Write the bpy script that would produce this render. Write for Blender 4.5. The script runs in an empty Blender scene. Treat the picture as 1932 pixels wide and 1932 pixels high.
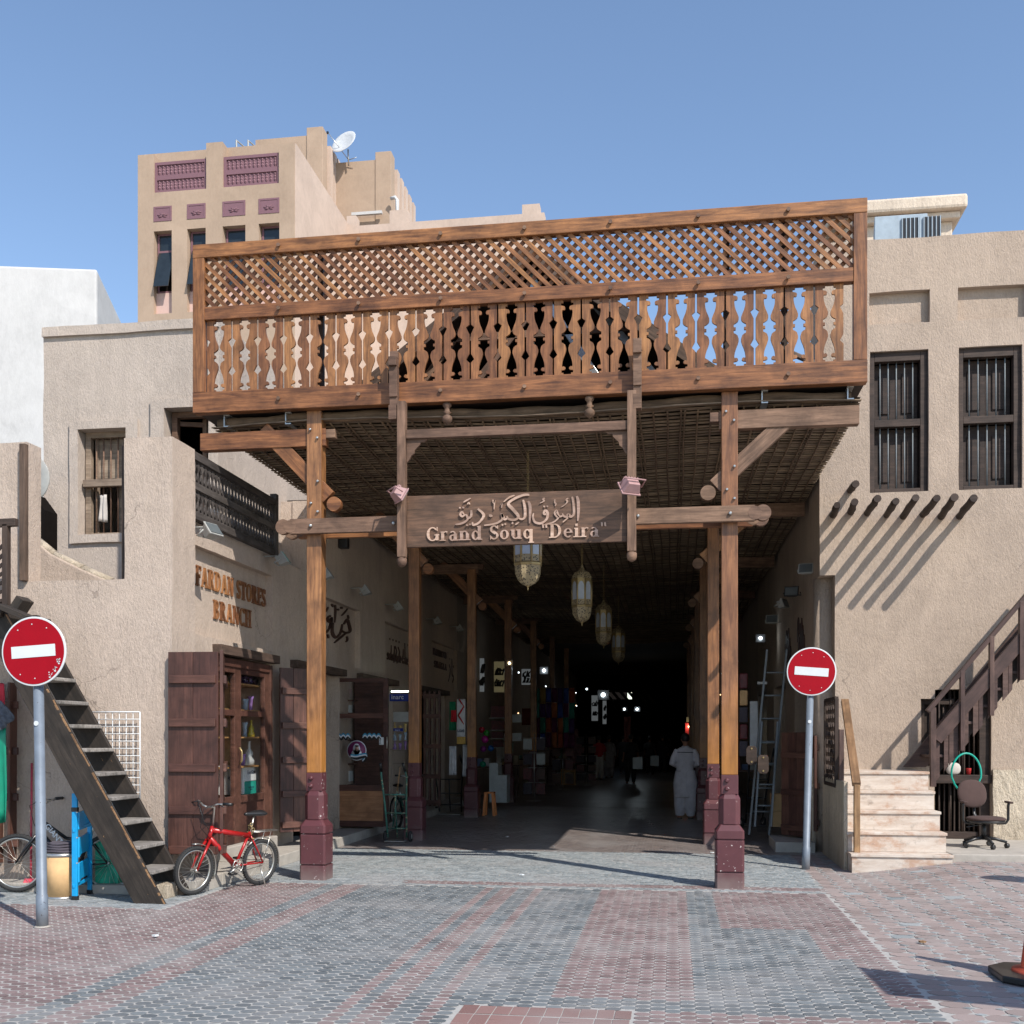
import bpy, bmesh, math, random
from mathutils import Vector, Matrix
import mathutils.noise as mnoise
R = random.Random(7)
sc = bpy.context.scene
COL = sc.collection
rad = math.radians

# ---------------------------------------------------------------- camera
YAW = rad(8.45); S_, C_ = math.sin(YAW), math.cos(YAW); EYE = 1.65; FP = 2046.0
cam = bpy.data.cameras.new('camera'); camo = bpy.data.objects.new('camera', cam); COL.objects.link(camo)
camo.location = (0, 0, EYE); camo.rotation_euler = (rad(90), 0, YAW)
cam.sensor_width = 36; cam.lens = FP / 1932 * 36; cam.shift_x = 0; cam.shift_y = 425 / 1932
cam.clip_start = .1; cam.clip_end = 900
sc.camera = camo

# ---------------------------------------------------------------- sky, sun, exposure
LX, LY = -.727, .73                      # metres the light moves per metre it falls
SUN_EL = math.atan(1 / math.hypot(LX, LY)); SUN_AZ = math.atan2(-LX, -LY)   # from +Y towards +X
w = bpy.data.worlds.new('World'); sc.world = w; w.use_nodes = True
nt = w.node_tree; nt.nodes.clear()
sky = nt.nodes.new('ShaderNodeTexSky'); sky.sky_type = 'NISHITA'; sky.sun_disc = False
sky.sun_elevation = SUN_EL; sky.sun_rotation = SUN_AZ
sky.altitude = 0; sky.air_density = 1.0; sky.dust_density = .35; sky.ozone_density = 1.9
bg = nt.nodes.new('ShaderNodeBackground'); bg.inputs['Strength'].default_value = .15
wo = nt.nodes.new('ShaderNodeOutputWorld')
nt.links.new(sky.outputs[0], bg.inputs[0]); nt.links.new(bg.outputs[0], wo.inputs[0])
sun = bpy.data.lights.new('sun', 'SUN'); suno = bpy.data.objects.new('sun', sun); COL.objects.link(suno)
sun.energy = 4.1; sun.angle = rad(.53); sun.color = (1, .94, .86)
suno.rotation_euler = Vector((LX, LY, -1)).to_track_quat('-Z', 'Y').to_euler()
vs = sc.view_settings; vs.view_transform = 'Standard'; vs.look = 'None'; vs.exposure = 0.45; vs.gamma = 1; vs.use_curve_mapping = False

# ---------------------------------------------------------------- measuring helpers (points on known planes)
def at(u, v, X=None, Y=None, Z=None):
    L = (u - 966) / FP; h = -(v - 1391) / FP
    r = (C_ * L - S_, S_ * L + C_, h)
    t = X / r[0] if X is not None else Y / r[1] if Y is not None else (Z - EYE) / r[2]
    return Vector((r[0] * t, r[1] * t, EYE + r[2] * t))

# ---------------------------------------------------------------- materials
MATS = {}
def newmat(name):
    m = bpy.data.materials.new(name); m.use_nodes = True
    n = m.node_tree.nodes; b = n['Principled BSDF']; MATS[name] = m
    return m, n, m.node_tree.links, b
def mth(n, l, op, a, b=None, c=None):
    k = n.new('ShaderNodeMath'); k.operation = op
    for i, x in enumerate((a, b, c)):
        if x is None: continue
        if isinstance(x, (int, float)): k.inputs[i].default_value = x
        else: l.new(x, k.inputs[i])
    return k.outputs[0]
def mixc(n, l, f, a, b, mode='MIX'):
    k = n.new('ShaderNodeMix'); k.data_type = 'RGBA'; k.blend_type = mode
    for i, x in ((0, f), (6, a), (7, b)):
        if isinstance(x, (int, float)): k.inputs[i].default_value = x
        elif isinstance(x, tuple): k.inputs[i].default_value = (*x, 1)
        else: l.new(x, k.inputs[i])
    return k.outputs[2]
def noise(n, l, vec, scale, detail=4, rough=.55, dist=0):
    k = n.new('ShaderNodeTexNoise'); k.inputs['Scale'].default_value = scale; k.inputs['Detail'].default_value = detail
    k.inputs['Roughness'].default_value = rough; k.inputs['Distortion'].default_value = dist
    if vec is not None: l.new(vec, k.inputs['Vector'])
    return k.outputs['Fac']
def ramp(n, l, f, a, b):
    k = n.new('ShaderNodeMapRange'); l.new(f, k.inputs[0]); k.inputs[1].default_value = a; k.inputs[2].default_value = b
    return k.outputs[0]
def coords(n, l, scale=(1, 1, 1), kind='Object', rnd=True):
    tc = n.new('ShaderNodeTexCoord'); mp = n.new('ShaderNodeMapping'); mp.inputs['Scale'].default_value = scale
    if rnd:
        oi = n.new('ShaderNodeObjectInfo'); cb = n.new('ShaderNodeCombineXYZ')
        a = mth(n, l, 'MULTIPLY', oi.outputs['Random'], 53.0); b = mth(n, l, 'MULTIPLY', oi.outputs['Random'], 31.0)
        l.new(a, cb.inputs[0]); l.new(b, cb.inputs[1]); l.new(a, cb.inputs[2])
        va = n.new('ShaderNodeVectorMath'); va.operation = 'ADD'; l.new(tc.outputs[kind], va.inputs[0]); l.new(cb.outputs[0], va.inputs[1])
        l.new(va.outputs[0], mp.inputs['Vector'])
    else: l.new(tc.outputs[kind], mp.inputs['Vector'])
    return mp.outputs[0]
def bump(n, l, b, h, strength, dist):
    k = n.new('ShaderNodeBump'); k.inputs['Strength'].default_value = strength; k.inputs['Distance'].default_value = dist
    l.new(h, k.inputs['Height']); l.new(k.outputs[0], b.inputs['Normal']); return k
def plain(name, col, rough=.6, metal=0, var=.12, scale=9, bmp=0, spec=.5):
    m, n, l, b = newmat(name)
    v = coords(n, l)
    f = noise(n, l, v, scale, 5, .6)
    c = mixc(n, l, ramp(n, l, f, .3, .7), tuple(x * (1 - var) for x in col), tuple(min(1, x * (1 + var)) for x in col))
    l.new(c, b.inputs['Base Color']); b.inputs['Roughness'].default_value = rough; b.inputs['Metallic'].default_value = metal
    b.inputs['Specular IOR Level'].default_value = spec
    if bmp: bump(n, l, b, noise(n, l, v, scale * 6, 4), .5, bmp)
    return m
def wood(name, dark, light, rough=.5, grain=1.0, worn=None, wornamt=.62, spec=.4, bstr=.5):
    m, n, l, b = newmat(name)
    v = coords(n, l, (1.3, 16, 16)); v2 = coords(n, l, (2.2, 3, 3)); v3 = coords(n, l, (4, 90, 90))
    f = noise(n, l, v, 1.6, 7, .62, .5); g = noise(n, l, v2, 1.5, 5, .6, .3); h = noise(n, l, v3, 1.4, 4, .6)
    oi = n.new('ShaderNodeObjectInfo')
    c = mixc(n, l, ramp(n, l, f, .32, .68), dark, light)
    c = mixc(n, l, mth(n, l, 'MULTIPLY', ramp(n, l, g, .42, .7), .62), c, tuple(x * .38 for x in dark))
    c = mixc(n, l, mth(n, l, 'MULTIPLY', ramp(n, l, h, .5, .62), .3), c, tuple(x * .5 for x in dark))
    k = mth(n, l, 'MULTIPLY_ADD', oi.outputs['Random'], .5, .74)
    hs = n.new('ShaderNodeHueSaturation'); l.new(c, hs.inputs['Color']); l.new(k, hs.inputs['Value']); l.new(mth(n, l, 'MULTIPLY_ADD', oi.outputs['Random'], .011, .4925), hs.inputs['Hue']); hs.inputs['Saturation'].default_value = .95; c = hs.outputs[0]
    if worn:
        q = noise(n, l, coords(n, l, (5, 14, 14)), 1.5, 8, .7)
        c = mixc(n, l, ramp(n, l, q, wornamt, wornamt + .05), c, worn)
    l.new(c, b.inputs['Base Color']); b.inputs['Roughness'].default_value = rough; b.inputs['Specular IOR Level'].default_value = spec
    bump(n, l, b, mth(n, l, 'ADD', f, mth(n, l, 'MULTIPLY', h, .6)), bstr, .004)
    return m
def plaster(name, col, stain=.25, coarse=1.0, bmpd=.02, dirty=(.16, .13, .11)):
    m, n, l, b = newmat(name)
    v = coords(n, l, rnd=False); vz = coords(n, l, (1.0, 1.0, .5), rnd=False); vs2 = coords(n, l, (1, 1, .08), rnd=False)
    big = noise(n, l, v, .7, 6, .6); mid = noise(n, l, vz, 8, 7, .7); fine = noise(n, l, vz, 46 * coarse, 8, .72, .15); tiny = noise(n, l, v, 120 * coarse, 5, .7)
    st = noise(n, l, vs2, 3.2, 5, .6)
    c = mixc(n, l, ramp(n, l, big, .3, .72), tuple(x * .86 for x in col), tuple(min(1, x * 1.1) for x in col))
    c = mixc(n, l, mth(n, l, 'MULTIPLY', ramp(n, l, mid, .38, .72), .45), c, tuple(min(1, x * 1.25) for x in col))
    c = mixc(n, l, mth(n, l, 'MULTIPLY', ramp(n, l, st, .52, .78), stain), c, dirty)
    c = mixc(n, l, mth(n, l, 'MULTIPLY', ramp(n, l, fine, .58, .34), .22), c, dirty)
    vo = n.new('ShaderNodeTexVoronoi'); vo.feature = 'DISTANCE_TO_EDGE'; vo.inputs['Scale'].default_value = 1.25
    nv = n.new('ShaderNodeTexNoise'); nv.inputs['Scale'].default_value = 3; nv.inputs['Detail'].default_value = 6; l.new(v, nv.inputs['Vector'])
    va = n.new('ShaderNodeVectorMath'); va.operation = 'MULTIPLY_ADD'; l.new(nv.outputs['Color'], va.inputs[0]); va.inputs[1].default_value = (.55, .55, .55); l.new(v, va.inputs[2]); l.new(va.outputs[0], vo.inputs['Vector'])
    ck = mth(n, l, 'MULTIPLY', ramp(n, l, vo.outputs['Distance'], .009, .003), ramp(n, l, noise(n, l, v, .9, 2), .54, .62))
    c = mixc(n, l, mth(n, l, 'MULTIPLY', ck, .6 if bmpd > .01 else .3), c, dirty)
    spn = n.new('ShaderNodeSeparateXYZ'); l.new(v, spn.inputs[0])          # splashed dirt along the foot of the wall
    ft = mth(n, l, 'MULTIPLY', ramp(n, l, mth(n, l, 'ADD', spn.outputs[2], mth(n, l, 'MULTIPLY', mid, .9)), 1.15, .45), .38)
    c = mixc(n, l, ft, c, dirty)
    pt = noise(n, l, v, .45, 3, .5, 1.2); c = mixc(n, l, mth(n, l, 'MULTIPLY', ramp(n, l, pt, .56, .60), .16), c, tuple(min(1, x * 1.35) for x in col))
    l.new(c, b.inputs['Base Color']); b.inputs['Roughness'].default_value = .92; b.inputs['Specular IOR Level'].default_value = .2
    h = mth(n, l, 'ADD', mth(n, l, 'MULTIPLY', fine, 1.0), mth(n, l, 'ADD', mth(n, l, 'MULTIPLY', mid, 1.1), mth(n, l, 'MULTIPLY', tiny, .25)))
    bump(n, l, b, h, .75, bmpd)
    return m
def emit(name, col, strength):
    m, n, l, b = newmat(name); b.inputs['Base Color'].default_value = (*col, 1)
    b.inputs['Emission Color'].default_value = (*col, 1); b.inputs['Emission Strength'].default_value = strength; return m
def pavermat(name, a, b_, rough=.75):
    m, n, l, b = newmat(name)
    g = n.new('ShaderNodeNewGeometry'); oi = n.new('ShaderNodeObjectInfo')
    r = mth(n, l, 'FRACT', mth(n, l, 'ADD', g.outputs['Random Per Island'], oi.outputs['Random']))
    v = coords(n, l, kind='Object', rnd=True)
    big = n.new('ShaderNodeTexNoise'); big.inputs['Scale'].default_value = 1.1; big.inputs['Detail'].default_value = 6; l.new(g.outputs['Position'], big.inputs['Vector'])
    fine = n.new('ShaderNodeTexNoise'); fine.inputs['Scale'].default_value = 260; fine.inputs['Detail'].default_value = 3; l.new(g.outputs['Position'], fine.inputs['Vector'])
    c = mixc(n, l, r, a, b_)
    c = mixc(n, l, mth(n, l, 'MULTIPLY', ramp(n, l, big.outputs[0], .45, .72), .55), c, (.30, .28, .27))
    c = mixc(n, l, mth(n, l, 'MULTIPLY', ramp(n, l, fine.outputs[0], .5, .7), .35), c, tuple(min(1, x * 1.7) for x in b_))
    l.new(c, b.inputs['Base Color']); b.inputs['Roughness'].default_value = rough; b.inputs['Specular IOR Level'].default_value = .3
    bump(n, l, b, fine.outputs[0], .4, .002)
    return m
def glassmat(name, tint=(.8, .85, .85), alpha=.25, rough=.05):
    m, n, l, b = newmat(name); b.inputs['Base Color'].default_value = (*tint, 1); b.inputs['Roughness'].default_value = rough
    b.inputs['Alpha'].default_value = alpha; b.inputs['Specular IOR Level'].default_value = .6; return m

M_PL_L = plaster('plaster_left', (.495, .400, .328), .2)
M_PL_L2 = plaster('plaster_left_upper', (.500, .425, .362), .26)
M_PL_R = plaster('plaster_right', (.430, .340, .268), .24)
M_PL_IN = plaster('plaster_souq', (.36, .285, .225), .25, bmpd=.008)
M_TOWER = plaster('render_tower', (.385, .29, .215), .08, .5, .004, (.35, .22, .15))
M_TOWER2 = plaster('render_tower_pale', (.50, .395, .325), .05, .5, .003, (.45, .33, .26))
M_WHITE = plaster('white_render', (.50, .495, .485), .07, .6, .004, (.6, .6, .6))
M_CREAM = plaster('cream_cornice', (.66, .56, .45), .35, .7, .015)
M_ROUGH = plaster('rough_stone', (.62, .53, .41), .25, .32, .09, (.2, .15, .1))
M_PURPLE = plain('purple_panel', (.19, .095, .115), .7, 0, .06)
M_PINK = plain('pale_pink_panel', (.56, .39, .34), .85, 0, .04)
M_WOOD = wood('oiled_teak', (.110, .041, .014), (.41, .170, .048), .5)
M_WOODP = wood('post_teak', (.14, .054, .019), (.35, .150, .050), .42, spec=.5)
def fade(m, col):      # varnish kept near the foot, bleached above: the post's own colour
    n, l = m.node_tree.nodes, m.node_tree.links; b = n['Principled BSDF']; src = b.inputs['Base Color'].links[0].from_socket
    tc = n.new('ShaderNodeTexCoord'); sp = n.new('ShaderNodeSeparateXYZ'); l.new(tc.outputs['Object'], sp.inputs[0])
    q = noise(n, l, coords(n, l, (1.5, 5, 5)), 1.5, 5)
    f = ramp(n, l, mth(n, l, 'ADD', sp.outputs[0], mth(n, l, 'MULTIPLY', q, 1.6)), -.3, -1.6)
    l.new(mixc(n, l, mth(n, l, 'MULTIPLY', f, .7), src, col), b.inputs['Base Color'])
fade(M_WOODP, (.46, .185, .022))
M_WOODS = wood('sign_teak', (.070, .040, .024), (.185, .098, .055), .65)
M_WOODT = wood('sun_bleached_timber', (.20, .145, .10), (.36, .275, .20), .85)
M_WOODD = wood('dark_weathered_timber', (.06, .038, .026), (.15, .095, .066), .8)
M_WOODG = wood('weathered_timber', (.115, .064, .039), (.265, .155, .096), .75)
M_DOOR = wood('maroon_door_wood', (.062, .025, .017), (.128, .053, .036), .5)
M_DARKW = wood('dark_timber', (.030, .019, .014), (.072, .046, .034), .7)
M_RAIL = wood('grey_fretwork', (.048, .038, .033), (.115, .098, .088), .75)
M_STAIR = wood('scuffed_dark_stair_wood', (.020, .015, .011), (.050, .038, .029), .7, worn=(.40, .22, .10), wornamt=.66)
M_TREAD = wood('grey_worn_tread', (.16, .145, .13), (.34, .31, .28), .8)
M_TAN = wood('tan_rail_wood', (.22, .12, .05), (.42, .25, .11), .6)
M_BROWNP = wood('brown_painted_wood', (.066, .035, .027), (.12, .068, .054), .55, bstr=.2)
M_LETTER = wood('letter_wood', (.22, .085, .028), (.36, .155, .052), .5)
M_LETTER2 = wood('sign_letter_wood', (.36, .22, .15), (.60, .42, .32), .7)
M_LETTERD = wood('dark_letter_wood', (.05, .022, .015), (.09, .04, .026), .6)
M_MAROON = plain('maroon_painted_steel', (.092, .028, .033), .42, 0, .14, 5, .0015)
def chips(m, col, dust):
    n, l = m.node_tree.nodes, m.node_tree.links; b = n['Principled BSDF']; src = b.inputs['Base Color'].links[0].from_socket
    v = coords(n, l, rnd=True); q = noise(n, l, v, 34, 5, .6); q2 = noise(n, l, v, 3.5, 4, .6)
    c = mixc(n, l, ramp(n, l, mth(n, l, 'ADD', q, mth(n, l, 'MULTIPLY', q2, .35)), .865, .875), src, col)
    tc = n.new('ShaderNodeTexCoord'); sp = n.new('ShaderNodeSeparateXYZ'); l.new(tc.outputs['Object'], sp.inputs[0])
    d = mth(n, l, 'MULTIPLY', ramp(n, l, mth(n, l, 'ADD', sp.outputs[2], mth(n, l, 'MULTIPLY', q2, .3)), .36, .12), .55)
    l.new(mixc(n, l, d, c, dust), b.inputs['Base Color'])
M_STRAW = wood('palm_mat', (.16, .115, .07), (.42, .31, .20), .9)
M_STRAWD = wood('palm_mat_dark', (.03, .02, .013), (.07, .048, .03), .9)
M_STRAW2 = wood('palm_rib', (.10, .062, .034), (.22, .14, .08), .9)
M_RED = plain('sign_red', (.30, .002, .010), .5, 0, .05, spec=.15)
M_SWHITE = plain('sign_white', (.60, .63, .64), .4, 0, .03)
M_POLE = plain('grey_painted_pole', (.15, .18, .22), .5, .1, .16, 6, .001)
M_STEEL = plain('grey_steel', (.45, .45, .44), .35, .8)
M_ALU = plain('aluminium', (.13, .145, .15), .5, 0)
M_BLACK = plain('black_plastic', (.014, .014, .015), .4)
M_TYRE = plain('tyre_rubber', (.022, .022, .022), .8)
M_BRED = plain('bike_red', (.34, .010, .010), .3, .1, .1)
M_BBLACK = plain('bike_black', (.012, .012, .014), .25)
M_CHROME = plain('dull_chrome', (.55, .53, .48), .3, .85)
M_BLUE = plain('bright_blue_paint', (.004, .30, .62), .4)
M_BOARD = plain('tan_cardboard', (.60, .38, .18), .8)
M_CLOTH_DG = plain('dark_grey_cloth', (.075, .065, .08), .95)
M_GREY = plain('light_grey_plastic', (.34, .34, .32), .5)
M_LGREY = plain('white_grey_metal', (.55, .57, .58), .5)
M_PINKL = plain('pink_painted_metal', (.36, .21, .205), .5)
M_BRASS = plain('antique_brass', (.36, .27, .13), .45, .6)
M_FROST = plain('frosted_glass', (.40, .44, .50), .35)
M_GLASS = glassmat('window_glass', (.02, .022, .022), alpha=.10)
M_DGLASS = plain('dark_window_glass', (.02, .027, .033), .12, 0, .2, 3)
M_VOID = plain('unlit_interior', (.012, .010, .009), .95, spec=0)  # near-black, so the dark of unlit depths is in the colour
M_CHAIR = plain('brown_upholstery', (.062, .036, .031), .95, bmp=.001)
M_HOSE = plain('green_hose', (.0, .30, .22), .4)
M_CONE = plain('orange_cone', (.42, .07, .035), .55)
M_CONC = plain('grey_concrete', (.36, .33, .29), .9, 0, .15, 6, .004)
M_STEP, n, l, b = newmat('travertine_step')
v = coords(n, l, (1, 1, 5)); v2 = coords(n, l, (1.2, 1.2, 1.6))
q1 = noise(n, l, v, 3.2, 7, .65); q2 = noise(n, l, v2, 2.6, 6, .7); q3 = noise(n, l, v2, 5.5, 6, .7); q4 = noise(n, l, v, 14, 4, .6)
c = mixc(n, l, ramp(n, l, q1, .35, .65), (.60, .53, .46), (.47, .385, .315))
c = mixc(n, l, mth(n, l, 'MULTIPLY', ramp(n, l, q2, .50, .62), .75), c, (.40, .235, .15))
c = mixc(n, l, mth(n, l, 'MULTIPLY', ramp(n, l, q3, .56, .70), .6), c, (.19, .15, .12))
c = mixc(n, l, mth(n, l, 'MULTIPLY', ramp(n, l, q4, .58, .64), .35), c, (.62, .58, .53))
l.new(c, b.inputs['Base Color']); b.inputs['Roughness'].default_value = .7; bump(n, l, b, q4, .4, .003)
M_KURTA = plain('grey_cotton', (.52, .49, .52), .95)
M_SKIN = plain('skin_brown', (.26, .13, .08), .6)
M_HAIR = plain('black_hair', (.012, .01, .01), .6)
M_SAND = plain('joint_sand', (.37, .36, .34), .95, 0, .12, 30, .002)
M_PVR = pavermat('paver_red', (.150, .108, .105), (.245, .180, .174))
M_PVD = pavermat('paver_dark', (.090, .102, .110), (.175, .192, .200))
M_PVG = pavermat('paver_blue_grey', (.17, .19, .197), (.30, .325, .33))
M_PVO = pavermat('paver_octagon', (.215, .172, .160), (.320, .258, .242))
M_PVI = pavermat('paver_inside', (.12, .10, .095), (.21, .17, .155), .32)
M_BRICK = pavermat('paver_brick', (.175, .100, .090), (.255, .155, .140))

chips(M_MAROON, (.5, .44, .42), (.25, .21, .19)); chips(M_POLE, (.05, .05, .06), (.25, .23, .21))

# ---------------------------------------------------------------- geometry helpers
def link(name, me, mat, parent=None):
    o = bpy.data.objects.new(name, me); COL.objects.link(o)
    if mat is not None and not me.materials: me.materials.append(mat)
    if parent is not None: own(o, parent)
    return o
def own(o, parent):
    o.parent = parent
    o.matrix_parent_inverse = wm(parent).inverted()
def wm(o):
    m = Matrix.LocRotScale(o.location, o.rotation_euler.to_quaternion() if o.rotation_mode != 'QUATERNION' else o.rotation_quaternion, o.scale)
    return wm(o.parent) @ o.matrix_parent_inverse @ m if o.parent else m
def tag(o, label=None, cat=None, group=None, kind=None):
    if label: o['label'] = label
    if cat: o['category'] = cat
    if group: o['group'] = group
    if kind: o['kind'] = kind
    return o
def thing(name, loc, label, cat, group=None):
    o = bpy.data.objects.new(name, None); COL.objects.link(o); o.location = loc; o.empty_display_size = .2
    return tag(o, label, cat, group)
class MB:
    def __init__(s): s.v = []; s.f = []; s.sm = []
    def add(s, vs, fs, smooth=False):
        k = len(s.v); s.v += [tuple(p) for p in vs]
        for f in fs: s.f.append([i + k for i in f]); s.sm.append(smooth)
        return s
    def box(s, a, b):
        x0, y0, z0 = (min(a[i], b[i]) for i in range(3)); x1, y1, z1 = (max(a[i], b[i]) for i in range(3))
        return s.add([(x0,y0,z0),(x1,y0,z0),(x1,y1,z0),(x0,y1,z0),(x0,y0,z1),(x1,y0,z1),(x1,y1,z1),(x0,y1,z1)],
                     [(0,3,2,1),(4,5,6,7),(0,1,5,4),(1,2,6,5),(2,3,7,6),(3,0,4,7)])
    def prism(s, poly, d, smooth=False):
        """poly: list of 3-D points, extruded by vector d"""
        n = len(poly); d = Vector(d); P = [Vector(p) for p in poly]
        s.add(P + [p + d for p in P], [tuple(range(n))[::-1], tuple(range(n, 2 * n))])
        k = len(s.v) - 2 * n
        for i in range(n):
            j = (i + 1) % n; s.f.append([k + i, k + j, k + n + j, k + n + i]); s.sm.append(smooth)
        return s
    def tube(s, pts, r, n=8, cap=True, smooth=True, flat=None):
        pts = [Vector(p) for p in pts]; m = len(pts); rr = r if isinstance(r, (list, tuple)) else [r] * m
        k = len(s.v); up = None
        for i, p in enumerate(pts):
            t = (pts[min(i + 1, m - 1)] - pts[max(i - 1, 0)]).normalized()
            if up is None: up = Vector((0, 0, 1)) if abs(t.z) < .9 else Vector((1, 0, 0))
            a = t.cross(up).normalized(); b = a.cross(t).normalized(); up = b
            if flat: b = b * flat
            for j in range(n):
                q = 2 * math.pi * j / n; s.v.append(tuple(p + a * (rr[i] * math.cos(q)) + b * (rr[i] * math.sin(q))))
        for i in range(m - 1):
            for j in range(n):
                j2 = (j + 1) % n; s.f.append([k + i*n + j, k + i*n + j2, k + (i+1)*n + j2, k + (i+1)*n + j]); s.sm.append(smooth)
        if cap:
            s.f.append([k + j for j in range(n)][::-1]); s.sm.append(False)
            s.f.append([k + (m-1)*n + j for j in range(n)]); s.sm.append(False)
        return s
    def lathe(s, prof, c=(0, 0, 0), n=16, axis='Z', smooth=True, ry=1.0, a0=0, caps=True):
        k = len(s.v); m = len(prof)
        for r, z in prof:
            for j in range(n):
                q = a0 + 2 * math.pi * j / n; x, y = r * math.cos(q), r * math.sin(q) * ry
                p = (x, y, z) if axis == 'Z' else (z, x, y) if axis == 'X' else (x, z, y)
                s.v.append((p[0] + c[0], p[1] + c[1], p[2] + c[2]))
        for i in range(m - 1):
            for j in range(n):
                j2 = (j + 1) % n; s.f.append([k + i*n + j, k + i*n + j2, k + (i+1)*n + j2, k + (i+1)*n + j]); s.sm.append(smooth)
        if caps:
            s.f.append([k + j for j in range(n)][::-1]); s.sm.append(False)
            s.f.append([k + (m-1)*n + j for j in range(n)]); s.sm.append(False)
        return s
    def ring(s, c, R_, r, n=36, m=8, axis='X', flat=1.0):
        k = len(s.v)
        for i in range(n):
            a = 2 * math.pi * i / n
            for j in range(m):
                b = 2 * math.pi * j / m; q = R_ + r * math.cos(b); h = r * flat * math.sin(b)
                p = (h, q * math.cos(a), q * math.sin(a)) if axis == 'X' else (q * math.cos(a), h, q * math.sin(a)) if axis == 'Y' else (q * math.cos(a), q * math.sin(a), h)
                s.v.append((p[0] + c[0], p[1] + c[1], p[2] + c[2]))
        for i in range(n):
            for j in range(m):
                i2, j2 = (i + 1) % n, (j + 1) % m; s.f.append([k+i*m+j, k+i2*m+j, k+i2*m+j2, k+i*m+j2]); s.sm.append(True)
        return s
    def xf(s, M, start=0):
        s.v = s.v[:start] + [tuple(M @ Vector(p)) for p in s.v[start:]]; return s
    def mesh(s, name='m'):
        me = bpy.data.meshes.new(name); me.from_pydata(s.v, [], s.f)
        me.polygons.foreach_set('use_smooth', s.sm)
        bm = bmesh.new(); bm.from_mesh(me); bmesh.ops.recalc_face_normals(bm, faces=bm.faces); bm.to_mesh(me); bm.free()
        return me
    def obj(s, name, mat, parent=None, bevel=0, seg=2):
        o = link(name, s.mesh(name), mat, parent)
        if bevel: bev(o, bevel, seg)
        return o
def bev(o, w_, seg=2):
    m = o.modifiers.new('bevel', 'BEVEL'); m.width = w_; m.segments = seg; m.limit_method = 'ANGLE'; m.angle_limit = rad(40); m.harden_normals = False
_bc = {}
def beam(name, a, b, w_, h, mat, parent=None, bevel=.004, roll=0):
    """board with its length along local X from a to b; w_ = local Y size, h = local Z size"""
    a, b = Vector(a), Vector(b); d = b - a; L = d.length
    key = (round(L, 3), round(w_, 4), round(h, 4), mat.name)
    if key not in _bc:
        _bc[key] = MB().box((-L / 2, -w_ / 2, -h / 2), (L / 2, w_ / 2, h / 2)).mesh(name)
    o = link(name, _bc[key], mat)
    x = d.normalized(); up = Vector((0, 0, 1)) if abs(x.z) < .98 else Vector((0, 1, 0))
    y = up.cross(x).normalized(); z = x.cross(y)
    m = Matrix((x, y, z)).transposed()
    if roll: m = m @ Matrix.Rotation(roll, 3, 'X')
    o.rotation_euler = m.to_euler(); o.location = (a + b) / 2
    if parent is not None: own(o, parent)
    if bevel: bev(o, bevel, 2)
    return o
def box(name, a, b, mat, parent=None, bevel=0, kind=None):
    o = MB().box(a, b).obj(name, mat, parent, bevel)
    if kind: o['kind'] = kind
    return o
def children(o): return [c for c in COL.objects if c.parent == o]
def copy_tree(o, dx, label=None, allobs=None):
    c = o.copy(); COL.objects.link(c)
    c.location = Vector(o.location) + Vector(dx)
    if label: c['label'] = label
    for ch in [q for q in allobs if q.parent == o]:
        k = ch.copy(); COL.objects.link(k); k.parent = c
        for g in [q for q in allobs if q.parent == ch]:
            j = g.copy(); COL.objects.link(j); j.parent = k
    return c
def smoothstep(x): x = max(0, min(1, x)); return x * x * (3 - 2 * x)
def gz(x, y): return .15 * smoothstep((x - 2.0) / 1.6) * smoothstep((y - 10.5) / 2.6)
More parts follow.
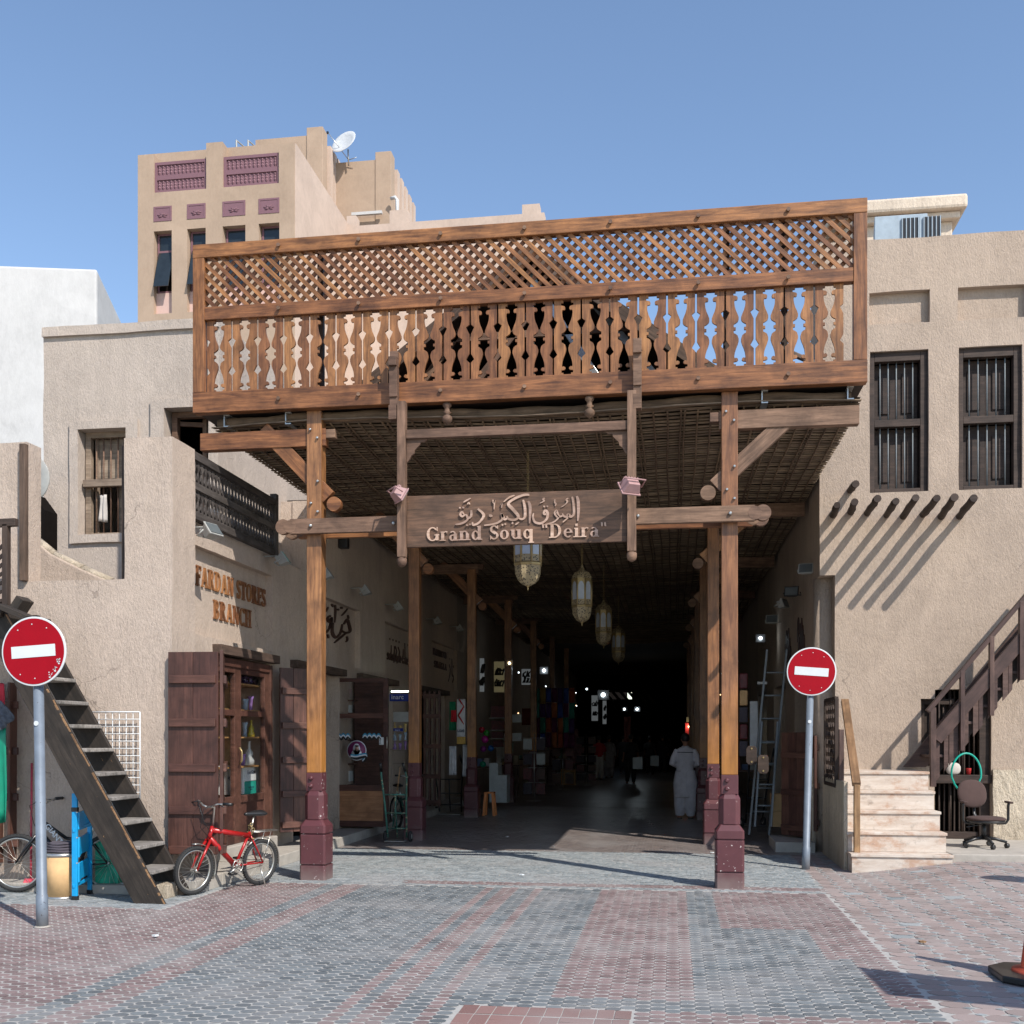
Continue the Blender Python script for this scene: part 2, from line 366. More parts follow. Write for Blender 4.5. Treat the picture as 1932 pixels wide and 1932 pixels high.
# ================================================================ voxel-cut walls with softened, slightly wavy edges
def frange(a, b, step):
    n = max(1, round((b - a) / step)); return [a + (b - a) * i / n for i in range(n)]
def refine(br, step):
    br = sorted(set(round(x, 4) for x in br)); out = []
    for a, b in zip(br, br[1:]): out += frange(a, b, step)
    return out + [br[-1]]
def voxwall(name, mat, xs, ys, zs, solid, step=.3, bevel=.025, wob=.01, parent=None, topfn=None):
    xs0, ys0, zs0 = xs, ys, zs
    xs, ys, zs = refine(xs, step), refine(ys, step), refine(zs, step)
    nx, ny, nz = len(xs) - 1, len(ys) - 1, len(zs) - 1
    S = {}
    for i in range(nx):
        for j in range(ny):
            for k in range(nz):
                S[i, j, k] = bool(solid((xs[i] + xs[i+1]) / 2, (ys[j] + ys[j+1]) / 2, (zs[k] + zs[k+1]) / 2))
    V = {}; bm = bmesh.new()
    def vt(i, j, k):
        if (i, j, k) not in V: V[i, j, k] = bm.verts.new((xs[i], ys[j], zs[k]))
        return V[i, j, k]
    for (i, j, k), q in S.items():
        if not q: continue
        for d, c in (((-1,0,0),((0,0,0),(0,0,1),(0,1,1),(0,1,0))), ((1,0,0),((1,0,0),(1,1,0),(1,1,1),(1,0,1))),
                     ((0,-1,0),((0,0,0),(1,0,0),(1,0,1),(0,0,1))), ((0,1,0),((0,1,0),(0,1,1),(1,1,1),(1,1,0))),
                     ((0,0,-1),((0,0,0),(0,1,0),(1,1,0),(1,0,0))), ((0,0,1),((0,0,1),(1,0,1),(1,1,1),(0,1,1)))):
            if S.get((i + d[0], j + d[1], k + d[2])): continue
            bm.faces.new([vt(i + a, j + b, k + c_) for a, b, c_ in c])
    if topfn:
        for v in bm.verts: v.co = topfn(v.co)
    es = [e for e in bm.edges if len(e.link_faces) == 2 and e.calc_face_angle(0) > rad(50)]
    if bevel: bmesh.ops.bevel(bm, geom=es, offset=bevel, segments=2, profile=.6, affect='EDGES', clamp_overlap=True)
    for v in bm.verts:
        n = mnoise.noise_vector(v.co * 1.3); n2 = mnoise.noise_vector(v.co * 4.1)
        v.co += (n * .7 + n2 * .5) * wob
    for f in bm.faces: f.smooth = True
    me = bpy.data.meshes.new(name); bm.to_mesh(me); bm.free()
    o = link(name, me, mat, parent); me.set_sharp_from_angle(angle=rad(21))
    return o

# ================================================================ ground and pavement
tag(MB().add([(-150,-40,0),(150,-40,0),(150,260,0),(-150,260,0)], [(0,1,2,3)]).obj('ground', M_CONC), kind='structure')
bed = MB(); gx = [-14 + i * .125 for i in range(193)]; gy = [2 + i * .125 for i in range(225)]
bed.add([(x, y, .004 + gz(x, y)) for y in gy for x in gx], [(j*193+i, j*193+i+1, (j+1)*193+i+1, (j+1)*193+i) for j in range(224) for i in range(192)], True)
bed = tag(bed.obj('pavement', M_SAND), kind='structure')
PAV = {}      # material key -> list of (x, y, z, shape, rot)
def zone(x, y):
    """what colour of paver lies at x, y"""
    if x > 1.61: return 'O'
    if y > 15.55: return 'I'
    if y > 11.75: return 'W'
    if x < -4.85 and y > 9.75 - .06 * (x + 4.85): return 'W'
    if y < 6.58:
        if -1.27 - (6.58 - y) * .0 < x < -.26: return 'B'
        if x >= -.26: return 'R'
    if x > -1.27 and y < 6.85: return 'D'
    if x < -3.86: return 'R'
    if x < -3.62: return 'D'
    if x < -3.36: return 'R'
    if x < -2.06: return 'D'
    if x < -1.95: return 'R'
    if x < -1.86: return 'D'
    if x < -1.66: return 'R'
    if x < -1.50: return 'D'
    if x < -1.40: return 'R'
    if x < -.74: return 'D'
    if x < .18: return 'R'
    if x < .37: return 'D'
    if y < 9.5 and x < 1.13: return 'D'
    if y < 8.3 and x < 1.32: return 'D'
    return 'R'
def oval(px, py, n, sq=2.7):
    P = []
    for i in range(n):
        a = 2 * math.pi * i / n; c, s = math.cos(a), math.sin(a)
        P.append((px * math.copysign(abs(c) ** (2 / 2.1), c), py * math.copysign(abs(s) ** (2 / sq), s)))
    return P
SHAPES = {
 'hex14': oval(.0490, .0375, 14, 2.35), 'hex8': oval(.0495, .0375, 8, 2.9),
 'oct': [(.088*a, .072*b) for a, b in ((1,.42),(.5,1),(-.5,1),(-1,.42),(-1,-.42),(-.5,-1),(.5,-1),(1,-.42))],
 'dia': [(.036, 0), (0, .026), (-.036, 0), (0, -.026)],
 'rect': [(.046, .03), (-.046, .03), (-.046, -.03), (.046, -.03)],
 'zig': [(.05, .018), (.02, .03), (-.02, .022), (-.05, .034), (-.05, -.018), (-.02, -.03), (.02, -.022), (.05, -.034)],
 'brk': [(.098, .0485), (-.098, .0485), (-.098, -.0485), (.098, -.0485)], 'bigr': [(.095, .055), (-.095, .055), (-.095, -.055), (.095, -.055)]}
def paver_geo(shape, detail=True):
    P = SHAPES[shape]; n = len(P); h = .0022; c = .95
    v = [(x, y, 0) for x, y in P] + [(x, y, h * .72) for x, y in P] + [(x * c, y * c, h) for x, y in P] if detail else [(x, y, 0) for x, y in P] + [(x, y, h) for x, y in P]
    L = 3 if detail else 2; f = []
    for k in range(L - 1):
        for i in range(n): j = (i + 1) % n; f.append((k*n+i, k*n+j, (k+1)*n+j, (k+1)*n+i))
    f.append(tuple((L-1)*n + i for i in range(n)))
    return v, f
def put(key, x, y, shape, rot=0):
    PAV.setdefault(key, []).append((x, y, shape, rot))
def inview(x, y, m=1.6):
    D = -S_ * x + C_ * y; L = C_ * x + S_ * y
    return D > 5.9 and abs(L) < D * .4722 + m and y > 5.4
PX, PY = .090, .094
for i in range(int(-9 / PX), int(1.6 / PX) + 1):
    for j in range(int(5.6 / PY), int(11.8 / PY)):
        x = i * PX; y = j * PY + (PY / 2 if i % 2 else 0)
        if not inview(x, y): continue
        z = zone(x, y)
        if z in 'RD': put(z, x + R.uniform(-1, 1) * .0015, y + R.uniform(-1, 1) * .0015, 'hex14' if y < 8.5 else 'hex8')
for i in range(-90, 30):                                    # grey S-shaped blocks
    for j in range(0, 95):
        x = i * .105 + (.05 if j % 2 else 0); y = 9.5 + j * .064
        if not inview(x, y) or zone(x, y) != 'W' or x < -9: continue
        put('R' if 11.9 < y < 12.15 and x > -3 else 'G', x, y, 'zig', R.choice((0, .3, -.3, 1.2)))
for i in range(0, 45):                                      # big octagons with little squares between
    for j in range(0, 75):
        x = 1.682 + i * .187 + (.03 if j % 2 else 0) ; y = 5.6 + j * .155
        if not inview(x, y) or y > 15.6 or (x > 3.3 and y > 13.7): continue
        put('O' if R.random() > .03 else 'G', x, y, 'oct', R.uniform(-.02, .02)); put('G', x + .0935, y + .0775, 'dia')
for i in range(-60, 30):                                    # indoor blocks
    for j in range(0, 150):
        x = i * .1 + (.05 if j % 2 else 0); y = 15.55 + j * .068
        if -5 < x < 1.95 and inview(x, y): put('I', x, y, 'rect')
yb = 6.53                                                   # basket-weave patch of bricks at the bottom edge
r_ = 0
while yb > 5.5:
    if r_ == 0:
        for k in range(10): put('B', -1.22 + k * .103, yb - .08, 'brk', math.pi / 2)
        yb -= .2
    else:
        for k in range(5):
            x0 = -1.17 + k * .205
            if (k + r_) % 2: put('B', x0 - .051, yb - .10, 'brk', math.pi / 2); put('B', x0 + .051, yb - .10, 'brk', math.pi / 2)
            else: put('B', x0, yb - .049, 'brk'); put('B', x0, yb - .151, 'brk')
        yb -= .205
    r_ += 1
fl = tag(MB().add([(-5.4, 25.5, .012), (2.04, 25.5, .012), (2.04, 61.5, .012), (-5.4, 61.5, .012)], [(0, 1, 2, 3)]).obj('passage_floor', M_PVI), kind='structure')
PM = {'R': M_PVR, 'D': M_PVD, 'G': M_PVG, 'O': M_PVO, 'I': M_PVI, 'B': M_BRICK}
def size_in_view(p): 
    a = {'oct': 3.2, 'brk': 2.4, 'bigr': 2.9}.get(p[1][2], 1.0)
    if p[1][2] == 'dia': a = .2
    x, y = p[1][0], p[1][1]; D = -S_ * x + C_ * y
    vis = D > 6.24 and abs(C_ * x + S_ * y) < D * .472
    return -(a / D ** 3) if vis else 0
allp = sorted([(k, p) for k, L in PAV.items() for p in L], key=size_in_view)
pm_cache = {}
for k, (x, y, shape, rot) in allp[:300]:
    if (shape, k) not in pm_cache:
        v, f = paver_geo(shape); me = bpy.data.meshes.new('paver'); me.from_pydata(v, [], f); me.materials.append(PM[k]); pm_cache[shape, k] = me
    o = link('paver', pm_cache[shape, k], None); o.location = (x, y, .005 + gz(x, y)); o.rotation_euler = (R.uniform(-.02, .02), R.uniform(-.02, .02), rot); o.parent = bed
GEO = {}
import collections
acc = collections.defaultdict(lambda: ([], []))
for k, (x, y, shape, rot) in allp[300:]:
    det = y < 9.5
    if (shape, det) not in GEO: GEO[shape, det] = paver_geo(shape, det)
    v, f = GEO[shape, det]; V, F = acc[k]; n0 = len(V); cr, sr = math.cos(rot), math.sin(rot)
    tx = R.uniform(-.015, .015) + (gz(x + .05, y) - gz(x - .05, y)) * 10; ty = R.uniform(-.015, .015) + (gz(x, y + .05) - gz(x, y - .05)) * 10; z0 = .005 + gz(x, y) + R.uniform(-.0015, .0015)
    V += [(x + a * cr - b * sr, y + a * sr + b * cr, z0 + c + (a * cr - b * sr) * tx + (a * sr + b * cr) * ty) for a, b, c in v]
    F += [tuple(q + n0 for q in ff) for ff in f]
for k, (V, F) in acc.items():
    me = bpy.data.meshes.new('pavers'); me.from_pydata(V, [], F); me.materials.append(PM[k])
    o = link('pavers', me, None); o.parent = bed; o['kind'] = 'stuff'

# ================================================================ left building, ground storey wall (one plastered body)
YF = 10.94; XL = -5.3
def yl(u, X=XL): return at(u, 1391, X=X).y
zsill = at(140, 1095, Y=YF).z; ztop = at(20, 835, Y=YF).z; zblk = 4.87
xn0, xn1 = at(51, 1000, Y=YF).x, at(235, 1000, Y=YF).x
d1a, d1b = 12.36, 14.07
d2a, d2b = 15.0, 17.15
d3a, d3b = 18.3, 20.6
d4a, d4b = 22.6, 25.5
rec = [(11.5, yl(514, -5.42)), (yl(595, -5.42), yl(680, -5.42)), (yl(727, -5.42), yl(786, -5.42)), (yl(814, -5.42), yl(884, -5.42))]
doors = [(d1a, d1b), (d2a, d2b), (d3a, d3b), (d4a, d4b), (27, 29.5), (31.5, 34), (36.5, 39), (42, 45), (48, 51), (54, 57)]
left = thing('shop_building', (-5.6, 11.2, 0), 'beige plastered shop row left of the passage with a notched parapet and raised shop letters', 'building')
def solL(x, y, z):
    if y < 11.4: # front wall
        if x > -5.75: return z < (zblk)
        if x < xn0: return z < ztop and y < 11.2
        if x < xn1: return z < zsill
        return z < zblk
    if x < -5.9: return z < .1 and False
    top = 4.12 if y < 16.3 else 5.35
    if x > -5.42: return y < 11.5 and z < zblk
    for a, b in doors:
        if a < y < b and z < 2.65 : return False
    if x > -5.52:
        for a, b in rec:
            if a < y < b and 2.83 < z < 3.86: return False
    return z < (zblk if y < 11.5 else top)
def topL(co):
    # slope the parapet top of the pier down towards the railing, and roughen the tops
    if co.z > zblk - .02 and co.y > 11.0: co.z -= .0
    return co
voxwall('wall', M_PL_L, [-12, xn0, xn1, -5.9, -5.75, -5.52, -5.42, -5.3], [YF, 11.2, 11.4, 11.5] + [q for p in rec for q in p] + [q for p in doors[:4] for q in p] + [16.3, 27],
        [0, 2.65, 2.83, zsill, 3.86, ztop, 4.12, zblk, 5.35], solL, .3, .03, .012, left)
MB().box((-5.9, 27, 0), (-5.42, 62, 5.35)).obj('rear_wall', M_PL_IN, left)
# dark backs of the shops and lintels
for i, (a, b) in enumerate(doors[:4]):
    beam('lintel', (-5.41, a - .12, 2.705), (-5.41, b + .12, 2.705), .2, .11, M_WOODD, left)
kerb = MB(); kerb.box((-5.42, 11.4, 0), (-4.93, 27, .15)); kerb.box((-12, 10.62, 0), (-5.28, 10.94, .1)); kerb.box((-5.28, 10.72, 0), (-4.93, 11.39, .15))
tag(kerb.obj('kerb', M_CONC, None, .012), kind='structure')
# wood plank at the notch jamb and strip on the other jamb
a = at(45, 1096, Y=YF - .03); b = at(45, 838, Y=YF - .03)
beam('plank', a, b, .07, .065, M_WOODD, left)
beam('plank', (xn1 - .012, YF + .06, zsill), (xn1 - .012, YF + .06, zblk - .06), .10, .018, M_DARKW, left)
# terrace behind the notch: sloping rough coping and the terrace wall's slanting shade as a black solid
sp = MB(); q = [at(66, 1020, Y=12.6), at(95, 1045, Y=12.6), at(150, 1072, Y=12.6), at(205, 1097, Y=12.6), at(205, 1180, Y=12.6), at(66, 1180, Y=12.6)]
sp.prism(q, (0, .25, 0)); sp.obj('parapet', M_PL_L, left, .02)
cp = MB(); 
for i in range(3): cp.tube([q[i] + Vector((0, .08, .0)), q[i+1] + Vector((0, .08, 0))], [.055, .06], 7)
cp.obj('coping', M_ROUGH, left)
sp = MB().prism([at(61, 930, Y=13.2), at(84, 962, Y=13.2), at(84, 1060, Y=13.2), at(61, 1060, Y=13.2)], (0, .3, 0)).obj('terrace_wall_shade', M_VOID, left)
MB().box((-12, 11.4, 2.9), (-5.9, 17, 3.0)).obj('terrace_floor', M_CONC, left)

box('return_wall', (-6.4, 16.32, 2.95), (-5.43, 16.5, 5.35), M_PL_L, left)
# upper storey set back on the left
YU = 14.0
up = thing('upper_house', (-8, YU, 0), 'grey beige plastered upper house behind the notched parapet with a barred window', 'building')
xa, xb = at(82, 800, Y=YU).x, at(415, 800, Y=YU).x
zt = at(220, 612, Y=YU).z
w1 = (at(150, 900, Y=YU).x, at(240, 900, Y=YU).x, at(150, 1010, Y=YU).z, at(150, 812, Y=YU).z)
w2 = (at(312, 900, Y=YU).x, at(396, 900, Y=YU).x, 3.1, at(312, 772, Y=YU).z)
b1 = (at(134, 900, Y=YU).x, at(262, 900, Y=YU).x, at(140, 1026, Y=YU).z, at(140, 798, Y=YU).z)
b2 = (at(286, 900, Y=YU).x, xb, 3.0, at(290, 756, Y=YU).z)
def solU(x, y, z):
    if y < YU + .3:
        for w_ in (w1, w2):
            if w_[0] < x < w_[1] and w_[2] < z < w_[3]: return False
    if y < YU:
        for w_ in (b1, b2):
            if w_[0] < x < w_[1] and w_[2] < z < w_[3]: return True
        return z > zt - .13
    if y > YU + .3: return x < xa + .3 or x > xb - .3 or z > zt - .25
    return True
voxwall('wall', M_PL_L2, [xa, xb, xa + .3, xb - .3] + [w1[0], w1[1], w2[0], w2[1], b1[0], b1[1], b2[0]], [YU - .045, YU, YU + .3, 22],
        [2.9, 3.0, 3.1, w1[2], w1[3], w2[3], b1[2], b1[3], b2[3], zt - .13, zt, zt - .25], solU, .35, .02, .014, up)
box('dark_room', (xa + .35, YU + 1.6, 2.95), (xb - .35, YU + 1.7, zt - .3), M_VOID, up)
# barred window of the upper house
wf = tag(MB().box((w1[0] + .02, YU + .12, w1[2]), (w1[0] + .10, YU + .2, w1[3])).box((w1[1] - .08, YU + .12, w1[2]), (w1[1], YU + .2, w1[3])).box((w1[0] + .1, YU + .12, w1[3] - .08), (w1[1] - .08, YU + .2, w1[3]))
    .box((w1[0] + .1, YU + .12, w1[2]), (w1[1] - .08, YU + .2, w1[2] + .05)).obj('window', M_WOODT, up, .005))
zm = (w1[2] + w1[3]) / 2
beam('rail', (w1[0] + .03, YU + .07, zm), (w1[1], YU + .07, zm), .08, .1, M_WOODT, wf)
for i in range(6):
    x = w1[0] + .17 + i * .107
    MB().tube([(x, YU + .15, w1[2]), (x, YU + .15, w1[3] - .05)], .010, 6).obj('bar', M_WOODG, wf)
x0 = w1[0] + .14
box('shutter', (x0, YU + .22, zm + .1), (x0 + .34, YU + .25, w1[3] - .08), M_WOODT, wf, .004); box('shutter', (x0, YU + .255, zm + .2), (x0 + .27, YU + .265, w1[3] - .2), M_PL_L2, wf)
for xx, ww in ((x0 - .02, .05), (x0 + .34, .06)): box('shutter', (xx, YU + .2, w1[2] + .04), (xx + ww, YU + .25, w1[3] - .05), M_WOODT, wf, .004)
def cloth(name, pts, mat, label, cat, fold=.02, n=9, m=9, group=None, thick=.006):
    """hanging cloth: pts = four corners tl,tr,br,bl"""
    tl, tr, br, bl = [Vector(p) for p in pts]; mb = MB(); V = []
    nrm = (tr - tl).cross(bl - tl).normalized()
    for j in range(m):
        for i in range(n):
            a, b = i / (n - 1), j / (m - 1)
            p = tl.lerp(tr, a).lerp(bl.lerp(br, a), b) + nrm * (fold * (.3 + b) * math.sin(a * 14 + tl.x * 3) + fold * .6 * math.sin(a * 5 + b * 4))
            V.append(p)
    mb.add(V, [(j*n+i, j*n+i+1, (j+1)*n+i+1, (j+1)*n+i) for j in range(m - 1) for i in range(n - 1)], True)
    o = mb.obj(name, mat); s = o.modifiers.new('thick', 'SOLIDIFY'); s.thickness = thick
    return tag(o, label, cat, group) if label else o
M_LINEN = plain('white_linen', (.50, .46, .42), .95)
cc1 = at(194, 934, Y=YU + .12); cc2 = at(194, 986, Y=YU + .12); cx, cz = cc1.x, cc2.z
cl = cloth('cloth', [(cx - .04, YU + .12, cc1.z), (cx + .07, YU + .12, cc1.z), (cx + .06, YU + .13, cz), (cx - .07, YU + .13, cz + .02)], M_LINEN, 'cream cloth tied in the lower half of the barred window', 'cloth', .02)
cl.location.y -= .01
M_SHIRTW = plain('pale_blue_shirt', (.6, .65, .75), .9)
cloth('shirt', [(w1[1] - .18, YU + .3, zm + .55), (w1[1] - .02, YU + .3, zm + .65), (w1[1], YU + .3, zm - .3), (w1[1] - .1, YU + .3, zm - .25)], M_SHIRTW, 'pale blue shirt hanging inside the barred window', 'shirt')
# open window of the upper house (second opening)
wf = MB().box((w2[0] + .02, YU + .15, 3.1), (w2[0] + .1, YU + .25, w2[3])).box((w2[0] + .1, YU + .15, w2[3] - .08), (w2[1], YU + .25, w2[3])).obj('window', M_WOODG, up, .005)
for i, (ux, vx) in enumerate(((372, 800), (384, 806))): pass
beam('casement', (w2[0] + .42, YU + .35, 3.2), (w2[0] + .42, YU + .35, w2[3] - .06), .06, .05, M_WOODG, wf); beam('casement', (w2[0] + .1, YU + .25, w2[3] - .14), (w2[0] + .42, YU + .35, w2[3] - .14), .05, .06, M_WOODG, wf)

# ================================================================ right building
YR = 15.8
right = thing('right_house', (4.5, YR, 0), 'tall sand plastered house right of the passage with two dark shuttered windows', 'building')
xr = 2.05; xj = at(1575, 1200, Y=YR).x; zj = at(1575, 1085, Y=YR).z
zrt = at(1780, 444, Y=YR).z
W1 = (at(1641, 800, Y=YR).x, at(1752, 800, Y=YR).x, at(1700, 928, Y=YR).z, at(1700, 661, Y=YR).z)
W2 = (at(1809, 800, Y=YR).x, at(1929, 800, Y=YR).x, W1[2], W1[3])
N1 = (at(1639, 800, Y=YR).x, at(1754, 800, Y=YR).x, at(1700, 610, Y=YR).z, at(1700, 549, Y=YR).z)
N2 = (at(1807, 800, Y=YR).x, at(1940, 800, Y=YR).x, N1[2], N1[3])
Dd = (at(1738, 1400, Y=YR).x, at(1790, 1400, Y=YR).x, 1.25, at(1760, 1318, Y=YR).z)     # small window behind the stair
De = (at(1764, 1400, Y=YR).x, at(1870, 1400, Y=YR).x, .23, at(1830, 1300, Y=YR).z)      # big dark door
rdoors = [(17.2, 19.0), (20.5, 22.8), (24.5, 27)]
def solR(x, y, z):
    if y < YR + .32:
        if x < xj and z < zj: return False
        for q in (W1, W2, De): 
            if q[0] < x < q[1] and q[2] < z < q[3]: return False
        if Dd[0] < x < De[0] + .05 and Dd[2] < z < Dd[3]: return False
        if y < YR + .1:
            for q in (N1, N2):
                if q[0] < x < q[1] and q[2] < z < q[3]: return False
        return True
    if x > 2.45: return z > zrt - .3 and y < 20
    for a, b in rdoors:
        if a < y < b and z < 2.65: return False
    return z < (zrt if y < YR + 1.0 else 5.35)
voxwall('wall', M_PL_R, [xr, 2.45, xj, 9.5] + [q for W in (W1, W2, N1, N2, Dd, De) for q in W[:2]], [YR, YR + .1, YR + .32, YR + 1.0, 27] + [q for p in rdoors for q in p],
        [0, zj, 2.65, 5.35, 7.6, zrt - .3, zrt] + [q for W in (W1, N1, Dd, De) for q in W[2:]], solR, .33, .028, .013, right)
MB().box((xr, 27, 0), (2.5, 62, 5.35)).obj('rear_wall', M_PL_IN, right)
MB().lathe([(.17, 0), (.17, zj)], (xr + .13, YR + .40, 0), 20).obj('corner_column', M_PL_R, right)
MB().box((1.98, YR + .32, 0), (2.049, YR + 1.1, 1.35)).obj('plinth', M_ROUGH, right, .02)
xp = at(1871, 1500, Y=YR).x
voxwall('stone_plinth', M_ROUGH, [xp, 9.5], [YR - .06, YR - .002], [.2, at(1900, 1452, Y=YR).z], lambda x, y, z: True, .12, .01, .03, right)
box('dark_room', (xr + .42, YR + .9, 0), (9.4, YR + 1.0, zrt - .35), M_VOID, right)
M_BAR = plain('window_bar_paint', (.16, .18, .19), .6)
def shutter_window(q, nb):
    x0, x1, z0, z1 = q; y = YR + .05
    w_ = MB()
    for a, b in (((x0, z0), (x0 + .07, z1)), ((x1 - .10, z0), (x1, z1)), ((x0 + .07, z1 - .13), (x1 - .1, z1)), ((x0 + .07, z0), (x1 - .1, z0 + .06)), ((x0 + .07, (z0 + z1) / 2 - .06), (x1 - .1, (z0 + z1) / 2 + .04))):
        w_.box((a[0], y, a[1]), (b[0], y + .12, b[1]))
    w_ = w_.obj('window', M_DARKW, right, .006)
    xi0, xi1 = x0 + .07, x1 - .1; zm = (z0 + z1) / 2
    for za, zb in ((z0 + .06, zm - .06), (zm + .04, z1 - .13)):
        for k in range(2):
            a, b = xi0 + (xi1 - xi0) * k / 2, xi0 + (xi1 - xi0) * (k + 1) / 2
            o = MB().box((a, y + .16, za), (b, y + .19, zb)).box((a + .09, y + .14, za + .12), (b - .07, y + .16, zb - .14)).obj('shutter', M_DARKW, w_, .006)
        for k in range(nb):
            x = xi0 + (xi1 - xi0) * (k + .8) / (nb + .6)
            MB().tube([(x, y + .07, za), (x, y + .07, zb)], .009, 6).obj('bar', M_BAR, w_)
    return w_
shutter_window(W1, 5); shutter_window(W2, 5)
# roof poles sticking out of the wall
for i, (ub, vb, ut, vt) in enumerate([(1572, 972, 1580, 952), (1605, 967, 1612, 947), (1636, 968, 1656, 940), (1672, 972, 1690, 945), (1704, 975, 1727, 939), (1741, 972, 1768, 939), (1775, 975, 1801, 938), (1809, 975, 1838, 939), (1604, 925, 1614, 913)]):
    b = at(ub, vb, Y=YR + .02); ln = .55 if i < 2 else .95 if i < 8 else .5
    t = at(ut, vt, Y=YR - ln)
    b2 = b + (b - t) * .15
    n_ = 7; pts = [b2.lerp(t, k / n_) + Vector((R.uniform(-.006, .006), 0, R.uniform(-.006, .006))) for k in range(n_ + 1)]
    o = MB().tube(pts, [.047 + R.uniform(-.004, .006) for _ in pts], 10).obj('roof_pole', M_DARKW)
    tag(o, ['shortest stub pole at the left end of the row', 'second stub pole from the left in the row', 'third pole from the left in the row', 'fourth pole from the left with a drooping end', 'fifth pole of the row under the left window', 'sixth pole of the row below the gap between windows', 'seventh pole of the row left of the last one', 'last pole at the right end of the row', 'single short pole set above the row of poles'][i] + ' jutting from the sand wall', 'pole', 'dark timber poles jutting from the right wall')
# small window and dark plank door behind the stairs
dk = MB().box((Dd[0], YR + .12, Dd[2]), (Dd[0] + .07, YR + .2, Dd[3])).box((Dd[0] + .07, YR + .12, Dd[3] - .08), (Dd[1] + .1, YR + .2, Dd[3])).obj('window', M_DARKW, right, .005)
for k in range(4): x = Dd[0] + .13 + k * .1; MB().tube([(x, YR + .16, Dd[2]), (x, YR + .16, Dd[3] - .08)], .009, 6).obj('bar', M_DARKW, dk)
box('board', (Dd[0] + .07, YR + .24, Dd[2]), (Dd[1] + .1, YR + .28, Dd[3]), M_DARKW, dk)
dr = MB().box((De[1] - .14, YR + .06, .23), (De[1], YR + .2, De[3])).box((De[0], YR + .1, .23), (De[1] - .14, YR + .2, .33)).obj('door', M_DARKW, right, .006)
tag(dr)
zs_ = at(1830, 1462, Y=YR).z
box('shelf', (De[0], YR - .02, zs_ - .12), (De[1] + .02, YR + .16, zs_), M_DARKW, dr, .008)
nn = 9
for za, zb in ((.33, zs_ - .12), (zs_, De[3])):
    for k in range(nn):
        a = De[0] + (De[1] - .14 - De[0]) * k / nn; b = De[0] + (De[1] - .14 - De[0]) * (k + 1) / nn
        beam('plank', ((a + b) / 2, YR + .2 + R.uniform(0, .01), za), ((a + b) / 2, YR + .2, zb), .02, (b - a) - .012, M_DARKW, dr, .003)
    for k in range(5):
        x = De[0] + .08 + k * .155; MB().tube([(x, YR + .12, za), (x, YR + .12, zb)], .012, 6).obj('bar', M_DARKW, dr)
# platform, travertine steps
tag(MB().box((3.33, 13.72, 0), (9.5, YR, .24)).obj('platform', M_CONC, None, .012), kind='structure')
XS0, XS1, YS0 = 2.14, 3.30, 13.58
st = thing('stone_steps', (XS0, YS0, 0), 'pinkish travertine steps of five risers at the foot of the sand wall', 'steps')
for k in range(5):
    a = MB().box((XS0, YS0 + k * .31, .24 * k + .0), (XS1, YR, .24 * (k + 1) - .034)).obj('riser', M_STEP, st, .003)
    y1 = YS0 + (k + 1) * .31 if k < 4 else YR
    MB().box((XS0 - .012, YS0 + k * .31 - .02, .24 * (k + 1) - .034), (XS1 + .012, y1 - .002 if k < 4 else YR, .24 * (k + 1))).obj('tread', M_STEP, st, .004)
MB().box((XS0 - .05, YS0 + .3, 0), (XS0 - .002, YR, 1.1)).obj('side', M_ROUGH, st, .01)
# ================================================================ far buildings
def gbox(name, u0, u1, vt, Y, depth, mat, parent, z0=0, bevel=0):
    a = at(u0, vt, Y=Y); b = at(u1, vt, Y=Y); c = at((u0 + u1) / 2, vt, Y=Y)
    return MB().box((a.x, Y, z0), (b.x, Y + depth, c.z)).obj(name, mat, parent, bevel)
YT = 45.0
tw = thing('tower_house', (-20, YT, 0), 'beige rendered tower block with purple lattice panels and tilted dark windows', 'building')
def tx(u): return at(u, 300, Y=YT).x
def tz(v, u=400): return at(u, v, Y=YT).z
# columns and bands of the facade
piers = [(260, 290), (324, 353), (388, 420), (463, 488), (527, 556)]
ztw = tz(292, 262)
wins = [(290, 324), (353, 388), (420, 463), (488, 527)]
xe0, xe1 = tx(260), tx(556)
def zz(v, u):  # height of a feature given where it shows at column u
    return at(u, v, Y=YT).z
z_sill = zz(592, 300); z_wt = zz(436, 300); z_pl0, z_pl1 = zz(418, 300), zz(390, 300); z_lat0, z_lat1 = zz(363, 300), zz(304, 300)
def solT(x, y, z):
    if y > YT + .5: return True
    for i, (a, b) in enumerate(wins):
        if tx(a) < x < tx(b) and z_sill < z < z_wt: return False
    for a, b in ((289, 389), (420, 526)):
        if tx(a) < x < tx(b) and z > z_lat0: return False
    top = zz(292, 270)
    if tx(389) < x < tx(420): top = zz(268, 410)
    if tx(526) < x: top = zz(271, 540)
    return z < top
voxwall('facade', M_TOWER, [xe0, xe1] + [tx(q) for p in wins for q in p] + [tx(389), tx(526)], [YT, YT + .5, YT + 1.0],
        [3, z_sill, z_wt, z_lat0, zz(292, 270), zz(268, 410), zz(271, 540)], solT, 1.2, .02, .0, tw)
gb = at(556, 300, X=xe1); YB = at(654, 420, X=xe1).y
MB().box((xe0, YT + 1.0, 0), (xe1 - .003, YB, zz(292, 270))).obj('wall', M_TOWER2, tw)
pz = MB().prism([(xe1 - .2, YT + .02, 2), (xe1 - .2, YB, 2), (xe1 - .2, YB, at(650, 415, X=xe1).z), (xe1 - .2, YT + .02, zz(271, 545))], (.25, 0, 0)); pz.obj('side_wall', M_TOWER2, tw)
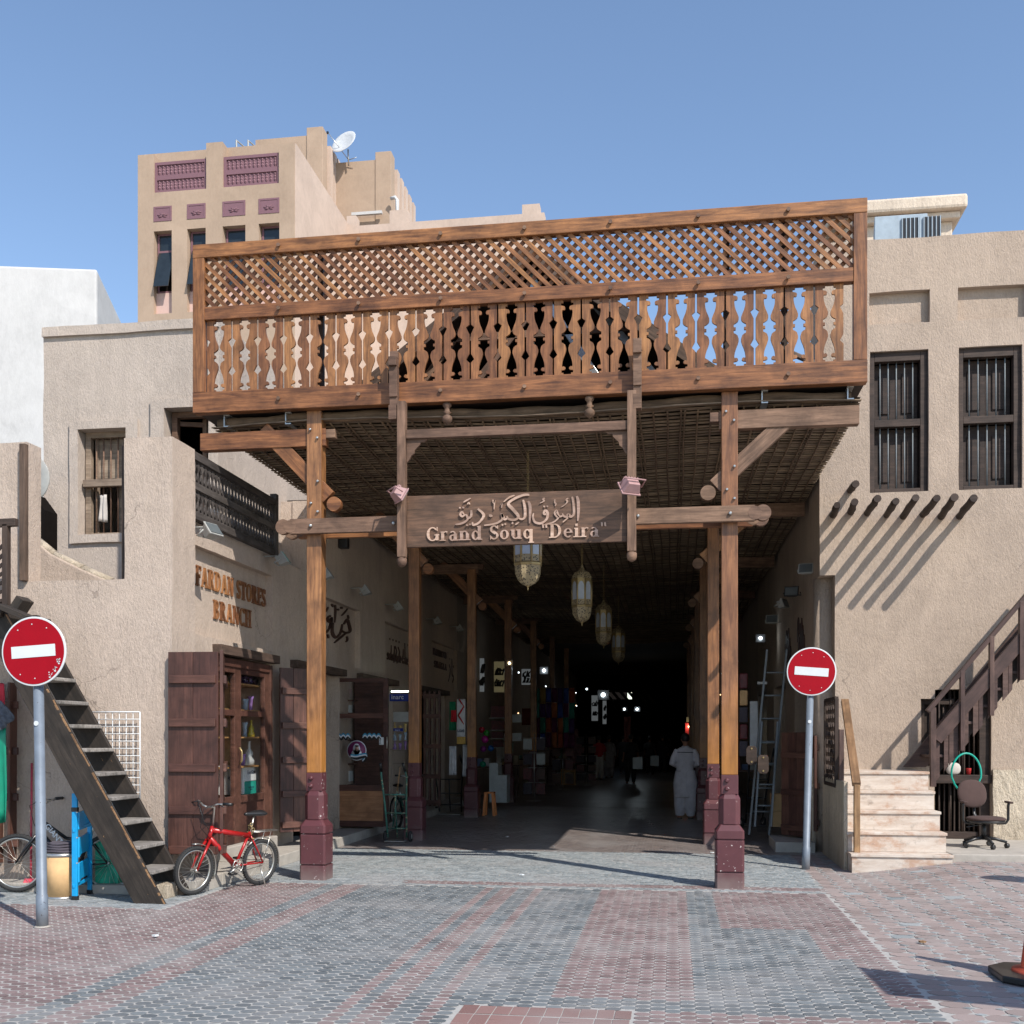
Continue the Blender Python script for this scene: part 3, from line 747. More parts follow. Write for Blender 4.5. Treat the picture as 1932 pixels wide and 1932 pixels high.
# purple lattice panels
for (a, b) in ((289, 389), (420, 526)):
    xa_, xb_ = tx(a), tx(b)
    p = MB(); f = .13
    p.box((xa_, YT + .1, z_lat0), (xa_ + f, YT + .3, z_lat1)).box((xb_ - f, YT + .1, z_lat0), (xb_, YT + .3, z_lat1)).box((xa_ + f, YT + .1, z_lat0), (xb_ - f, YT + .3, z_lat0 + f)).box((xa_ + f, YT + .1, z_lat1 - f), (xb_ - f, YT + .3, z_lat1))
    zm_ = (z_lat0 + z_lat1) / 2; p.box((xa_ + f, YT + .1, zm_ - .1), (xb_ - f, YT + .3, zm_ + .1)).box((xa_ + f, YT + .16, z_lat0 + f), (xb_ - f, YT + .3, zm_ - .1)).box((xa_ + f, YT + .16, zm_ + .1), (xb_ - f, YT + .3, z_lat1 - f))
    p = p.obj('lattice_panel', M_PURPLE, tw)
    d = MB()
    nx_ = 12
    for r2 in range(6):
        z = z_lat0 + f + .12 + r2 * (zm_ - z_lat0 - .34) / 2.9 if r2 < 3 else zm_ + .22 + (r2 - 3) * (zm_ - z_lat0 - .34) / 2.9
        for k in range(nx_):
            x = xa_ + f + (xb_ - xa_ - 2 * f) * (k + .5) / nx_; s = .075
            d.add([(x - s, YT + .158, z), (x, YT + .158, z + .13), (x + s, YT + .158, z), (x, YT + .158, z - .1), (x, YT + .10, z + .02)], [(0, 1, 4), (1, 2, 4), (2, 3, 4), (3, 0, 4)])
    d.obj('studs', M_PURPLE, p)['kind'] = 'stuff'
for i, (a, b) in enumerate(wins):
    xa_, xb_ = tx(a), tx(b)
    p = MB().box((xa_, YT - .02, z_pl0), (xb_, YT + .02, z_pl0 + .08)).box((xa_, YT - .02, z_pl1 - .08), (xb_, YT + .02, z_pl1)).box((xa_, YT - .02, z_pl0 + .08), (xa_ + .08, YT + .02, z_pl1 - .08)).box((xb_ - .08, YT - .02, z_pl0 + .08), (xb_, YT + .02, z_pl1 - .08)).box((xa_ + .08, YT - .005, z_pl0 + .08), (xb_ - .08, YT + .02, z_pl1 - .08)).obj('plaque', M_PURPLE, tw)
    m_ = MB(); xc = (xa_ + xb_) / 2; zc = (z_pl0 + z_pl1) / 2
    for sx in (-1, 1):
        for ang, L_ in ((80, .15), (50, .2), (15, .26), (-15, .2)):
            q = [Vector((xc + sx * L_ * t_ * math.cos(rad(ang)), YT - .01, zc - .1 + L_ * math.sin(rad(ang)) * t_ * (1.3 - .5 * t_))) for t_ in (0, .4, .75, 1)]
            m_.tube(q, [.02, .035, .03, .008], 5)
    m_.obj('leaf_relief', M_PURPLE, p)
    w_ = MB().box((xa_ + .04, YT + .3, z_sill + .9), (xa_ + .12, YT + .36, z_wt)).box((xb_ - .08, YT + .3, z_sill + .9), (xb_, YT + .36, z_wt)).box((xa_ + .12, YT + .3, z_wt - .08), (xb_ - .08, YT + .36, z_wt)).box((xa_ + .12, YT + .3, z_wt - .85), (xb_ - .08, YT + .36, z_wt - .75)).box((xa_ + .12, YT + .3, z_sill + 1.0), (xb_ - .08, YT + .36, z_sill + 1.1)).obj('window', M_PURPLE, tw)
    box('pane', (xa_ + .12, YT + .33, z_wt - .75), (xb_ - .08, YT + .34, z_wt - .08), M_DGLASS, w_)
    box('pane', (xa_ + .12, YT + .345, z_sill + 1.1), (xb_ - .08, YT + .355, z_wt - .85), M_VOID, w_)
    box('spandrel', (xa_, YT + .25, z_sill), (xb_, YT + .49, z_sill + 1.0), M_PINK, tw)
    if i < 2:   # sash tilted out
        q = MB().box((xa_ + .1, -.03, -1.75), (xb_ - .06, 0, 0)); q.xf(Matrix.Translation((0, YT + .3, z_wt - .86)) @ Matrix.Rotation(rad(-17), 4, 'X')); q.obj('sash', M_DGLASS, w_)
    else: box('sash', (xa_ + .12, YT + .30, z_sill + 1.15), (xb_ - .08, YT + .33, z_wt - .9), M_DGLASS, w_)
# rear wings
YW = YB
bw = thing('rear_wing', (-10, YW, 0), 'low beige rendered wing with stepped parapet behind the balustrade', 'building')
gbox('wall', 654, 1027, 414, YW, .6, M_TOWER2, bw)
# its sloping skyline is only perspective: crenels stand on a level wall
for a, b, v in ((654, 672, 407), (735, 769, 396), (985, 1018, 385)): gbox('merlon', a, b, v, YW + .003, .59, M_TOWER2, bw, z0=at(900, 414, Y=YW).z - .3)
tb = thing('stair_tower', (-14, YW + 2, 0), 'beige rendered roof tower with ribbed corner behind the purple panelled block', 'building')
Yb1 = YT + 8
def ribbed(parent, u0, u1, vt, Y, u2, nrib, depth=None, vrib=None):
    a = at(u0, vt, Y=Y); b = at(u1, vt, Y=Y); zt_ = at(u1, vt, Y=Y).z
    y2 = at(u2, vt, X=b.x).y if depth is None else Y + depth
    MB().box((a.x, Y, 3), (b.x, y2, zt_ - .1)).obj('wall', M_TOWER, parent)
    rx = b.x - .7; box('corner_pier', (rx, Y - .05, 3), (b.x + .15, Y + .7, zt_ + .28), M_TOWER, parent, .02)
    for k in range(nrib):
        y = Y + 1.1 + (y2 - Y - 1.4) * k / max(1, nrib - 1)
        box('rib', (b.x - .2, y, 3), (b.x + .2, y + (y2 - Y) / nrib * .52, zt_ - .1 - .0 * k), M_TOWER2, parent)
ribbed(tb, 482, 604, 250, Yb1, 634, 3)
tc = thing('stair_tower', (-12, YW + 2, 0), 'shorter beige roof tower with vertical ribs right of the satellite dish', 'building')
ribbed(tc, 632, 733, 296, YT + 10, 776, 5)
# rooftop extras
Yd = YT + 9.5
c0 = at(651, 271, Y=Yd)
ds = thing('satellite_dish', (c0.x, Yd, c0.z - .8), 'large white satellite dish on the beige roof tower', 'satellite dish')
prof = [(0.0, 0), (.25, .015), (.5, .06), (.7, .12), (.72, .125), (.7, .14), (.5, .08), (.25, .035), (0.0, .02)]
dm = MB().lathe(prof, (0, 0, 0), 32, 'Z', caps=False); k0 = Matrix.Translation(c0) @ Vector((-.30, -.86, .40)).to_track_quat('Z', 'Y').to_matrix().to_4x4()
dm.xf(k0).obj('dish', M_LGREY, ds)
MB().tube([c0 + Vector((.1, .2, -.2)), c0 + Vector((.1, .3, -1.0))], .04).tube([c0 + Vector((.1, .3, -.7)), c0 + Vector((-.75, -.5, .35))], .02).tube([c0 + Vector((.1, .3, -.7)), c0 + Vector((.55, .2, -.65))], .02).obj('mount', M_STEEL, ds)
box('feed_horn', c0 + Vector((-.82, -.56, .3)), c0 + Vector((-.72, -.46, .4)), M_BLACK, ds)
p0 = at(664, 405, Y=YT + 9.7); p1 = at(721, 402, Y=YT + 9.7)
lt = tag(MB().box((p0.x, YT + 9.6, p0.z - .08), (p1.x, YT + 9.75, p1.z + .1)).obj('tube_light', M_WHITE), 'white tube light on the wall of the shorter roof tower', 'lamp')
q0 = at(749, 372, Y=YT + 9.6)
tag(MB().tube([q0 + Vector((-.35, .1, .0)), q0 + Vector((-.1, 0, 0)), q0 + Vector((0, 0, -.15)), q0 + Vector((0, 0, -2))], .09).obj('vent_pipe', M_LGREY), 'grey white bent vent pipe on the ribbed corner of the roof tower', 'pipe')
for k, u in enumerate((446, 468)):
    q0 = at(u, 265, Y=YT + 3); t = MB().tube([q0 + Vector((0, 0, -1)), q0, q0 + Vector((.35, .5, -.2)), q0 + Vector((.35, .5, -1))], .045, 6)
    tag(t.obj('roof_ladder_rail', M_GREY), ['white handrail loop on the tower roof, nearer the purple panels', 'white handrail loop on the tower roof, nearer the satellite dish'][k], 'handrail', 'handrail loops on the tower roof')
# white building far left
D = lambda u, v, z: ((z - EYE) * FP / (1391 - v))
def onlevel(u, v, z):
    d = D(u, v, z); L = (u - 966) / FP * d; return Vector((C_ * L - S_ * d, S_ * L + C_ * d, z))
ZW = 11.0
a_, b_, c_ = onlevel(-60, 498, ZW), onlevel(183, 507, ZW), onlevel(231, 611, ZW)
wb = MB().prism([(a_.x, a_.y, 0), (b_.x, b_.y, 0), (c_.x, c_.y, 0), (a_.x + (c_.x - b_.x), a_.y + (c_.y - b_.y), 0)], (0, 0, ZW)).obj('white_house', M_WHITE, None, .05)
tag(wb, 'plain bright white building at the left edge of the view', 'building')
dq = at(62, 903, Y=13.4)
tag(MB().lathe([(0, .05), (.2, .03), (.33, 0), (.34, .01), (.2, .05), (0, .07)], (dq.x - .1, 13.4, dq.z), 28, 'Y', caps=False).obj('satellite_dish', M_GREY), 'pale dish peeping out behind the notched parapet beside the wood plank', 'satellite dish')
# cream cornice behind the right house, cooling unit
YC = 19.5
cc = thing('rear_block', (5, YC, 0), 'cream rendered block with a cracked moulded cornice above the right house', 'building')
x0_, x1_ = at(1600, 380, Y=YC).x, at(1804, 380, Y=YC).x; z1_ = at(1730, 369, Y=YC).z; z0_ = at(1730, 396, Y=YC).z; xo = at(1827, 380, Y=YC).x
box('wall', (x0_, YC + .25, 6), (x1_, YC + 3, z0_ - .12), M_CREAM, cc, .02)
box('cornice', (x0_ - .3, YC, z0_), (xo, YC + 3.2, z1_), M_CREAM, cc, .05); box('moulding', (x0_, YC + .12, z0_ - .12), (xo - .1, YC + 3, z0_ - .003), M_CREAM, cc, .02)
box('sill', (x1_ - .4, YC + .13, z0_ - .75), (x1_ + .05, YC + .4, z0_ - .62), M_CREAM, cc, .02)
YA = 17.4
M_ACB = plain('pale_blue_metal', (.30, .37, .43), .5)
A0, A1, A2 = at(1650, 437, Y=YA), at(1750, 402, Y=YA), at(1768, 415, Y=YA + .6)
ac = thing('cooling_unit', (A1.x, YA, 8.0), 'pale blue grey cooling unit with square grilles on the right roof', 'air conditioner')
zA = A1.z; x0_, x1_ = A0.x, A1.x
MB().prism([(x0_, YA, 8.2), (x1_, YA, 8.2), (x1_ + .12, YA + .8, 8.2), (x0_ + .12, YA + .8, 8.2)], (0, 0, zA - 8.2)).obj('casing', M_ACB, ac, .01)
for k in range(2):
    xa_ = x0_ + .42 + k * .32 - .02; MB().box((xa_, YA - .012, 8.3), (xa_ + .26, YA - .003, zA - .06)).obj('fan_opening', M_BLACK, ac)
    g_ = MB()
    for i in range(5): g_.box((xa_ + i * .06, YA - .03, 8.3), (xa_ + i * .06 + .012, YA - .014, zA - .06))
    for i in range(9): g_.box((xa_, YA - .045, 8.3 + i * .07), (xa_ + .26, YA - .031, 8.312 + i * .07))
    g_.obj('grille', M_ACB, ac)

# ================================================================ entrance canopy
YB_ = 11.93; XB0, XB1 = -5.53, 2.04
bal = thing('timber_balustrade', (-1.7, YB_, 5.42), 'long orange brown timber balustrade screen with lattice above carved boards over the gateway', 'balustrade')
beam('bottom_beam', (XB0, YB_ + .06, 5.54), (XB1, YB_ + .06, 5.54), .12, .24, M_WOOD, bal, .006)
beam('middle_beam', (XB0 + .14, YB_ + .06, 6.575), (XB1 - .14, YB_ + .06, 6.575), .10, .15, M_WOOD, bal, .006)
beam('top_beam', (XB0, YB_ + .06, 7.30), (XB1, YB_ + .06, 7.30), .12, .155, M_WOOD, bal, .006)
for x in (XB0 + .071, XB1 - .071): beam('end_post', (x, YB_ + .055, 5.662), (x, YB_ + .055, 7.22), .1395, .105, M_WOOD, bal, .005)
# boards: each has a notched straight edge and a carved edge
def board_poly():
    H = .84; k = .3135 / 352
    y0, y1 = 405, 1330; zf = lambda y: H * (y1 - y) / (y1 - y0)
    carve = [(405,50),(440,50),(442,78),(470,78),(474,60),(482,34),(500,26),(520,30),(528,44),(524,58),(538,66),(560,67),(600,62),(650,48),(690,30),(730,15),(760,15),(782,24),(800,46),(814,74),(850,74),(852,50),(884,50),(886,74),(920,74),(932,50),(950,28),(990,15),(1020,15),(1060,27),(1100,44),(1150,60),(1200,67),(1222,62),(1214,46),(1226,26),(1244,22),(1258,36),(1264,74),(1292,74),(1294,48),(1330,48)]
    st = [(1330,10),(1112,10),(1070,52),(1000,12),(756,12),(672,53),(640,12),(405,10)]
    P = [((352 / 2 - h) * k, zf(y)) for y, h in carve]          # x measured from the slot centre
    Q = [(h * k, zf(y)) for y, h in st]
    return P + Q
bp = board_poly()
def baluster_mesh(sign):
    mb = MB(); mb.prism([(sign * x, 0, z) for x, z in bp], (0, .025, 0)); me = mb.mesh('baluster'); me.materials.append(M_WOOD2); return me
def woodz(name, src_dark, src_light):
    m = wood(name, src_dark, src_light, .5)
    for nd in m.node_tree.nodes:
        if nd.type == 'MAPPING':
            s = nd.inputs['Scale'].default_value; nd.inputs['Scale'].default_value = (s[1], s[2], s[0])
    return m
M_WOOD2 = woodz('oiled_teak_upright', (.13, .050, .017), (.39, .165, .05))
bmesh_p, bmesh_m = baluster_mesh(1), baluster_mesh(-1)
pitch = 7.29 / 23.3; xx = XB0 + .14 + .005
k = 0
slot = xx
while slot < XB1 - .12:
    for s_, me in ((1, bmesh_p), (-1, bmesh_m)):
        if s_ == -1 and slot - .15 < XB0 + .12: continue
        if s_ == 1 and slot + .15 > XB1 - .13: continue
        o = link('baluster', me, None, None); o.location = (slot, YB_ + .055, 5.661); own(o, bal)
    slot += pitch
# lattice slats
zb_, zt_ = 6.645, 7.228; h_ = zt_ - zb_
sp_ = .1305; x = XB0 + .14 - h_
while x < XB1 - .14:
    for d_, y_ in ((-1, YB_ + .045), (1, YB_ + .075)):
        # line from (x, bottom) rising to (x+h, top) when d=1, falling when d=-1
        t0 = max(0, (XB0 + .13 - x) / h_); t1 = min(1, (XB1 - .13 - x) / h_)
        if t1 - t0 < .06: continue
        za, zb = (zb_ + h_ * t0, zb_ + h_ * t1) if d_ == 1 else (zt_ - h_ * t0, zt_ - h_ * t1)
        beam('lattice_slat', (x + h_ * t0, y_, za), (x + h_ * t1, y_, zb), .014, .047, M_WOOD, bal, 0)
    x += sp_
for z in (5.54, 6.575, 7.30):
    for i in range(7):
        x = XB0 + 1.05 + i * .95; MB().lathe([(.022, 0), (.022, .02), (.012, .03)], (x, YB_ - .031, z), 8, 'Y').obj('bolt', M_WOODG, bal)
# posts
def octa(r, c=.30):
    k = r * c; return [(r, -r + k), (r, r - k), (r - k, r), (-r + k, r), (-r, r - k), (-r, -r + k), (-r + k, -r), (r - k, -r)]
def post(X, Y, label, top=5.42, lod=0):
    t = thing('canopy_post', (X, Y, 0), label, 'post', 'timber posts with maroon steel feet')
    beam('shaft', (X, Y, 1.24), (X, Y, top), .176, .176, M_WOODP, t, .008)
    def blk(r, z0, z1, c, taper=None):
        a = [(X + p, Y + q, z0) for p, q in octa(r * .86, c)]; m = MB().prism(a, (0, 0, z1 - z0))
        if taper:
            b = [(X + p, Y + q, z1 + taper[1]) for p, q in octa(taper[0] * .86, c)]; aa = [(p[0], p[1], z1) for p in a]
            m = MB(); n = 8; m.add([(p[0], p[1], z0) for p in a] + aa + b, [tuple(range(8))[::-1], tuple(range(16, 24))] + [(i, (i+1)%8, 8+(i+1)%8, 8+i) for i in range(8)] + [(8+i, 8+(i+1)%8, 16+(i+1)%8, 16+i) for i in range(8)])
        return m.obj('base_block', M_MAROON, t, .005)
    blk(.18, 0, .175, .13); blk(.165, .175, .19, .13); blk(.18, .19, .53, .13); blk(.165, .53, .545, .13); blk(.18, .545, .63, .13, (.12, .07))
    blk(.133, .70, .98, .42, (.105, .05))
    blk(.107, 1.03, 1.24, .05)
    for z in (1.09, 1.18): MB().lathe([(.025, 0), (.025, -.018), (.014, -.032)], (X - .03, Y - .094, z), 8, 'Y').obj('bolt', M_MAROON, t)
    return t
PX0, PX1 = -4.10, .61
names = ['front left', 'front right']
YP = [12.13, 17.0, 22.0, 27.0, 32.0, 37.0, 42.0]
ordn = ['frontmost', 'second', 'third', 'fourth', 'fifth', 'sixth', 'seventh']
posts = []
for i, y in enumerate(YP):
    for j, x in enumerate((PX0, PX1)):
        posts.append(post(x, y, f'{ordn[i]} orange timber post of the {"left" if j == 0 else "right"} row with a maroon stepped foot', 5.42 if i == 0 else 5.1))
# bolts at the front posts
for x in (PX0, PX1):
    for dx, z in ((-.04, 5.2), (.045, 5.1), (-.03, 4.35), (.05, 4.6), (.05, 4.25)):
        MB().lathe([(.016, 0), (.016, -.02), (.010, -.03)], (x + dx, 12.041, z), 8, 'Y').obj('bolt', M_STEEL, posts[0 if x < -1 else 1])
# brackets and braces on every frame
def ballend(name, c, r, th, mat, par):
    return MB().lathe([(r * .96, -th / 2), (r, -th / 2 + .008), (r, th / 2 - .008), (r * .96, th / 2)], c, 24, 'Y').obj(name, mat, par)
for i, y in enumerate(YP[:5]):
    yb = y
    fr = thing('roof_bracket', (PX0, y, 4.2), f'{ordn[i]} left bracket with diagonal brace and round ball end under the mat ceiling', 'bracket', 'timber brackets beside the posts')
    beam('bracket_beam', (-5.5 if i == 0 else -5.25, yb, 5.12), (-3.97, yb, 5.12), .12, .2, M_WOODG if i else M_WOOD, fr)
    beam('corbel', (-3.97, yb, 5.16), (-3.86, yb, 5.16), .1, .1, M_WOODG, fr)
    a = at(508, 817, Y=12.3); b = at(630, 945, Y=12.3); dy = y - 12.13
    beam('brace', (a.x, yb + .0, a.z), (b.x, yb + .0, b.z), .09, .17, M_WOOD if i == 0 else M_WOODP, fr)
    bb = at(637, 955, Y=12.3); ballend('ball_end', (bb.x + .02, yb + .0, bb.z - .02), .085, .1, M_WOOD, fr)
    fr = thing('roof_bracket', (PX1, y, 4.2), f'{ordn[i]} right bracket with diagonal brace and round ball end under the mat ceiling', 'bracket', 'timber brackets beside the posts')
    beam('bracket_beam', (.5, yb, 5.12), (1.98, yb, 5.12), .12, .2, M_WOODG, fr)
    beam('corbel', (.40, yb, 5.16), (.5, yb, 5.16), .1, .1, M_WOODG, fr)
    a = at(1492, 792, Y=12.3); b = at(1348, 925, Y=12.3)
    beam('brace', (a.x, yb + .0, a.z), (b.x, yb + .0, b.z), .09, .17, M_WOODG if i == 0 else M_WOODP, fr)
    bb = at(1338, 936, Y=12.3); ballend('ball_end', (bb.x - .02, yb + .0, bb.z - .01), .085, .1, M_WOODG, fr)
# mat ceiling: palm strips laid across, tied with cords and ribs running inwards
def cz(x, y):
    s = .07 * math.sin((x + 5.2) / 7.2 * math.pi * 3) + .05 * math.sin(y * 1.25 + x * .4) + .10 * smoothstep((12.8 - y) / .9)
    return 5.24 + s * .4 - .12 * smoothstep((y - 20) / 20)
ceil = thing('mat_ceiling', (-1.7, 14, 5.3), 'woven palm mat ceiling with thin ribs between the brackets', 'ceiling')
xa_, xb_ = -5.35, 2.0
cs = [xa_ + (xb_ - xa_) * i / 30 for i in range(31)]
sheet = MB(); ys = [12.12 + i * .4 for i in range(125)]
sheet.add([(x, y, cz(x, y) + .05) for y in ys for x in cs], [(j*31+i, j*31+i+1, (j+1)*31+i+1, (j+1)*31+i) for j in range(124) for i in range(30)], True).obj('mat_sheet', M_STRAWD, ceil)
y = 12.1; n_s = 0; late = MB()
while y < 40:
    wv = .104
    m_ = MB() if n_s < 130 else late
    off = R.uniform(-.003, .003); tl = R.uniform(.004, .012); ph = R.uniform(0, 6)
    k0 = len(m_.v)
    for x in cs:
        z = cz(x, y) + off + .003 * math.sin(x * 9 + ph); yy = y + .003 * math.sin(x * 2.1 + ph)
        m_.v += [(x, yy - wv / 2, z - tl), (x, yy + wv / 2, z + .008), (x, yy + wv / 2, z + .02), (x, yy - wv / 2, z + .012 - tl)]
    for i in range(30):
        for a, b in ((0, 1), (1, 2), (2, 3), (3, 0)):
            m_.f.append([k0 + i*4 + a, k0 + i*4 + b, k0 + (i+1)*4 + b, k0 + (i+1)*4 + a]); m_.sm.append(False)
    if n_s < 130: m_.obj('palm_strip', M_STRAW, ceil)
    n_s += 1; y += .112 if y < 24 else .16
late.obj('palm_strips', M_STRAW, ceil)['kind'] = 'stuff'
x = xa_ + .08; k = 0
while x < xb_:
    pts = [(x + .008 * math.sin(yy * 1.7 + k), yy, cz(x, yy) - .028 + .004 * math.sin(yy * 8 + k)) for yy in [12.15 + i * .3 for i in range(70)]]
    MB().tube(pts, .012, 5, flat=.9).obj('palm_rib', M_STRAW2, ceil)
    x += (.145 if k % 4 else .05) + R.uniform(-.006, .006); k += 1
# rolled matting edge at the front and steel channels above
MB().tube([(x_, 12.14, cz(x_, 12.1) + .05 + .012 * math.sin(x_ * 7)) for x_ in [xa_ + .05 + i * .2 for i in range(37)]], .055, 8, flat=1.1).obj('mat_roll', M_STRAW2, ceil)
roof = thing('passage_roof', (-1.7, 20, 5.5), 'dark roof deck and gable over the covered passage behind the balustrade', 'roof')
box('deck', (-5.5, 12.06, 5.44), (2.03, 62, 5.52), M_DARKW, roof)
for x in (-5.2, -4.45, .95, 1.85):
    MB().box((x, 12.05, 5.28), (x + .012, 13.5, 5.42)).box((x + .012, 12.05, 5.28), (x + .07, 13.5, 5.292)).box((x + .012, 12.05, 5.408), (x + .07, 13.5, 5.42)).obj('steel_channel', M_STEEL, roof)
# gable roof on top of the deck
zr_, zE = 7.62, 5.55; xr_, xl0, xr0 = -1.75, -4.5, 1.15; yg = 13.2
th = .08
for s_, xe in ((-1, xl0), (1, xr0)):
    MB().prism([(xr_, yg, zr_), (xe, yg, zE), (xe, yg, zE - th), (xr_, yg, zr_ - th)], (0, 45, 0)).obj('roof_slope', M_VOID if False else M_DARKW, roof)
    beam('barge_board', (xr_, yg - .03, zr_ - .02), (xe, yg - .03, zE - .02), .05, .16, M_WOODD, roof)
box('attic_dark_back', (xl0 + .2, yg + 1.4, 5.53), (xr0 - .2, yg + 1.5, 6.3), M_VOID, roof)  # black sheets added for the dark inside the open gable
MB().prism([(xl0 + .1, yg + 1.3, 5.53), (xr0 - .1, yg + 1.3, 5.53), (xr_, yg + 1.3, zr_ - .12)], (0, .05, 0)).obj('attic_dark_sheet', M_VOID, roof)
for a, b in (((-3.6, 5.6), (-2.2, 7.4)), ((-2.9, 5.6), (-1.75, 7.0)), ((-.6, 5.6), (-1.75, 7.4)), ((.2, 5.6), (-1.1, 7.2)), ((-1.75, 5.6), (-1.75, 7.8)), ((-3.9, 6.0), (.4, 6.05)), ((-3.0, 6.7), (-.5, 6.72))):
    beam('truss_bar', (a[0], yg + .3, a[1]), (b[0], yg + .3, b[1]), .05, .09, M_STEEL if a[0] > -2 else M_WOODG, roof)
for x in (-4.05, .58, 1.2): beam('stay', (x, 12.15, 5.6), (x, 12.15, 7.3), .07, .07, M_DARKW, roof)
beam('stay', (1.15, 12.4, 6.0), (1.75, 13.4, 6.1), .05, .05, M_WOODD, roof)
# signboard frame hung in front
sg = thing('hanging_signboard', (-1.7, 11.82, 3.79), 'carved timber signboard of the souq hanging on a frame from the balustrade', 'sign')
YS_ = 11.83
xl_ = at(759, 900, Y=YS_).x; xr2 = at(1192, 900, Y=YS_).x
sz0, sz1 = at(975, 1027, Y=YS_).z, at(975, 929, Y=YS_).z
beam('board', (xl_ + .05, YS_ + .03, (sz0 + sz1) / 2), (xr2 - .05, YS_ + .03, (sz0 + sz1) / 2), .05, sz1 - sz0, M_WOODS, sg, .006)
zhb = at(759, 1052, Y=YS_).z; zht = 5.40
for x in (xl_, xr2):
    beam('hanger', (x, YS_ - .01, zhb), (x, YS_ - .01, zht), .095, .095, M_WOODG, sg)
    MB().lathe([(.045, 0), (.055, -.015), (.056, -.05), (.045, -.085), (.012, -.105)], (x, YS_ - .01, zhb - .004), 14).obj('finial', M_WOODG, sg)
    xo_ = x - .1 if x < -2 else x + .06
    hk = MB(); z0 = 5.30
    for pz0, pz1, dy in ((5.20, 5.36, -.03), (5.36, 5.46, .02), (5.46, 5.80, .0), (5.80, 5.90, -.04), (5.90, 5.98, .03)):
        hk.box((xo_ - .045, YS_ - .03 + dy, pz0 + .001), (xo_ + .045, YS_ + .075 + dy * .5 - (.03 if dy > 0 else 0), pz1))
    hk.obj('hook', M_WOODG, sg, .004)
ztr = at(975, 812, Y=YS_).z
beam('top_rail', (xl_ + .05, YS_, ztr), (xr2 - .05, YS_, ztr), .07, .10, M_WOODG, sg)
for s_, x in ((1, xl_ + .05), (-1, xr2 - .05)):
    P = [(0, 0), (.24, 0), (.20, -.03), (.16, -.03), (.15, -.06), (.12, -.09), (.09, -.12), (.08, -.16), (.05, -.18), (.03, -.22), (0, -.26)]
    MB().prism([(x + s_ * (a + .002), YS_ + .0, ztr - .052 + b) for a, b in P], (0, .035, 0)).obj('carved_bracket', M_WOODG, sg)
for s_, u0, u1, nm in ((-1, 548, 757, 'left'), (1, 1424, 1190, 'right')):
    a = at(u0, 985 if s_ < 0 else 965, Y=11.97); b = at(u1, 985, Y=11.97); z = 4.07
    t = thing('cross_bar', (a.x, 11.97, z), f'{nm} horizontal timber bar clamping the front post to the signboard frame', 'beam', 'cross bars of the sign')
    for y in (11.975, 12.275):
        beam('bar', (a.x, y, z), (b.x, y, z), .07, .17, M_WOODG if y < 12 else M_WOODP, t)
        ballend('ball_end', (a.x + s_ * .085, y, z), .088, .07, M_WOODG, t); ballend('ball_end', (a.x + s_ * .0, y, z), .075, .075, M_WOODG, t)
    for x in (PX0 if s_ < 0 else PX1, b.x + s_ * .08): MB().lathe([(.02, 0), (.02, -.02), (.01, -.03)], (x, 11.938, z), 8, 'Y').obj('bolt', M_STEEL, t)
for i, u in enumerate((843, 1112)):
    p = at(u, 770, Y=11.98)
    t = MB().lathe([(.05, 0), (.05, -.03), (.03, -.05), (.03, -.09), (.05, -.10), (.02, -.12), (.055, -.15), (.06, -.18), (.045, -.215), (.012, -.23), (.008, -.25)], (p.x, 12.0, 5.415), 14).obj('pendant', M_WOODG)
    tag(t, ['turned timber pendant under the beam, the one nearer the left hanger', 'turned timber pendant under the beam, the one nearer the right hanger'][i], 'pendant', 'turned pendants under the balustrade')
M_LENS = plain('dull_lens', (.10, .115, .12), .4)
def floodlight(name, p, yaw, pitch, mat, label, s=1.0, lens=None, group='floodlights'):
    t = thing(name, p, label, 'floodlight', group); M = Matrix.Translation(p) @ Matrix.Rotation(yaw, 4, 'Z') @ Matrix.Rotation(pitch, 4, 'X') @ Matrix.Diagonal((s, s, s, 1))
    m = MB(); m.add([(-.09,-.03,-.065),(.09,-.03,-.065),(.09,-.03,.065),(-.09,-.03,.065),(-.06,.06,-.04),(.06,.06,-.04),(.06,.06,.04),(-.06,.06,.04)], [(0,1,2,3),(4,7,6,5),(0,4,5,1),(1,5,6,2),(2,6,7,3),(3,7,4,0)])
    m.box((-.10, -.045, -.075), (.10, -.031, .075)); m.xf(M).obj('housing', mat, t, .004)
    MB().box((-.085, -.052, -.06), (.085, -.046, .06)).xf(M).obj('glass', lens or M_LENS, t)
    MB().tube([(-.115, -.0, 0), (-.115, .09, .0), (.115, .09, 0), (.115, 0, 0)], .008, 6).xf(M).obj('yoke', mat, t)
    f = MB()
    for k in range(5): f.box((-.07 + k * .032, .03, .045), (-.062 + k * .032, .06, .06))
    f.xf(M).obj('fins', mat, t)
    return t
floodlight('floodlight', at(752, 932, Y=11.68), rad(125), rad(30), M_PINKL, 'faded pink floodlight at the left end of the signboard', 1.1)
floodlight('floodlight', at(1190, 917, Y=11.55), rad(215), rad(35), M_PINKL, 'faded pink floodlight at the right end of the signboard', 1.15)
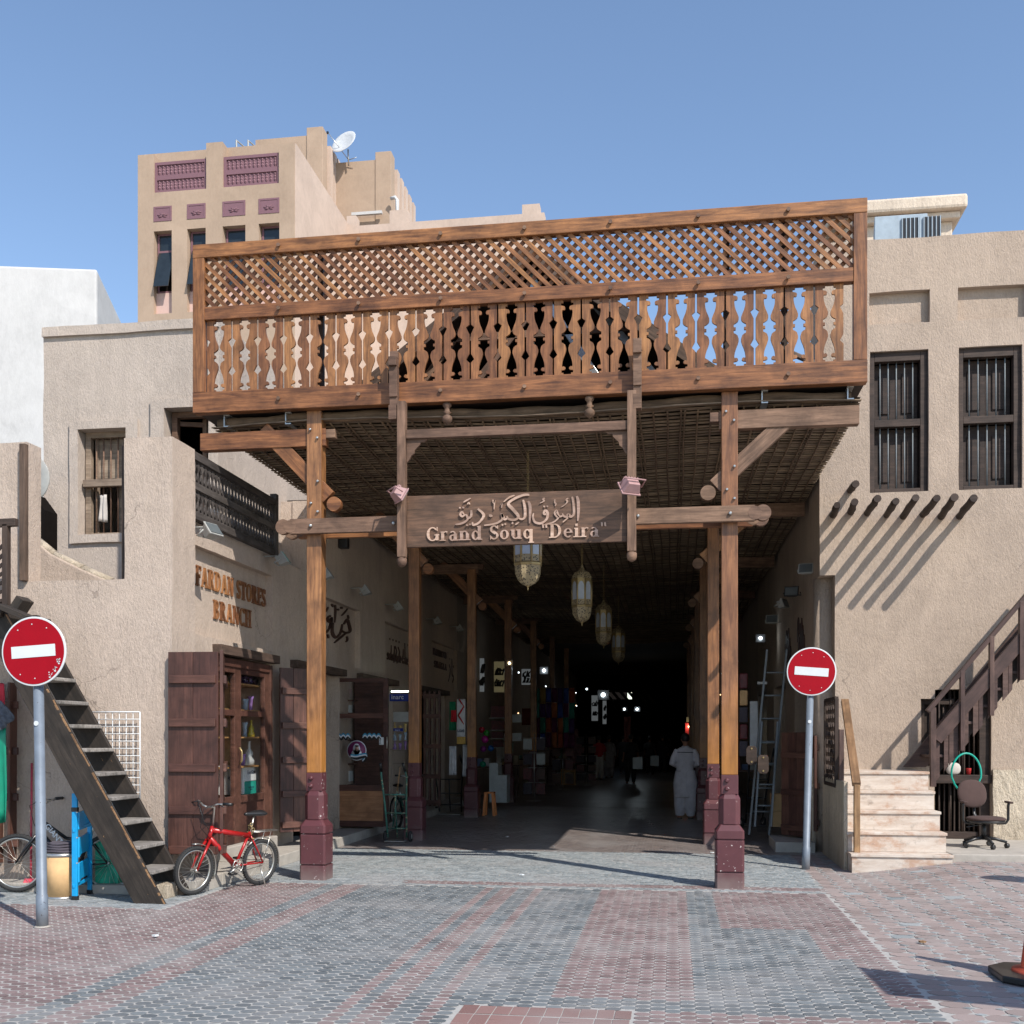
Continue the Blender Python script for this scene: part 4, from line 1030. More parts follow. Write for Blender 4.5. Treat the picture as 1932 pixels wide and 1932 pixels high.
# ================================================================ lettering
def arc(cx, cy, rx, ry, a0, a1, n=10): return [(cx + rx * math.cos(rad(a0 + (a1 - a0) * i / n)), cy + ry * math.sin(rad(a0 + (a1 - a0) * i / n))) for i in range(n + 1)]
T, t_ = .21, .075
def stem(x, y0=0, y1=1, w=T, s0=True, s1=True, k=.11):
    o = [[(x, y0), (x, y1), w]]
    if s0: o.append([(x - w / 2 - k, y0 + .035), (x + w / 2 + k, y0 + .035), .07])
    if s1: o.append([(x - w / 2 - k, y1 - .035), (x + w / 2 + k, y1 - .035), .07])
    return o
def curve(cx, cy, rx, ry, a0, a1, tk=T, th=t_): return [('c', cx, cy, rx, ry, a0, a1, tk, th)]
GL = {
 'F': (.72, stem(.22) + [[(.22, .965), (.68, .965), .07], [(.67, 1), (.67, .76), .06], [(.3, .5), (.55, .5), .07], [(.55, .6), (.55, .4), .05]]),
 'E': (.76, stem(.22) + [[(.22, .965), (.68, .965), .07], [(.67, 1), (.67, .78), .06], [(.3, .52), (.55, .52), .07], [(.55, .62), (.55, .42), .05], [(.22, .035), (.72, .035), .07], [(.71, 0), (.71, .24), .06]]),
 'A': (.92, [[(.14, 0), (.44, 1), t_], [(.47, 1), (.77, 0), T], [(.22, .32), (.65, .32), .07], [(.02, .035), (.28, .035), .07], [(.6, .035), (.93, .035), .07]]),
 'R': (.9, stem(.22) + curve(.36, .74, .3, .23, -90, 90) + [[(.25, .965), (.4, .965), .07], [(.25, .51), (.42, .51), .07], [(.45, .5), (.76, .02), .19], [(.7, .035), (.9, .035), .07]]),
 'D': (.92, stem(.22) + curve(.38, .5, .4, .465, -90, 90) + [[(.25, .965), (.42, .965), .07], [(.25, .035), (.42, .035), .07]]),
 'N': (.95, stem(.17, w=t_) + [[(.2, 1), (.76, 0), T]] + stem(.8, w=t_, s0=False)),
 'S': (.66, curve(.34, .73, .24, .235, 20, 250, .19) + curve(.34, .27, .26, .235, -160, 70, .19) + [[(.26, .56), (.46, .43), .2], [(.59, 1), (.59, .74), .05], [(.09, 0), (.09, .28), .05]]),
 'T': (.84, stem(.42, s1=False) + [[(.04, .965), (.8, .965), .07], [(.05, 1), (.05, .76), .06], [(.79, 1), (.79, .76), .06]]),
 'O': (.92, curve(.46, .5, .35, .465, 0, 360)),
 'B': (.84, stem(.22) + curve(.36, .745, .26, .22, -90, 90) + curve(.38, .27, .32, .235, -90, 90) + [[(.25, .965), (.4, .965), .07], [(.25, .52), (.42, .52), .07], [(.25, .035), (.42, .035), .07]]),
 'C': (.86, curve(.48, .5, .36, .465, 42, 318) + [[(.78, 1), (.78, .72), .06], [(.78, .02), (.78, .2), .05]]),
 'H': (.98, stem(.22) + stem(.76) + [[(.3, .5), (.7, .5), .07]]),
 'M': (1.1, stem(.15, w=t_) + [[(.2, 1), (.53, .05), T], [(.53, .05), (.86, 1), t_]] + stem(.9)),
 'U': (.95, stem(.22, y0=.3, s0=False) + curve(.47, .3, .25, .27, 180, 360, .18) + stem(.74, y0=.3, w=t_, s0=False)),
 'K': (.95, stem(.22) + [[(.32, .4), (.8, 1), t_], [(.45, .55), (.82, .02), T], [(.68, .035), (.95, .035), .07]]),
 'L': (.75, stem(.22) + [[(.22, .035), (.7, .035), .07], [(.69, 0), (.69, .26), .06]]),
 'G': (.95, curve(.48, .5, .36, .465, 42, 360) + [[(.8, .4), (.8, .05), T * .9], [(.62, .43), (.95, .43), .07], [(.8, 1), (.8, .72), .06]]),
 'r': (.58, stem(.2, 0, .66, s1=False) + [[(.06, .63), (.25, .63), .07]] + curve(.44, .5, .16, .15, 40, 150, .08) + [[(.48, .56), (.5, .57), .15]]),
 'a': (.68, curve(.28, .2, .17, .185, 60, 330, .17) + [[(.25, .38), (.45, .42), .07], [(.48, .5), (.48, .08), T], [(.4, .035), (.66, .035), .07]] + curve(.3, .5, .18, .145, 0, 150, .1)),
 'n': (.82, stem(.2, 0, .66, s1=False) + [[(.06, .63), (.25, .63), .07]] + stem(.62, 0, .46, s1=False) + curve(.42, .44, .2, .2, 0, 150, .16)),
 'd': (.8, curve(.34, .33, .22, .3, 30, 330, .2) + [[(.6, 0), (.6, 1), T], [(.44, .965), (.62, .965), .07], [(.58, .035), (.8, .035), .07]]),
 'o': (.72, curve(.36, .33, .25, .3, 0, 360, .2)),
 'u': (.82, [[(.2, .2), (.2, .66), T], [(.04, .63), (.2, .63), .07], [(.44, .63), (.62, .63), .07], [(.62, 0), (.62, .66), T], [(.6, .035), (.82, .035), .07]] + curve(.38, .2, .18, .17, 180, 330, .14)),
 'q': (.8, curve(.34, .33, .22, .3, 30, 330, .2) + [[(.6, -.3), (.6, .66), T], [(.42, -.27), (.8, -.27), .07]]),
 'e': (.7, curve(.36, .33, .25, .3, 0, 315, .2) + [[(.2, .36), (.6, .36), .07]]),
 'i': (.42, stem(.2, 0, .66, s1=False) + [[(.04, .63), (.25, .63), .07], [(.12, .86), (.28, .86), .17]]),
 '"': (.5, [[(.12, 1), (.15, .72), .12], [(.34, 1), (.37, .72), .12]]), ' ': (.42, []), '.': (.3, [[(.08, .07), (.22, .07), .14]])}
def glyph_mb(ch, depth):
    """letter as slabs in the XZ plane facing -Y, each stroke a hair prouder than the last"""
    mb = MB(); w_, strokes = GL[ch]; e = 0
    for s_ in strokes:
        e += .0006
        if s_[0] == 'c':
            _, cx, cy, rx, ry, a0, a1, tk, th = s_; n = max(6, int(abs(a1 - a0) / 18)); O, I = [], []
            for i in range(n + 1):
                a = rad(a0 + (a1 - a0) * i / n); hw = (th + (tk - th) * abs(math.cos(a)) ** 1.3) / 2
                O.append((cx + (rx + hw * .6) * math.cos(a), cy + (ry + min(hw, .04)) * math.sin(a))); I.append((cx + (rx - hw * 1.2) * math.cos(a), cy + (ry - min(hw, .05)) * math.sin(a)))
            for i in range(n): mb.prism([(O[i][0], -depth - e, O[i][1]), (O[i+1][0], -depth - e, O[i+1][1]), (I[i+1][0], -depth - e, I[i+1][1]), (I[i][0], -depth - e, I[i][1])], (0, depth + e - .0005, 0))
        else:
            (x0, y0), (x1, y1), wd = s_; dx, dy = x1 - x0, y1 - y0; L = math.hypot(dx, dy)
            if abs(dy) > abs(dx) and abs(dx) > .02: px, py = wd / 2, 0       # diagonals keep level ends
            else: px, py = -dy / L * wd / 2, dx / L * wd / 2
            mb.prism([(x0 - px, -depth - e, y0 - py), (x1 - px, -depth - e, y1 - py), (x1 + px, -depth - e, y1 + py), (x0 + px, -depth - e, y0 + py)], (0, depth + e - .0005, 0))
    return mb
def words(text, origin, xdir, size, mat, parent, depth=.03, wide=1.0, name='letter', gap=.06, length=None):
    """carved letters, one mesh each; origin = baseline start, xdir = reading direction"""
    xd = Vector(xdir).normalized(); nrm = Vector((0, 0, 1)).cross(xd) * -1  # faces away from wall
    total = sum(GL[c][0] + gap for c in text)
    if length: wide = length / (total * size)
    x = 0
    for c in text:
        g = glyph_mb(c, depth / size)
        if g.v:
            M = Matrix((( xd.x * size * wide, -nrm.x * size, 0, origin[0] + xd.x * x * size * wide), (xd.y * size * wide, -nrm.y * size, 0, origin[1] + xd.y * x * size * wide), (0, 0, size, origin[2]), (0, 0, 0, 1)))
            g.xf(M).obj(name, mat, parent)
        x += GL[c][0] + gap
def nrm_of(xd): return Vector((0, 0, 1)).cross(Vector(xd)) * -1
# FARDAN STORES BRANCH on the side wall: reading direction is +Y, the face looks towards +X
xw = -5.52
ya, yb = yl(369, xw), yl(500, xw)
def sidewords(text, y0, y1, z, size, mat, parent, depth=.02):
    xd = Vector((0, 1, 0)); total = sum(GL[c][0] + .06 for c in text); wide = (y1 - y0) / (total * size); x = 0
    for c in text:
        g = glyph_mb(c, depth / size)
        if g.v:
            M = Matrix(((0, -size, 0, xw), (size * wide, 0, 0, y0 + x * size * wide), (0, 0, size, z), (0, 0, 0, 1)))
            g.xf(M).obj('letter', mat, parent)
        x += GL[c][0] + .06
D0 = at(369, 1100, X=xw)
sgn = thing('shop_lettering', (xw, ya, 3), 'raised orange wood letters FARDAN STORES BRANCH on the sunlit shop wall', 'sign')
sidewords('FARDAN STORES', ya - .02, yb, at(369, 1104, X=xw).z, at(369, 1066, X=xw).z - at(369, 1104, X=xw).z, M_LETTER, sgn)
y1_, y2_ = yl(401, xw), yl(473, xw)
sidewords('BRANCH', y1_, y2_, at(401, 1167, X=xw).z, at(401, 1131, X=xw).z - at(401, 1167, X=xw).z, M_LETTER, sgn)
# small dark signs deeper in
s3 = thing('shop_lettering', (xw, 19.5, 3), 'dark brown raised English and Arabic lettering on the third shop wall panel', 'sign')
y3a, y3b = yl(729, xw), yl(785, xw)
sidewords('SUBHAN GUL TRG.', y3a, y3b, at(729, 1244, X=xw).z, .13, M_LETTERD, s3)
s4 = thing('shop_lettering', (xw, 23, 3), 'dark brown raised lettering in two rows on the fourth shop wall panel', 'sign')
sidewords('MAHMOUD', yl(816, xw), yl(842, xw), at(816, 1235, X=xw).z, .16, M_LETTERD, s4); sidewords('SHAKRA', yl(818, xw), yl(842, xw), at(816, 1258, X=xw).z, .16, M_LETTERD, s4)
# main board: English line
yf = YS_ + .03 - .025
o_ = at(804, 1021, Y=yf); o2 = at(1147, 1009, Y=yf)
words('Grand Souq "Deira"', (o_.x, yf, at(975, 1017, Y=yf).z), (1, 0, 0), .155, M_LETTER2, sg, .018, length=o2.x - o_.x, gap=.04)
# main board: Arabic line, traced strokes
def brush(mb, pts, wd, f, th, lift=0):
    """tapered flat pen stroke; f maps pen point to 3-D, th = thickness vector"""
    # smooth the polyline
    P = [Vector((p[0], p[1])) for p in pts]; Q = []
    for i in range(len(P) - 1):
        p0, p1, p2, p3 = P[max(i-1,0)], P[i], P[i+1], P[min(i+2, len(P)-1)]
        for k in range(4):
            t = k / 4; Q.append(.5 * ((2*p1) + (p2 - p0)*t + (2*p0 - 5*p1 + 4*p2 - p3)*t*t + (3*p1 - p0 - 3*p2 + p3)*t*t*t))
    Q.append(P[-1]); n = len(Q); A, B = [], []
    for i, q in enumerate(Q):
        d = (Q[min(i+1,n-1)] - Q[max(i-1,0)]).normalized(); nn_ = Vector((-d.y, d.x)); s = i / (n - 1)
        w_ = wd * (.35 + .65 * math.sin(math.pi * min(1, s * .8 + .15))) * (.75 + .35 * abs(d.x * .7 + d.y * .7)) / 2
        A.append(q + nn_ * w_); B.append(q - nn_ * w_)
    th = Vector(th)
    for i in range(n - 1): mb.prism([f(A[i]) , f(A[i+1]), f(B[i+1]), f(B[i])], th * (1 + lift))
ARAB = [([(1300,445),(1309,480),(1310,550),(1306,606)],15), ([(1270,450),(1279,500),(1281,560),(1262,578),(1243,565),(1240,580),(1218,578),(1208,560)],13),
 ([(1208,575),(1190,580),(1178,568),(1168,545),(1160,560),(1172,578),(1180,590),(1150,618),(1090,638)],13), ([(1246,460),(1232,470),(1240,480),(1228,500),(1200,520)],8),
 ([(1160,470),(1158,490),(1166,500),(1160,516)],8), ([(1106,570),(1088,566),(1096,545),(1112,560),(1106,600),(1070,628),(1032,622),(1018,590),(1022,565)],13),
 ([(1086,522),(1096,518)],11), ([(1106,520),(1116,516)],11), ([(1094,466),(1082,472),(1090,484),(1062,500)],8), ([(988,488),(1000,530),(996,632)],14),
 ([(955,482),(966,530),(966,590),(946,606),(925,598)],13), ([(994,448),(960,450),(900,476),(860,510),(890,545),(925,590),(900,612),(862,608),(850,590)],15), ([(900,455),(862,472),(830,500)],10),
 ([(852,606),(834,610),(826,585)],12), ([(826,600),(818,575),(822,610),(780,640),(705,655)],13), ([(882,632),(892,636)],11), ([(818,650),(828,646)],10), ([(836,644),(846,640)],10), ([(905,644),(930,626)],9),
 ([(735,590),(758,592)],14), ([(664,550),(695,576),(700,600),(670,640),(634,655),(630,636)],13), ([(760,488),(766,510),(772,490),(768,550)],7), ([(812,520),(820,510),(816,540)],8),
 ([(622,560),(620,600),(600,610),(590,588)],12), ([(600,600),(596,625),(560,648),(520,656)],12), ([(585,590),(565,602),(552,590),(562,572),(575,590)],11), ([(545,550),(554,546)],10), ([(566,548),(576,544)],10),
 ([(618,484),(590,500),(572,512)],9), ([(598,524),(606,512),(612,524)],7), ([(590,660),(600,656)],10), ([(610,655),(620,650)],10), ([(1245,588),(1225,605),(1210,618)],8)]
zA0 = at(975, 801.9 + .293 * 660, Y=yf).z
for i, (pts, wd) in enumerate(ARAB):
    e = .014 + i * .0004
    def fmap(q, e=e):
        u = 707.5 + .293 * q.x; v = 801.9 + .293 * (q.y + (q.x - 900) * .035); p = at(u, v, Y=yf); return Vector((p.x, yf - e, p.z))
    ar = MB(); brush(ar, pts, wd * 1.3, fmap, (0, e - .0005, 0)); ar.obj('pen_stroke', M_LETTER2, sg)
# Arabic on the second wall panel and rough script on the deeper ones
s2 = thing('shop_lettering', (xw, 16.5, 3.3), 'large dark brown Arabic calligraphy on the shaded wall panel behind the front left post', 'sign')
AR2 = [([(500,690),(485,715),(470,730)],12), ([(545,675),(545,730),(540,790)],12), ([(515,745),(495,760),(505,785),(520,760),(515,800),(490,850),(455,860)],16), ([(530,790),(525,850),(545,885),(575,860),(590,800)],17),
 ([(585,745),(600,730),(625,700)],10), ([(600,800),(620,770),(632,800),(640,845),(610,855),(585,840)],16), ([(612,858),(585,880),(555,905),(538,920)],15), ([(580,690),(590,700)],12), ([(560,700),(565,712)],10), ([(630,765),(625,740)],9), ([(618,878),(622,900),(612,915)],9), ([(495,865),(500,890)],9),([(520,670),(530,690)],10)]
for i, (pts, wd) in enumerate(AR2):
    e = .02 + i * .0006
    def fmap(q, e=e):
        p = at((1000 + .621 * q.x) * .4717, (2000 + .621 * q.y) * .4717, X=xw); return Vector((xw + e, p.y, p.z))
    m2 = MB(); brush(m2, pts, wd, fmap, (-e + .0005, 0, 0)); m2.obj('pen_stroke', M_LETTERD, s2)
def scribble(parent, y0, y1, z0, z1, n, seed, mat=M_LETTERD, X=xw):
    rr = random.Random(seed); mb = MB()
    for i in range(n):
        y = y0 + (y1 - y0) * (i + .5) / n; h = z1 - z0; e = .016 + i * .0005; w_ = (y1 - y0) / n
        k = rr.choice((0, 1, 2))
        z = z0 + h * .35
        pts = [[(y - w_ * .6, z), (y - w_ * .2, z - h * .12), (y + w_ * .4, z), (y + w_ * .5, z + h * .3)], [(y, z + h * .55), (y + w_ * .1, z), (y + w_ * .6, z - h * .05)], [(y - w_ * .3, z + h * .3), (y + w_ * .2, z + h * .15), (y - w_ * .1, z - h * .1), (y - w_ * .7, z - h * .3)]][k]
        brush(mb, pts, h * .1, lambda q, e=e: Vector((X + e, q.x, q.y)), (-e + .0005, 0, 0))
        if rr.random() < .7: brush(mb, [(y, z + h * .5), (y + h * .05, z + h * .52)], h * .08, lambda q, e=e: Vector((X + e, q.x, q.y)), (-e + .0004, 0, 0))
    mb.obj('arabic_word', mat, parent)['kind'] = 'stuff'
scribble(s3, y3a + .1, y3b - .2, 3.12, 3.66, 9, 3); scribble(s4, yl(846, xw), yl(872, xw), 3.0, 3.7, 7, 5)
# flat print using the built-in font
def print_text(name, txt, size, M, mat, parent=None, extrude=.0005, align='CENTER', sx=1.0):
    cu = bpy.data.curves.new(name, 'FONT'); cu.body = txt; cu.size = size; cu.extrude = extrude; cu.align_x = align; cu.offset = size * .012
    o = bpy.data.objects.new(name, cu); me = bpy.data.meshes.new_from_object(o); bpy.data.objects.remove(o); bpy.data.curves.remove(cu)
    me.transform(M @ Matrix.Diagonal((sx, 1, 1, 1))); 
    return link(name, me, mat, parent)
FACE = lambda p, tilt=0: Matrix.Translation(p) @ Matrix.Rotation(rad(90), 4, 'X') @ Matrix.Rotation(rad(tilt), 4, 'Z')    # text facing the camera side (-Y)
# ================================================================ road signs
def no_entry(x, y, z, lean, bar, label, ru=.30, z0=0):
    t = thing('no_entry_sign', (x, y, z0), label, 'road sign', 'round red no entry signs')
    top = Vector((x + lean, y, z + .05))
    MB().tube([(x, y, z0 - .02), (x + lean * .12, y, z0 + .28), (x + lean * .12, y, z0 + .285), top], [.050, .050, .044, .043], 20).obj('pole', M_POLE, t)
    c = Vector((x + lean, y - .062, z)); 
    F = Matrix.Translation(c) @ Matrix.Rotation(rad(bar), 4, 'Y')
    MB().lathe([(ru - .004, .012), (ru, .008), (ru, .0), (ru - .004, -.003)], n=56, axis='Y').xf(F).obj('rim', M_SWHITE, t)
    MB().lathe([(ru - .016, -.0035), (ru - .016, -.006)], n=56, axis='Y').xf(F).obj('disc', M_RED, t)
    MB().box((-ru * .68, -.009, -ru * .17), (ru * .68, -.0065, ru * .17)).xf(F).obj('bar', M_SWHITE, t)
    for a in (55, 90, 125, 235, 270, 305):
        MB().lathe([(.006, -.0065), (.004, -.010)], (ru * .78 * math.cos(rad(a)), 0, ru * .78 * math.sin(rad(a))), 8, 'Y').xf(F).obj('rivet', M_SWHITE, t)
    for dz in (-.12, .12): MB().box((x + lean - .06, y - .05, z + dz - .015), (x + lean + .06, y + .052, z + dz + .015)).obj('clamp', M_STEEL, t, .003)
    MB().lathe([(.022, 0), (.022, .002)], (0, 0, 0), 16, 'Y').xf(Matrix.Translation((x + lean * .7, y - .048, z - .62))).obj('sticker', M_SWHITE, t)
    return t
pL = at(80, 1750, Z=0); zL = at(64, 1229, Y=pL.y - .06).z
tl = no_entry(pL.x, pL.y, zL, at(64, 1229, Y=pL.y - .06).x - pL.x, -3.5, 'large round no entry sign on a scratched grey pole in front of the dark stair')
pk = MB(); 
for i in range(26):
    a = rad(R.uniform(-50, -10)); r_ = .30 * R.uniform(.9, 1.0); s = R.uniform(.004, .014)
    c = Vector((pL.x + (at(64, 1229, Y=pL.y).x - pL.x) + r_ * math.cos(a), pL.y - .0702, zL + r_ * math.sin(a)))
    pk.prism([c + Vector((s * math.cos(q) * R.uniform(.5, 1), 0, s * .6 * math.sin(q))) for q in (0, 1.2, 2.4, 3.8, 5)], (0, .0012, 0))
pk.obj('chipped_paint', M_SWHITE, tl)
pR = at(1520, 1641, Z=0); zR = at(1532, 1267, Y=pR.y - .06).z
no_entry(pR.x, pR.y, zR, at(1531, 1267, Y=pR.y - .06).x - pR.x, 4.5, 'round no entry sign on a grey pole in front of the sand wall corner')
no_entry(5.3, 10.75, 2.35, 0, 0, 'no entry sign beyond the right edge whose round shadow falls on the paving')
MB().lathe([(.075, 0), (.06, .006), (.05, .01)], (pL.x, pL.y, .008), 11).obj('sand_collar', M_CONC, tl)

# ================================================================ left wooden stair
ys0, ys1 = 10.06, 10.66
stn = thing('wooden_stair', (-5.2, 10.3, 0), 'steep dark scuffed wooden stair climbing left against the beige wall', 'stairs')
f0, f1 = at(253, 1706, Y=ys0), at(311, 1706, Y=ys0); t0, t1 = at(-22, 1210, Y=ys0), at(40, 1210, Y=ys0)
f0.z = f1.z = 0; dxdz = (at(88, 1296, Y=ys0).x - at(312, 1706, Y=ys0).x) / (at(88, 1296, Y=ys0).z - at(312, 1706, Y=ys0).z)
wdt = f1.x - f0.x; ztp = 2.95
for y in (ys0, ys1):
    P = [(f0.x, y, 0), (f1.x, y, 0), (f1.x + dxdz * ztp, y, ztp), (f0.x + dxdz * ztp, y, ztp)]
    # local frame along the stringer so that the grain follows it
    d = Vector((dxdz, 0, 1)).normalized(); ang = math.atan2(d.z, d.x)
    Rm = Matrix.Rotation(ang, 3, 'Y').to_4x4()  # maps local x to... 
    M = Matrix.Translation((f1.x, y, 0)) @ Matrix((( d.x, 0, -d.z, 0), (0, 1, 0, 0), (d.z, 0, d.x, 0), (0, 0, 0, 1)))
    Mi = M.inverted(); o = MB().prism([Mi @ Vector(p) for p in P], (0, .045, 0)).obj('stringer', M_STAIR, None, .006)
    o.matrix_world = M; o.location = M.to_translation(); o.rotation_euler = M.to_euler(); own(o, stn)
    edge = MB()
    a = 0
    while a < 1:
        b = min(1, a + R.uniform(.008, .05)); a_, a = a, b + (R.uniform(0, .03) if R.random() < .5 else .001)
        if y == ys0:
            z0_, z1_ = a_ * ztp, b * ztp; k = R.uniform(.003, .013)
            edge.prism([(f1.x + dxdz * z0_ + .001, y - .0015, z0_), (f1.x + dxdz * z1_ + .001, y - .0015, z1_), (f1.x + dxdz * z1_ - k, y - .0015, z1_ - .004), (f1.x + dxdz * z0_ - k, y - .0015, z0_ - .004)], (0, .02, 0))
    if edge.v: edge.obj('worn_edge', M_TAN, stn)['kind'] = 'stuff'
for k in range(11):
    v = 1648 - 46.5 * k if k else 1648
    z = .325 + .2425 * k
    if z > 2.85: break
    xr_t = f1.x + dxdz * z + .0; 
    MB().box((xr_t - .26, ys0 + .047, z - .038), (xr_t + .045, ys1 - .002, z)).obj('tread', M_TREAD, stn, .008)
    MB().box((xr_t - .24, ys0 + .047, z - .07), (xr_t - .02, ys0 + .075, z - .04)).obj('cleat', M_STAIR, stn)
box('landing', (-8.4, ys0 - .05, 2.86), (f1.x + dxdz * 2.9 - .02, ys1 + .25, 2.93), M_STAIR, stn, .01)
beam('stair_board', at(0, 1143, Y=ys0 - .08), at(60, 1168, Y=ys0 - .08), .2, .05, M_STAIR, stn); beam('stair_board', at(30, 1158, Y=ys0 + .3), at(48, 1130, Y=ys0 + .3), .2, .09, M_STAIR, stn)
# lattice screen at the left edge
lx = at(12, 1100, Y=10.5); lt_ = thing('lattice_screen', (lx.x - .3, 10.5, 3), 'dark timber lattice screen at the left edge above the stair landing', 'lattice')
z0, z1 = at(5, 1150, Y=10.5).z, at(5, 990, Y=10.5).z
beam('frame', (lx.x, 10.5, z0), (lx.x, 10.5, z1), .06, .07, M_DARKW, lt_); beam('frame', (lx.x - 1.2, 10.5, z1), (lx.x + .12, 10.5, z1 + .02), .07, .08, M_DARKW, lt_); beam('frame', (lx.x - 1.2, 10.5, z0), (lx.x, 10.5, z0), .06, .07, M_DARKW, lt_)
for i in range(8):
    for s_ in (1, -1):
        a = Vector((lx.x - .15 * i, 10.5 + .012 * s_, z0)); b = a + Vector((-s_ * .0 - .8, 0, .8)) if s_ == 1 else a + Vector((-.8, 0, .8))
        if s_ == -1: a, b = Vector((lx.x, 10.488, z0 + .1 * i)), Vector((lx.x - .7, 10.488, z0 + .1 * i - .6 if i > 5 else z0))
        if b.z > z1: b = a + (b - a) * ((z1 - a.z) / (b.z - a.z))
        beam('lattice_slat', a, b, .015, .035, M_DARKW, lt_, 0)
# dark plank doors and hanging clothes at the far left
ld = thing('plank_door', (-7.2, 10.88, .1), 'dark maroon plank door behind the hanging clothes at the left edge', 'door')
xd1 = at(36, 1500, Y=10.88).x; zt2 = at(20, 1288, Y=10.88).z
for i in range(6):
    a = xd1 - .16 * (i + 1); beam('plank', (a + .08, 10.89, .28), (a + .08, 10.89, zt2), .03, .152, M_DOOR, ld)
for z in (.5, 1.0, 1.5, 2.0): beam('rail', (xd1 - .9, 10.86, z), (xd1, 10.86, z), .03, .08, M_DOOR, ld)
M_CR = plain('red_shirt_cloth', (.5, .03, .05), .9); M_CG = plain('green_satin', (.0, .22, .13), .5); M_CC = plain('grey_checked_cloth', (.07, .08, .10), .9, 0, .5, 30)
def vp(u, v, Y): return at(u, v, Y=Y)
cloth('shirt', [vp(-30, 1285, 10.6), vp(10, 1290, 10.6), vp(10, 1345, 10.6), vp(-30, 1350, 10.6)], M_CR, 'red shirt hanging highest at the left edge', 'shirt', .02)
cloth('shirt', [vp(-40, 1320, 10.45), vp(4, 1322, 10.45), vp(30, 1352, 10.45), vp(0, 1382, 10.45)], M_CC, 'grey checked shirt with its sleeve spread at the left edge', 'shirt', .02)
cloth('shawl', [vp(-35, 1372, 10.5), vp(14, 1368, 10.5), vp(14, 1550, 10.5), vp(-30, 1560, 10.5)], M_CG, 'long green satin cloth hanging at the left edge', 'cloth', .03)
